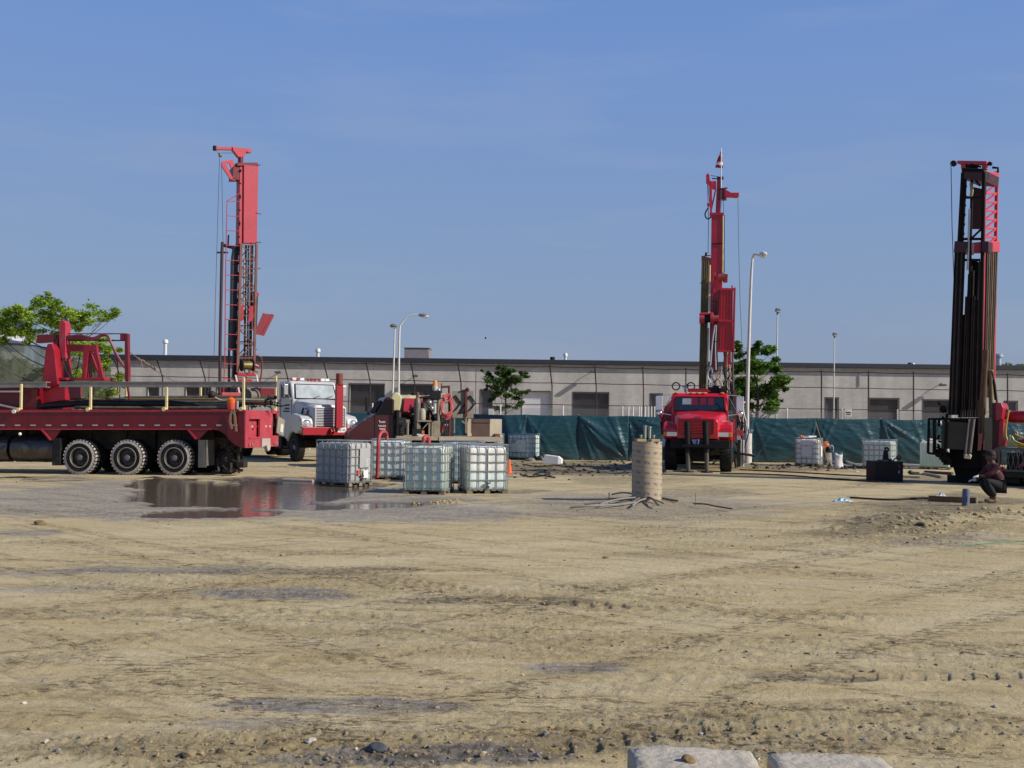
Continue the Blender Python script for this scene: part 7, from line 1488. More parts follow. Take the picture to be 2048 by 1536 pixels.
def tote_proto(label,mat,loc,rz,caged=True,rough=0):
    T=Fr('water_tote',label,'water tote',loc,rz,'caged plastic totes standing in the yard')
    mb=MB(); 
    for z,t in ((.0,.02),(.08,.022)): 
        for k in range(5 if z<.05 else 7): 
            n_=5 if z<.05 else 7; y=-TW/2+.05+(TW-.1)*k/(n_-1); mb.b2((-TL/2,y-.05,z),(TL/2,y+.05,z+t))
    for x in (-TL/2+.07,0,TL/2-.07):
        for y in (-TW/2+.07,0,TW/2-.07): mb.b2((x-.065,y-.065,.0),(x+.065,y+.065,.082))
    mb.build('pallet',M('muddy_pallet',(.20,.17,.12),.85,var=.3,dirt=.3),T)
    x,y=TL/2-.018,TW/2-.018; mb=MB(); c=(0,0,.15+(TH-.2)/2)
    # bottle with vertical corrugation
    nx=40; ring=[]; r=.09
    def outline(k):
        pts=[]
        for cx,cy,a0 in ((x-r,y-r,0),(-x+r,y-r,90),(-x+r,-y+r,180),(x-r,-y+r,270)):
            for j in range(5): a=R(a0+22.5*j); pts.append([cx+r*math.cos(a),cy+r*math.sin(a)])
            # points along next side
            nxt={0:((x-r,y),(-x+r,y)),90:((-x,y-r),(-x,-y+r)),180:((-x+r,-y),(x-r,-y)),270:((x,-y+r),(x,y-r))}[a0]
            for j in range(1,15):
                t=j/15; px=nxt[0][0]+(nxt[1][0]-nxt[0][0])*t; py=nxt[0][1]+(nxt[1][1]-nxt[0][1])*t
                bul=.5+.5*math.cos(t*5*2*math.pi+math.pi); d=.016*bul*k; L_=math.hypot(px,py)
                if a0 in (0,): py+=d-.012*k
                elif a0==90: px-=d-.012*k
                elif a0==180: py-=d-.012*k
                else: px+=d-.012*k
                pts.append([px,py])
        return pts
    zs=[(.105,.90,0),(.13,.97,.3),(.18,1,1),(.45,1,1),(.47,.992,.6),(.49,1,1),(.72,1,1),(.74,.992,.6),(.76,1,1),(TH-.15,1,1),(TH-.1,.99,.4),(TH-.06,.93,0),(TH-.045,.6,0),(TH-.04,.0,0)]
    vs=[]
    for z,sc,k in zs:
        o=outline(k); vs+=[(p*sc,q*sc,z) for p,q in o]
    n=len(o); fs=[tuple(range(n))[::-1]]
    for i in range(len(zs)-1):
        for k in range(n): k2=(k+1)%n; fs.append((i*n+k,i*n+k2,(i+1)*n+k2,(i+1)*n+k))
    mb.add(vs,fs,True); bt=mb.build('bottle',mat,T)
    mb=MB(); mb.cyl((0,0,TH-.05),(0,0,TH-.0),.085,18); mb.build('lid',M('lid_black',(.04,.04,.045),.5) ,bt)
    mb=MB(); mb.cyl((TL/2-.05,0,.17),(TL/2+.06,0,.17),.035,10); mb.box((TL/2+.03,0,.26),(.05,.12,.03)); mb.build('valve',M('valve_dark',(.05,.05,.05),.5),bt)
    if caged:
        mb=MB(); X,Y=TL/2,TW/2; r=.0125
        def loop(z,rr=r): 
            c_=.05; mb.tube([(X-c_,Y,z),(-X+c_,Y,z),(-X,Y-c_,z),(-X,-Y+c_,z),(-X+c_,-Y,z),(X-c_,-Y,z),(X,-Y+c_,z),(X,Y-c_,z)],rr,6,closed=True)
        for z in (.12,.33,.54,.75,.95,TH): loop(z,r if z<TH else .014)
        for k in range(6):
            xx=-X+.06+(2*X-.12)*k/5
            for s in (1,-1): mb.tube([(xx,s*Y,.10),(xx,s*Y,TH)],r,6)
        for k in range(5):
            yy=-Y+.06+(2*Y-.12)*k/4
            for s in (1,-1): mb.tube([(s*X,yy,.10),(s*X,yy,TH)],r,6)
        for yy in (-.18,.18): mb.tube([(-X,yy,TH),(X,yy,TH)],.012,6)
        for s in (1,-1): mb.tube([(s*.2,-Y,TH),(s*.2,Y,TH)],.010,6)
        mb.build('cage',M('cage_steel',(.33,.35,.34),.45,.5,var=.2,dirt=.2),T)
    return T
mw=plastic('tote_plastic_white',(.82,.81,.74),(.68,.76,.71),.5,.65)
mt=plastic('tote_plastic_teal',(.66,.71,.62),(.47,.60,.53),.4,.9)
mg=plastic('tote_plastic_shaded',(.40,.40,.38),(.36,.37,.37),.2,.9)  # shade of the leftmost tote put into a greyer plastic
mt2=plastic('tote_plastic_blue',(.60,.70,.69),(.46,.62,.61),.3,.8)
tote0=tote_proto('white caged tote at the front right of the cluster, fifth along','',Vector((0,0,0)),0) if False else None
def place_tote(px,py,al,swap,label,mat,src={},drop=-.02,caged=True,near='near'):
    c=G(px,py); e1=Vector((math.sin(R(al)),math.cos(R(al)),0)); e2=Vector((-math.cos(R(al)),math.sin(R(al)),0))
    W_,L_=(TW,TL) if not swap else (TL,TW)
    cen=c+e1*(W_/2)+e2*(L_/2)
    rz=math.atan2(-math.sin(R(al)),math.cos(R(al))) + (0 if not swap else math.pi/2)
    cen.z=drop; key=(mat.name,caged)
    if 'base' not in src or not caged:
        T=tote_proto(label,mat,cen,rz,caged); 
        if caged: src['base']=T.o; src[key]=T.o
        return T.o
    if key not in src:
        o=copy_thing(src['base'],cen,rz,label)
        for ch in o.children:
            if ch.name.startswith('bottle'): ch.data=ch.data.copy(); ch.data.materials.clear(); ch.data.materials.append(mat)
        src[key]=o; return o
    return copy_thing(src[key],cen,rz,label)
t1=place_tote(698,972,30,False,'leftmost tote of the front cluster, its shaded grey side toward the flatbed truck',mg)
t2=place_tote(809,960,4,True,'white tote behind with the tall red hose rising over it',mw)
t3=place_tote(889,989,8,True,'greenish tote at the centre of the cluster standing closest to the camera',mt)
t4=place_tote(962,968,4,False,'teal tote half hidden between the centre tote and the right one',mt2)
t5=place_tote(934,987,76,False,'white tote at the right end of the front cluster beside the orange cone',mw)
t6=place_tote(1060,920,28,False,'pale blue green tote with a wide label standing in front of the green tarp',mt2)
t7=place_tote(998,922,10,True,'white tote mostly hidden behind the rear of the service pickup',mt2)
t8=place_tote(1638,933,24,True,'white tote with paper sheets on it, left of the orange engine on a drum',mw)
t9=place_tote(1783,939,32,False,'white blue tote directly behind the black counterweight block',mt2)
t10=place_tote(1900,940,26,False,'teal ribbed tote without a cage beside the work platform of the right rig',mt,caged=False)
def sheet(tote,face,u,z,w,h,mat,name='label_sheet',ry=0):
    d=.02; X,Y=TL/2+d,TW/2+d; mb=MB()
    if face=='x+': mb.box((X,u,z),(.006,w,h))
    elif face=='x-': mb.box((-X,u,z),(.006,w,h))
    elif face=='y+': mb.box((u,Y,z),(w,.006,h))
    else: mb.box((u,-Y,z),(w,.006,h))
    return mb.build(name,mat,tote)
pg=M('label_grey',(.38,.38,.38),.5,var=.05); pw=M('label_white',(.72,.72,.70),.5,var=.05); ry=M('label_yellow',(.6,.56,.3),.5); rdl=M('label_red',(.55,.08,.06),.5)
sheet(t1,'x+',.12,.72,.42,.50,pg); sheet(t1,'x+',.18,.6,.16,.2,pw); sheet(t1,'x+',-.12,.35,.1,.14,rdl,'hazard_mark'); sheet(t1,'x+',.17,.30,.2,.2,pw)
sheet(t6,'y-',.0,.62,.72,.52,M('label_teal_white',(.55,.60,.57),.4)); sheet(t6,'y-',-.25,.8,.25,.14,ry); 
sheet(t8,'x-',.0,.62,.42,.42,pw); sheet(t8,'x-',-.0,.98,.5,.2,pw); sheet(t8,'x+',.0,.62,.42,.42,pw); sheet(t8,'y-',0,.62,.42,.42,pw); sheet(t8,'y-',-.32,.28,.1,.08,rdl,'hazard_mark')
# ribs on the cageless tote
for k in range(9):
    for s in (-1,1):
        mb=MB(); mb.box((-TL/2+.08+k*.12,s*(TW/2-.02),.62),(.05,.05,.92)); mb.build('rib',mt,t10)
mb=MB(); mb.box((0,0,TH-.02),(.5,.4,.05)); mb.ball((-.2,-.1,TH+.02),.09,8,(1.5,1,.6)); mb.build('top_rag',M('rag_pale_orange',(.7,.5,.42),.8),t10)
# tall hose out of tote 2, and short one
def hose_thing(label,pts,D,r,m,cat='hose',name='hose',n=5,px_base=None):
    P=[W(x,y,d) for x,y,d in pts]; b=P[0].copy(); F=Fr(name,label,cat,b); mb=MB(); mb.tube(smooth([p-b for p in P],n),r,9); mb.build('hose_tube',m,F); return F
hose_thing('tall red hose bent over the top of the tote behind the leftmost one',[(754,955,28.6),(756,900,28.4),(757,880,28.4),(761,867,28.5),(768,863,28.7),(773,868,29),(774,880,29)],0,.045,M('bright_red_hose',(.42,.05,.055),.5))
hose_thing('short red hose loop poking from the top of the centre tote',[(847,884,25),(848,876,25),(853,873,25.1),(857,878,25.2),(858,888,25.2)],0,.045,M('bright_red_hose',(.62,.07,.06)))
for px,lb in ((1625,'papers and a small board left on top of the tote next to the orange engine'),):
    F=Fr('paper_scraps',lb,'papers',t8.matrix_world.translation+Vector((0,0,TH-.0))); F.o.location=(t8.location.x,t8.location.y,TH-.005); mb=MB(); mb.box((-.15,0,.02),(.5,.4,.02)); mb.box((.1,.1,.06),(.35,.3,.05),.3); mb.build('sheets',pw,F); mb=MB(); mb.ball((-.4,-.3,.05),.06); mb.ball((-.33,-.32,.04),.05); mb.build('yellow_valve',AMBER(),F)
# ---------------- things on the ground ----------------
def at(px,py): g=G(px,py); g.z=gz(g.x,g.y); return g
def build_tube_form():
    p=at(1297,1007); s=FPX/p.y; r=30/s; h=(1005-886)/s; p.y+=r; T=Fr('cardboard_column_form','tall tan cardboard tube with printed bands standing upright in the mud','column form',p)
    m=M('tan_cardboard',(.40,.32,.22),.75,var=.08,dirt=.12); n=m.node_tree; b=n.nodes['Principled BSDF']; N=n.nodes.new; K=n.links.new; src=b.inputs['Base Color'].links[0].from_socket
    tc=N('ShaderNodeTexCoord'); sx=N('ShaderNodeSeparateXYZ'); K(tc.outputs['Object'],sx.inputs[0])
    at2=N('ShaderNodeMath'); at2.operation='ARCTAN2'; K(sx.outputs[1],at2.inputs[0]); K(sx.outputs[0],at2.inputs[1])
    hel=N('ShaderNodeMath'); hel.operation='MULTIPLY_ADD'; hel.inputs[1].default_value=.03; K(at2.outputs[0],hel.inputs[0]); K(sx.outputs[2],hel.inputs[2])
    ml=N('ShaderNodeMath'); ml.operation='MULTIPLY'; ml.inputs[1].default_value=4.6; K(hel.outputs[0],ml.inputs[0]); fr=N('ShaderNodeMath'); fr.operation='FRACT'; K(ml.outputs[0],fr.inputs[0])
    seam=N('ShaderNodeMath'); seam.operation='LESS_THAN'; seam.inputs[1].default_value=.07; K(fr.outputs[0],seam.inputs[0])
    cc=N('ShaderNodeMath'); cc.operation='COMPARE'; cc.inputs[1].default_value=.5; cc.inputs[2].default_value=.14; K(fr.outputs[0],cc.inputs[0])
    cx=N('ShaderNodeCombineXYZ'); K(at2.outputs[0],cx.inputs[0]); K(fr.outputs[0],cx.inputs[1]); K(ml.outputs[0],cx.inputs[2]); nz=N('ShaderNodeTexNoise'); nz.inputs['Scale'].default_value=6; nz.inputs['Detail'].default_value=3; K(cx.outputs[0],nz.inputs['Vector'])
    g1=N('ShaderNodeMath'); g1.operation='GREATER_THAN'; g1.inputs[1].default_value=.46; K(nz.outputs[0],g1.inputs[0]); a3=N('ShaderNodeMath'); a3.operation='MULTIPLY'; a3.inputs[1].default_value=1.6; K(at2.outputs[0],a3.inputs[0]); a4=N('ShaderNodeMath'); a4.operation='FRACT'; K(a3.outputs[0],a4.inputs[0]); a5=N('ShaderNodeMath'); a5.operation='LESS_THAN'; a5.inputs[1].default_value=.62; K(a4.outputs[0],a5.inputs[0])
    m1=N('ShaderNodeMath'); m1.operation='MULTIPLY'; K(g1.outputs[0],m1.inputs[0]); K(cc.outputs[0],m1.inputs[1]); m2=N('ShaderNodeMath'); m2.operation='MULTIPLY'; K(m1.outputs[0],m2.inputs[0]); K(a5.outputs[0],m2.inputs[1]); m3=N('ShaderNodeMath'); m3.operation='MULTIPLY'; m3.inputs[1].default_value=.72; K(m2.outputs[0],m3.inputs[0])
    x=N('ShaderNodeMixRGB'); x.inputs[2].default_value=(.07,.09,.13,1); K(m3.outputs[0],x.inputs[0]); K(src,x.inputs[1]); s3=N('ShaderNodeMath'); s3.operation='MULTIPLY'; s3.inputs[1].default_value=.55; K(seam.outputs[0],s3.inputs[0]); y=N('ShaderNodeMixRGB'); y.inputs[2].default_value=(.16,.13,.09,1); K(s3.outputs[0],y.inputs[0]); K(x.outputs[0],y.inputs[1]); K(y.outputs[0],b.inputs['Base Color'])
    mb=MB(); mb.lathe([(r,-.15),(r*1.01,h*.5),(r,h),(r*.965,h),(r*.965,h-.4),(0,h-.4)],(0,0,0),(0,0,1),56); mb.build('tube',m,T)
    F=Fr('lifting_jig','two wooden blocks and capped steel pipes set on top of the cardboard tube','jig',p+Vector((0,0,h)))
    for x0,x1 in ((-.24,-.07),(.06,.24)): mb=MB(); mb.box(((x0+x1)/2,-.05,.03),(x1-x0,.5,.055)); mb.build('wood_block',M('fresh_wood',(.52,.40,.22),.8,var=.2),F)
    for i,(x,h2,rr) in enumerate(((-.14,.13,.022),(-.055,.33,.028),(.045,.31,.028),(.13,.13,.022))):
        mb=MB(); mb.cyl((x,-.08,.0),(x,-.08,h2),rr,12); mb.lathe([(rr*1.5,0),(rr*1.5,.05),(rr,.06)],(x,-.08,.02),(0,0,1),12); mb.lathe([(rr*1.35,0),(rr*1.35,.03),(0,.03)],(x,-.08,h2-.02),(0,0,1),12); mb.build('pipe_stub',M('dull_green_pipe',(.36,.37,.30),.5,.3,rust=.3),F)
    mb=MB(); mb.b2((-.25,-.12,.056),(.25,-.04,.075)); mb.beam((-.27,-.1,.13),(-.2,-.1,.14),.015); mb.beam((.2,-.1,.14),(.27,-.1,.12),.015); mb.build('flat_bar',BLK(),F)
    return p
TP=build_tube_form()
def rods():
    pm=M('muddy_pvc',(.22,.21,.19),.8,var=.25,dirt=.4)
    L_=[('long flat grey conduit running left from the tube base',[(1140,1018),(1190,1018),(1240,1013),(1275,1009)],.028),('muddy conduit under the long one left of the tube',[(1170,1014),(1215,1012),(1265,1004)],.026),
       ('grey conduit rising away to the upper left of the tube',[(1224,996),(1250,1000),(1290,1005)],.026),('dark conduit crossing to the right of the tube base',[(1262,1010),(1295,1004),(1330,1006),(1356,1009)],.03),
       ('short conduit poking toward the camera in front of the tube',[(1264,1018),(1280,1010),(1300,1006)],.025),('short conduit end pointing right below the tube',[(1290,1005),(1305,1010),(1316,1018)],.028),
       ('thin dark conduit slanting right across the mound',[(1285,1003),(1305,1008),(1328,1012)],.02),('long thin hose lying far to the right of the tube',[(1387,1014),(1410,1018),(1435,1020),(1465,1024)],.02),('bundle strand sweeping left under the others',[(1200,1016),(1235,1010),(1272,1006)],.022)]
    for k,(lb,pts,r) in enumerate(L_):
        P=[at(x,y) for x,y in pts]; b=P[0].copy(); F=Fr('conduit',lb,'conduit',b,0,'conduits fanned round the cardboard tube'); Q=[p-b+Vector((0,0,.04+.03*(i%3==1)+.02*(k%3))) for i,p in enumerate(P)]
        mb=MB(); mb.tube(smooth(Q,5),r*.78,8); mb.build('conduit_pipe',pm if k%2==0 else M('dark_pvc',(.11,.10,.09),.7,dirt=.3),F)
rods()
def stake(px,py,top,r,lb,m,board=None,grp=None,name='stake'):
    p=at(px,py); F=Fr(name,lb,'stake',p,0,grp); F.ax=1; F.val=0; z=F.hit(px,top,1,0).z; mb=MB(); mb.box((0,0,z/2-.05),(r,r,z+.1)); mb.build('shaft',m,F)
    if board: mb=MB(); w_,h_=board; mb.box((0,-.02,z),(w_,.03,h_)); mb.build('board',M('board_white',(.62,.60,.55),.7),F)
stake(1218,1012,985,.02,'thin rusty rebar pin left of the cardboard tube',RUST()); stake(1391,1013,987,.015,'thin pale pin right of the cardboard tube',WOOD())
om=M('orange_stake',(.45,.16,.05),.7); stake(1075,910,868,.11,'orange brown stake with a small white cap board by the rubble',om,(.22,.08)); stake(1130,916,878,.06,'plain pale wooden stake standing before the green tarp',WOOD())
p=W(846,884,33.5); F=Fr('survey_stake','survey stake with white cross board rising behind the totes','stake',(p.x,33.5,0)); F.ax=1; F.val=0; z=F.hit(846,865,1,0).z; mb=MB(); mb.box((0,0,z/2),(.05,.03,z)); mb.build('shaft',WOOD(),F); mb=MB(); a=F.hit(834,869,1,-.03); b=F.hit(856,871,1,-.03); mb.beam(a,b,.03,.05); q=[F.hit(x,y,1,-.05) for x,y in ((836,870),(848,871),(848,874),(837,873))]; mb.prism(q,(0,.02,0)); mb.build('cross_board',pw,F); mb=MB(); mb.box((0,-.03,z),(.07,.04,.12)); mb.build('orange_tip',AMBER(),F)
# cone
p=at(1018,948); F=Fr('traffic_cone','small orange traffic cone standing right of the totes','traffic cone',p); s=FPX/p.y; hh_=29/s
mb=MB(); mb.lathe([(.10,.02),(.035,hh_),(.025,hh_+.005),(0,hh_+.005)],(0,0,0),(0,0,1),20); mb.build('cone_body',M('cone_orange',(.85,.13,.02),.45,dirt=.08),F); mb=MB(); mb.box((0,0,.015),(.28,.28,.03)); mb.build('cone_base',M('cone_orange2',(.7,.12,.03),.5,dirt=.4),F,bevel=.01)
p=at(1032,953); F=Fr('flat_plate','small flat white plate lying beside the traffic cone','plate',p); mb=MB(); mb.box((0,0,.02),(.22,.15,.04)); mb.build('lid_plate',WHT(),F,bevel=.01)
p=at(1263,918); F=Fr('orange_pipe','short bright orange pipe section standing left of the cardboard tube','pipe',p); mb=MB(); mb.lathe([(.09,0),(.09,.36),(.075,.36),(.075,.2),(0,.2)],(0,0,0),(0,0,1),20); mb.build('pipe_wall',M('pipe_orange',(.85,.20,.05),.4),F)
# foam block
p=at(1101,928); s=FPX/p.y; F=Fr('white_block','short white foam brick lying on the mud in front of the tarp','block',p,R(-14)); mb=MB(); mb.prism([(-.32,0,0),(.30,0,0),(.30,0,.30),(-.26,0,.36)],(0,.42,0)); mb.build('block',M('foam_white',(.74,.73,.72),.7,var=.06),F,bevel=.01); mb=MB(); mb.prism([(.302,0,0),(.42,.05,.02),(.42,.05,.2),(.302,0,.30)],(0,.35,0)); mb.build('bevelled_end',M('foam_white',(.74,.73,.72)),F)
# rubble
rg=random.Random(6); st=M('rubble_brown_grey',(.24,.21,.17),.95,var=.35,scale=6,bump=.6)
def rock(name,label,cat,px,py,rr,m,grp=None,flat=.65,seed=0):
    p=at(px,py); F=Fr(name,label,cat,p,0,grp); bm=bmesh.new(); bmesh.ops.create_icosphere(bm,subdivisions=3,radius=rr)
    for v in bm.verts:
        n=mnoise.noise(v.co*(1.6/rr)*.6+Vector((seed*7,0,0))); v.co*=1+.45*n; v.co.z*=flat; v.co.z+=rr*flat*.55
    me=bpy.data.meshes.new('stone'); bm.to_mesh(me); bm.free(); me.materials.append(m); o=bpy.data.objects.new('stone',me); COL.objects.link(o); o.parent=F.o; return F
def heap(name,label,cat,spots,m):
    bm=bmesh.new()
    for px,py,rr in spots:
        p=at(px,py); b2=bmesh.new(); bmesh.ops.create_icosphere(b2,subdivisions=2,radius=rr); sd_=rg.uniform(0,90)
        for v in b2.verts: v.co*=1+.5*mnoise.noise(v.co*(1/rr)+Vector((sd_,0,0))); v.co.z*=.7; v.co+=p+Vector((0,0,rr*.3))
        t_=bpy.data.meshes.new('t'); b2.to_mesh(t_); b2.free(); bm.from_mesh(t_); bpy.data.meshes.remove(t_)
    me=bpy.data.meshes.new(name); bm.to_mesh(me); bm.free(); me.materials.append(m); o=bpy.data.objects.new(name,me); COL.objects.link(o); tag(o,label,cat,kind='stuff')
heap('rubble_heap','heap of brown grey rubble round the foot of the orange stake','rubble',[(rg.gauss(1080,12),rg.gauss(915,4),rg.uniform(.05,.18)) for _ in range(34)],st)
dkc=M('dark_clod',(.09,.07,.045),.95,bump=.5)
heap('dark_soil_heap','dark lumpy soil under the tarp left of the red truck','soil',[(rg.uniform(1140,1262),rg.gauss(913,5),rg.uniform(.04,.17)) for _ in range(60)],dkc)
heap('churned_soil','churned dark soil along the foot of the tarp on the right','soil',[(rg.uniform(1505,1860),rg.gauss(934,3),rg.uniform(.03,.10)) for _ in range(110)],dkc)
heap('clod_heap','rough heap of tan mud clods in front of the blue post','soil',[(rg.gauss(1835,48),rg.gauss(1056,10),rg.uniform(.01,.038)) for _ in range(150)]+[(rg.gauss(1960,50),rg.gauss(1030,8),rg.uniform(.02,.06)) for _ in range(60)],M('tan_clod',(.38,.295,.15),.95,var=.3,bump=.5))
heap('tan_clods','small scatter of tan clods at the water edge before the centre tote','soil',[(rg.gauss(880,26),rg.gauss(1006,3),rg.uniform(.01,.045)) for _ in range(50)],M('tan_clod2',(.42,.30,.12),.95,var=.3))
heap('mud_debris','churned muddy debris between the cone and the red truck','soil',[(rg.uniform(1010,1330),rg.gauss(938,9),rg.uniform(.015,.07)) for _ in range(150)],dkc)
for k,(px,py,r,lb) in enumerate(((80,1050,.09,'single small brown clod on bare mud at far left'),(752,1502,.055,'dark slate chip near the bottom edge left of the concrete blocks'),(622,1487,.03,'small pale stone near the bottom left of centre'),(1842,1060,.07,'large dark clod of soil below the blue post'),(912,944,.1,'x'))):
    if lb!='x': rock('loose_stone',lb,'stone',px,py,r,[M('brown_clod',(.20,.13,.06),.95),M('slate_dark',(.06,.065,.07),.7),M('pale_pebble',(.52,.47,.38),.85),M('dark_clod',(.09,.07,.045),.95)][k],seed=10+k,flat=.5)
# concrete blocks at the lower edge
def slab(label,px0,px1,ytop,depth,hgt,seed,rz=0):
    zt=hgt; a=G(px0,ytop,zt); b=G(px1,ytop,zt); c=(a+b)/2; F=Fr('concrete_block',label,'concrete block',(c.x,c.y-depth/2,0),rz); L_=(b-a).length
    bm=bmesh.new(); bmesh.ops.create_grid(bm,x_segments=2,y_segments=2,size=.5); bm.free()
    bm=bmesh.new(); bmesh.ops.create_cube(bm,size=1); bmesh.ops.scale(bm,vec=(L_,depth,hgt+.1),verts=bm.verts); bmesh.ops.bevel(bm,geom=bm.edges[:],offset=.012,segments=1,affect='EDGES'); bmesh.ops.subdivide_edges(bm,edges=bm.edges[:],cuts=9,use_grid_fill=True)
    for v in bm.verts:
        q=v.co*5+Vector((seed*9,0,0)); n=mnoise.noise(q)*.022+mnoise.noise(q*2.2)*.014+mnoise.noise(q*5)*.006+mnoise.noise(q*12)*.002; v.co+=v.co.normalized()*n; v.co.z+=(hgt-.1)/2
        if v.co.x<-L_*.3 and v.co.y>0: v.co.y-=(-L_*.3-v.co.x)*.9*(.5+.5*mnoise.noise(q*.5))
        if v.co.x>L_*.32 and v.co.y>0: v.co.y-=(v.co.x-L_*.32)*.35
    me=bpy.data.meshes.new('block'); bm.to_mesh(me); bm.free(); me.materials.append(M('pale_limestone',(.46,.41,.33),.9,var=.14,scale=3,dirt=.3,dirtcol=(.30,.23,.13),bump=.8,bscale=22)); 
    me.polygons.foreach_set('use_smooth',[True]*len(me.polygons)); o=bpy.data.objects.new('block',me); COL.objects.link(o); o.parent=F.o; return F
slab('rough pale block under a brown stone at the bottom edge',1252,1494,1494,.62,.17,1,R(-2)); slab('rounded pale block, right of the two at the bottom edge',1528,1752,1505,.55,.16,2,R(-3))
q=G(1376,1525,.17); F=Fr('small_brown_stone','small brown stone sitting on the left pale block','stone',(q.x,q.y,.168)); bm=bmesh.new(); bmesh.ops.create_icosphere(bm,subdivisions=3,radius=.03)
for v in bm.verts: v.co*=1+.5*mnoise.noise(v.co*30); v.co.z*=.7; v.co.z+=.017
me=bpy.data.meshes.new('stone'); bm.to_mesh(me); bm.free(); me.materials.append(M('brown_clod',(.20,.13,.06),.95)); o=bpy.data.objects.new('stone',me); COL.objects.link(o); o.parent=F.o
# counterweight block with lifting eye
p=at(1778,964); s=FPX/p.y; w_=58/s; h_=42/s; F=Fr('counterweight_block','black square steel block with a lifting eye on top','counterweight',p+Vector((0,.4,-.02)),R(4)); bk=M('flat_black_block',(.008,.008,.012),.6,spec=.3,var=.3,dirt=.05)
mb=MB(); mb.box((0,0,h_/2),(w_,w_*.8,h_)); mb.build('block',bk,F,bevel=.02)
F.ax=1; F.val=-.2; mb=MB(); q=[F.hit(x,y,1,-.2) for x,y in ((1760,925),(1786,925),(1784,920),(1762,920))]; mb.prism(q,(0,.3,0)); q=[F.hit(x,y,1,-.1) for x,y in ((1767,921),(1778,921),(1776,902),(1769,902))]; mb.prism(q,(0,.1,0)); mb.build('lug',bk,F,bevel=.01)
c=F.hit(1773.5,899,1,-.05); mb=MB(); mb.tube([c+Vector((math.cos(R(t))*.052,0,math.sin(R(t))*.052)) for t in range(0,360,24)],.03,8,closed=True); mb.build('lifting_eye',bk,F)
mb=MB(); mb.cyl(F.hit(1780,921,1,-.1),F.hit(1780,917,1,-.1),.05,10); mb.ball(F.hit(1798,915,1,0),.09,10); mb.tube([F.hit(1785,922,1,0),F.hit(1793,915,1,0),F.hit(1797,908,1,0)],.02,6); mb.build('brass_fitting',M('brass_brown',(.16,.10,.05),.5,.3),F)
mb=MB(); a=F.hit(1796,930,1,-w_*.4-.01); mb.beam(a,F.hit(1800,935,1,-w_*.4-.01),.03,.01); mb.m=1; mb.box(F.hit(1798,944,1,-w_*.4-.005),(.02,.01,.09)); mb.build('paint_mark',[M('pink_mark',(.5,.15,.15),.6),M('pale_mark',(.6,.6,.6),.6)],F)
# drum with orange engine, shovel, sack
p=at(1652,929); F=Fr('steel_drum','muddy grey open drum behind the white sack','drum',p); mb=MB(); mb.lathe([(0,0),(.25,0),(.26,.02),(.25,.2),(.262,.22),(.25,.24),(.23,.52),(.2,.52),(.2,.45),(0,.45)],(0,0,0),(0,0,1),24); mb.build('drum_shell',M('muddy_drum',(.24,.22,.19),.8,dirt=.4,bump=.4),F)
F=Fr('engine_pump','small orange engine with black hose elbow sitting on the drum','engine',p+Vector((0,0,.5))); mb=MB(); mb.box((-.05,0,.22),(.32,.3,.22)); mb.ball((-.02,0,.36),.14,10,(1.3,1,.6)); mb.box((0,.1,.45),(.2,.2,.1)); mb.build('housing',M('engine_orange',(.55,.15,.05),.5,dirt=.25),F,bevel=.03)
mb=MB(); mb.box((0,0,.06),(.38,.32,.11)); mb.ball((.05,-.12,.2),.1); mb.build('crankcase',BLK(),F,bevel=.02); mb=MB(); mb.tube(smooth([(.12,-.05,.2),(.2,-.05,.32),(.28,-.05,.25),(.27,-.05,.05)],5),.04,8); mb.build('hose_elbow',M('grey_blue_hose',(.25,.28,.32),.5),F)
F=Fr('shovel','long handled shovel leaning across the drum toward the tarp','shovel',at(1660,934)); F.ax=1; F.val=0; mb=MB(); a=F.hit(1632,846,1,.55); b=F.hit(1656,925,1,-.1); mb.tube([a,b],.018,8); mb.build('handle',WOOD(),F); mb=MB(); d=(b-a).normalized(); mb.beam(b,b+d*.28,.16,.02,up=(0,1,0)); mb.build('blade',MUDDY(),F)
p=at(1677,937); F=Fr('white_sack','tall white woven sack standing open between the drum and the white pipe','sack',p); mb=MB(); prof=[(.14,0),(.165,.03),(.16,.15),(.135,.32),(.14,.46),(.155,.58)]
vs=[];nn=20
for i,(r,z) in enumerate(prof):
    for k in range(nn): t=k*2*math.pi/nn; q=r*(1+.10*math.sin(3*t+i)+.05*math.sin(7*t)); vs.append((q*math.cos(t)*1.05,q*math.sin(t)*.75,z+(.05*math.sin(2*t+1) if i==5 else 0)))
mb.add(vs,[tuple(range(nn))[::-1]]+[(i*nn+k,i*nn+(k+1)%nn,(i+1)*nn+(k+1)%nn,(i+1)*nn+k) for i in range(5) for k in range(nn)],True); so2=mb.build('sack_cloth',M('sack_white',(.74,.72,.69),.7,var=.08,dirt=.1,bump=.4),F); sm=so2.modifiers.new('t','SOLIDIFY'); sm.thickness=.008
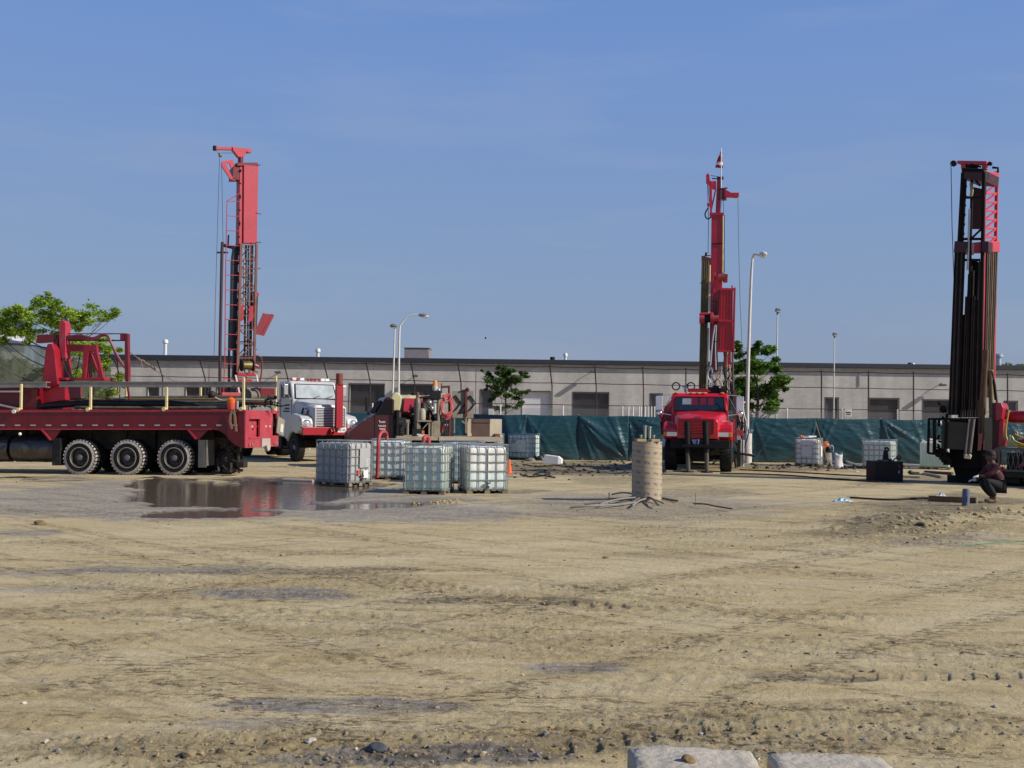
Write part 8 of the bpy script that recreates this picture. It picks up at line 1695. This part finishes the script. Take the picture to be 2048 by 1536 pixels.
for lb,pts,r,m,grp in (('long white pipe lying from the drum to the middle right tote',[(1660,917),(1690,925),(1712,932),(1740,934)],.06,'w',1),('white pipe lying behind the black counterweight block',[(1800,934),(1845,936)],.07,'w',1),('pale pipe end on the ground right of the black block',[(1806,956),(1840,957)],.05,'y',2),('cream pipe lying toward the right rig platform',[(1835,950),(1855,951),(1884,957)],.045,'y',2),('brown pipe behind the cream one near the right rig',[(1850,946),(1905,950)],.05,'b',2),('second white pipe lying just behind the sack',[(1655,922),(1685,932),(1705,935)],.05,'w',1),
     ('muddy log shaped pipe left of the first tote',[(567,959),(626,961)],.06,'m',2),('brown pipe lying left of the black block',[(1738,957),(1752,956)],.05,'b',2)):
    P=[at(x,y) for x,y in pts]; b=P[0].copy(); F=Fr('ground_pipe',lb,'pipe',b,0,'loose pipes lying on the ground'); mb=MB(); Q=[q-b+Vector((0,0,r)) for q in P]; mb.tube(smooth(Q,5) if len(Q)>2 else Q,r,10); mb.build('pipe',{'w':M('white_pvc',(.66,.64,.58),.5,dirt=.15),'y':M('cream_pvc',(.52,.45,.30),.6,dirt=.3),'b':RUST(),'m':M('muddy_log',(.34,.30,.24),.85,dirt=.3)}[m],F)
p=at(1829,953); F=Fr('pipe_elbow','dark grey pipe elbow lying among the cream pipes','pipe fitting',p); mb=MB(); mb.tube(smooth([(-.18,0,.16),(-.12,0,.1),(0,0,.07),(.15,.02,.07)],5),.07,10); mb.build('elbow',GRIME(),F)
for k,(lb,pts) in enumerate((('black cable looped on the mud right of the orange cone',[(1040,950),(1060,955),(1085,953),(1100,948),(1085,946),(1070,951),(1110,957)]),('black cable lying across the mud from the red truck to the right',[(1480,941),(1600,947),(1700,953),(1790,957)]),('thin black cable in front of the one from the red truck',[(1440,948),(1560,952),(1660,960),(1760,966)]),
      ('thin dark hose trailing toward the right rig',[(1700,998),(1780,1002),(1850,1000),(1930,1006)]),('black hose snaking in front of the styrofoam block',[(1045,930),(1080,935),(1110,932),(1150,938)]),('dark cable lying left of the front tyre of the flatbed truck',[(-20,958),(40,950),(60,951),(110,955),(150,958)]))):
    P=[at(x,y) for x,y in pts]; b=P[0].copy(); F=Fr('cable',lb,'cable',b,0,'cables lying on the mud'); mb=MB(); mb.tube(smooth([q-b+Vector((0,0,.03)) for q in P],6),.022,6); mb.build('cable_run',HOSE(),F)
# rebar bundle
p=at(115,962); F=Fr('rebar_bundle','bundle of thin rusty reinforcing bars lying near the puddle edge','rebar',p,R(8)); 
for k in range(12): mb=MB(); mb.tube(smooth([(-.9+k*.03,-.12+k*.02,.03+.02*(k%3)),(0,.02*k-.1,.09+.015*(k%4)),(.85-k*.03,.1+.03*k,.04+.05*(k%2))],4),.012,5); mb.build('bar',MUDDY(),F)
# shallow mud pile, wooden board, blue post, plastic
p=at(1931,1012); s=FPX/p.y; F=Fr('blue_post','short faded blue round post standing in front of the wooden board','post',p,0,None,ry=R(3)); mb=MB(); mb.lathe([(.075,-.05),(.078,.33),(.07,.36),(.03,.37),(0,.36)],(0,0,0),(0,0,1),20); mb.build('post_body',M('faded_blue',(.11,.13,.20),.6,var=.25,dirt=.2),F); mb=MB(); mb.box((-.01,-.076,.15),(.012,.01,.12)); mb.build('dark_slot',BLK(),F)
a=at(1866,1005); b=at(1963,1009); F=Fr('wooden_board','brown wooden board lying on edge behind the blue post','board',a); mb=MB(); d=b-a; mb.beam(Vector((0,.25,.06)),Vector((d.x,d.y+.25,.05)),.05,.15); mb.build('plank',M('brown_plank',(.13,.075,.04),.8,var=.3,dirt=.15),F); mb=MB(); mb.box((d.x-.02,d.y+.2,.06),(.03,.06,.17)); mb.build('end_cleat',M('fresh_wood',(.52,.40,.22)),F)
def crumple(name,label,px,py,w_,h_,m,seed):
    p=at(px,py); F=Fr(name,label,'plastic sheet',p); mb=MB(); n=14; vs=[(w_*(i/n-.5),w_*.6*(j/n-.5),h_*max(0,(.5+.9*mnoise.noise(Vector((i*.5,j*.5,seed))))*(1-abs(i/n-.5)*1.6)*(1-abs(j/n-.5)*1.6))+.005) for j in range(n+1) for i in range(n+1)]
    mb.add(vs,[(j*(n+1)+i,j*(n+1)+i+1,(j+1)*(n+1)+i+1,(j+1)*(n+1)+i) for j in range(n) for i in range(n)],False); o=mb.build('sheet',m,F,fix=False); sm=o.modifiers.new('t','SOLIDIFY'); sm.thickness=.004
crumple('plastic_bag','crumpled pale bag lying by the wooden board left of the blue post',1882,996,.32,.16,M('bag_white',(.6,.58,.62),.5),2)
crumple('plastic_bag','crumpled light blue plastic bag lying alone on the mud',1686,1004,.42,.14,M('bag_blue',(.40,.58,.68),.4),5)
crumple('dirt_scrap','small crumpled scrap by the white pipe end',1714,944,.14,.12,M('bag_white',(.6,.58,.62)),7)
p=at(1500,922); F=Fr('green_drum','low green bucket lying next to the concrete lamp base','bucket',p,R(30)); mb=MB(); mb.lathe([(0,0),(.16,0),(.2,.1),(.2,.4),(.18,.42),(0,.42)],(-.1,-.2,.2),(1,-.2,.15),18); mb.build('bucket_body',M('dull_green',(.06,.12,.07),.6,dirt=.35),F)
p=at(1338,918); p=W(1338,880,43); F=Fr('green_pump','white and green pump standing behind the red truck front wheel','pump',(p.x,43,0)); mb=MB(); mb.box((0,0,.5),(.7,.6,.5)); mb.m=1; mb.ball((0,0,.9),.32,12,(1,1,.9)); mb.build('pump_body',[M('dull_green',(.06,.12,.07)),M('pump_white',(.5,.52,.55),.5,dirt=.2)],F,bevel=.04)
p=at(1362,944); F=Fr('timber_pad','pale timber pad under the left jack of the red truck','timber',p,R(6)); mb=MB(); mb.box((0,0,.03),(1.1,.22,.06)); mb.build('pad',WOOD(),F,bevel=.01)
# mesh green trailing string
P=[at(x,y) for x,y in ((1930,1090),(1970,1087),(2010,1084),(2060,1082))]; F=Fr('green_string','thin green string on the mud at the right edge','string',P[0]); mb=MB(); mb.tube(smooth([q-P[0]+Vector((0,0,.01)) for q in P],5),.006,4); mb.build('strand',M('green_line',(.08,.35,.12),.5),F)

# ---------------- the worker by the right hand rig ----------------
def skin_mesh(name,verts,edges,radii,mat,parent,sub=2):
    me=bpy.data.meshes.new(name); me.from_pydata([tuple(v) for v in verts],edges,[]); o=bpy.data.objects.new(name,me); COL.objects.link(o); o.parent=parent
    sk=o.modifiers.new('skin','SKIN'); sv=me.skin_vertices[0].data
    for i,r in enumerate(radii): 
        r=(r,r) if isinstance(r,(int,float)) else r; sv[i].radius=r; sv[i].use_root=(i==0)
    sk.use_smooth_shade=True; ss=o.modifiers.new('sub','SUBSURF'); ss.levels=sub; ss.render_levels=sub; me.materials.append(mat); return o
def build_worker():
    p=at(1986,1006); T=Fr('person','worker in shade-darkened red shirt and dark trousers crouching at the rig, gloved hand reaching left','person',p)
    sk=M('skin_shaded',(.09,.05,.032),.6,var=.1); sh=M('shirt_shaded_red',(.06,.005,.012),.8,var=.25,dirt=.1); tr=M('trousers_black',(.014,.014,.018),.9,var=.3,dirt=.15); bt=M('boots_tan',(.20,.14,.08),.8,dirt=.3)  # skin and shirt darkened: shade at the rig is put into their colours
    # facing -X, squatting: local x negative is forward
    pel=Vector((.14,0,.40)); ch=Vector((.02,0,.70)); nk=Vector((-.02,0,.90)); hd=Vector((-.05,0,1.03))
    B=[pel,Vector((.10,0,.54)),ch,Vector((0,0,.82)),nk,hd+Vector((0,0,.02))]; E=[(0,1),(1,2),(2,3),(3,4),(4,5)]; Rr=[.13,.12,.14,.10,.055,.085]
    def limb(frm,pts,rs,hand=False):
        k=frm
        for q,r in zip(pts,rs): B.append(Vector(q)); Rr.append(r); E.append((k,len(B)-1)); k=len(B)-1
        return k
    for s in (1,-1):
        arm=[(-.01,s*.17,.80),(-.14,s*.20,.66),(-.30,s*.16,.60),(-.36,s*.15,.595)] if s<0 else [(-.01,s*.17,.80),(-.16,s*.2,.62),(-.30,s*.12,.52),(-.35,s*.1,.50)]
        limb(3,arm,[.065,.05,.036,.03]); leg=[(.10,s*.11,.38),(-.24,s*.17,.50),(-.02,s*.15,.12),(-.08,s*.15,.05)] if s<0 else [(.10,s*.11,.38),(-.20,s*.2,.44),(.06,s*.16,.12),(.0,s*.16,.05)]
        limb(0,leg,[.10,.07,.05,.045])
    body=skin_mesh('body',B,E,Rr,sk,T.o)
    # shirt
    V=[pel+Vector((0,0,.05)),Vector((.10,0,.56)),ch,Vector((0,0,.82)),Vector((-.015,0,.875))]; Es=[(0,1),(1,2),(2,3),(3,4)]; Rs=[.155,.15,.165,.125,.075]
    for s in (1,-1):
        a=[(-.01,s*.17,.80),(-.14,s*.20,.66),(-.27,s*.165,.61)] if s<0 else [(-.01,s*.17,.80),(-.16,s*.2,.62),(-.27,s*.14,.54)]; k=3
        for q,r in zip(a,(.085,.066,.052)): V.append(Vector(q)); Rs.append(r); Es.append((k,len(V)-1)); k=len(V)-1
    skin_mesh('shirt',V,Es,Rs,sh,T.o)
    V=[pel]; Es=[]; Rs=[.155]
    for s in (1,-1):
        lg=[(.09,s*.11,.38),(-.24,s*.17,.50),(-.02,s*.15,.14)] if s<0 else [(.09,s*.11,.38),(-.20,s*.2,.44),(.06,s*.16,.14)]; k=0
        for q,r in zip(lg,(.125,.092,.072)): V.append(Vector(q)); Rs.append(r); Es.append((k,len(V)-1)); k=len(V)-1
    skin_mesh('trousers',V,Es,Rs,tr,T.o)
    for s,x0 in ((-1,-.02),(1,.06)): skin_mesh('boot',[(x0,s*.155,.12),(x0,s*.155,.05),(x0-.12,s*.16,.04),(x0-.19,s*.16,.035)],[(0,1),(1,2),(2,3)],[.062,.058,.048,.035],bt,T.o)
    # gloved right hand with five fingers, bare left one
    for s,b,m,nm in ((-1,Vector((-.36,-.15,.595)),M('glove_white',(.62,.60,.56),.8),'glove'),(1,Vector((-.35,.10,.50)),M('glove_white',(.62,.60,.56),.8),'glove')):
        V=[b,b+Vector((-.06,0,-.005))]; Es=[(0,1)]; Rs=[.03,.036]
        for j,(dy,l) in enumerate(((-.03,.06),(-.01,.075),(.012,.07),(.032,.055))):
            a=b+Vector((-.09,dy,-.005)); V+= [a,a+Vector((-l*.55,0,-.012)),a+Vector((-l*.9,0,-.038))]; n=len(V); Es+=[(1,n-3),(n-3,n-2),(n-2,n-1)]; Rs+=[.013,.0115,.009]
        V+=[b+Vector((-.04,s*-.04,.01)),b+Vector((-.075,s*-.055,-.01))]; n=len(V); Es+=[(0,n-2),(n-2,n-1)]; Rs+=[.014,.011]
        skin_mesh(nm,V,Es,Rs,m,T.o)
    # head details
    mb=MB(); mb.ball(hd+Vector((-.005,0,.0)),.1,18,(1.02,.86,1.18)); mb.ball(hd+Vector((-.10,0,-.02)),.018,8,(1,.8,1.3)); mb.m=1; mb.ball(hd+Vector((-.092,.035,.018)),.012,8); mb.ball(hd+Vector((-.092,-.035,.018)),.012,8); mb.m=2; mb.ball(hd+Vector((-.088,0,-.062)),.02,8,(.5,1.2,.3)); mb.m=0; mb.ball(hd+Vector((.005,.088,0)),.022,8,(.8,.4,1.3)); mb.ball(hd+Vector((.005,-.088,0)),.022,8,(.8,.4,1.3)); mb.build('face',[sk,M('eye_dark',(.02,.02,.02),.3),M('lip',(.2,.07,.06),.5)],body)
    mb=MB(); mb.lathe([(.104,0),(.108,.03),(.09,.08),(.05,.108),(0,.114)],hd+Vector((.01,0,.028)),(0,0,1),20); mb.ball(hd+Vector((-.11,0,.035)),.075,12,(1,.8,.12)); mb.ball(hd+Vector((.035,0,-.0)),.098,14,(.85,.9,1.0)); mb.build('cap',M('cap_dark',(.025,.012,.016),.8),T.o)
build_worker()
bpy.context.view_layer.update()
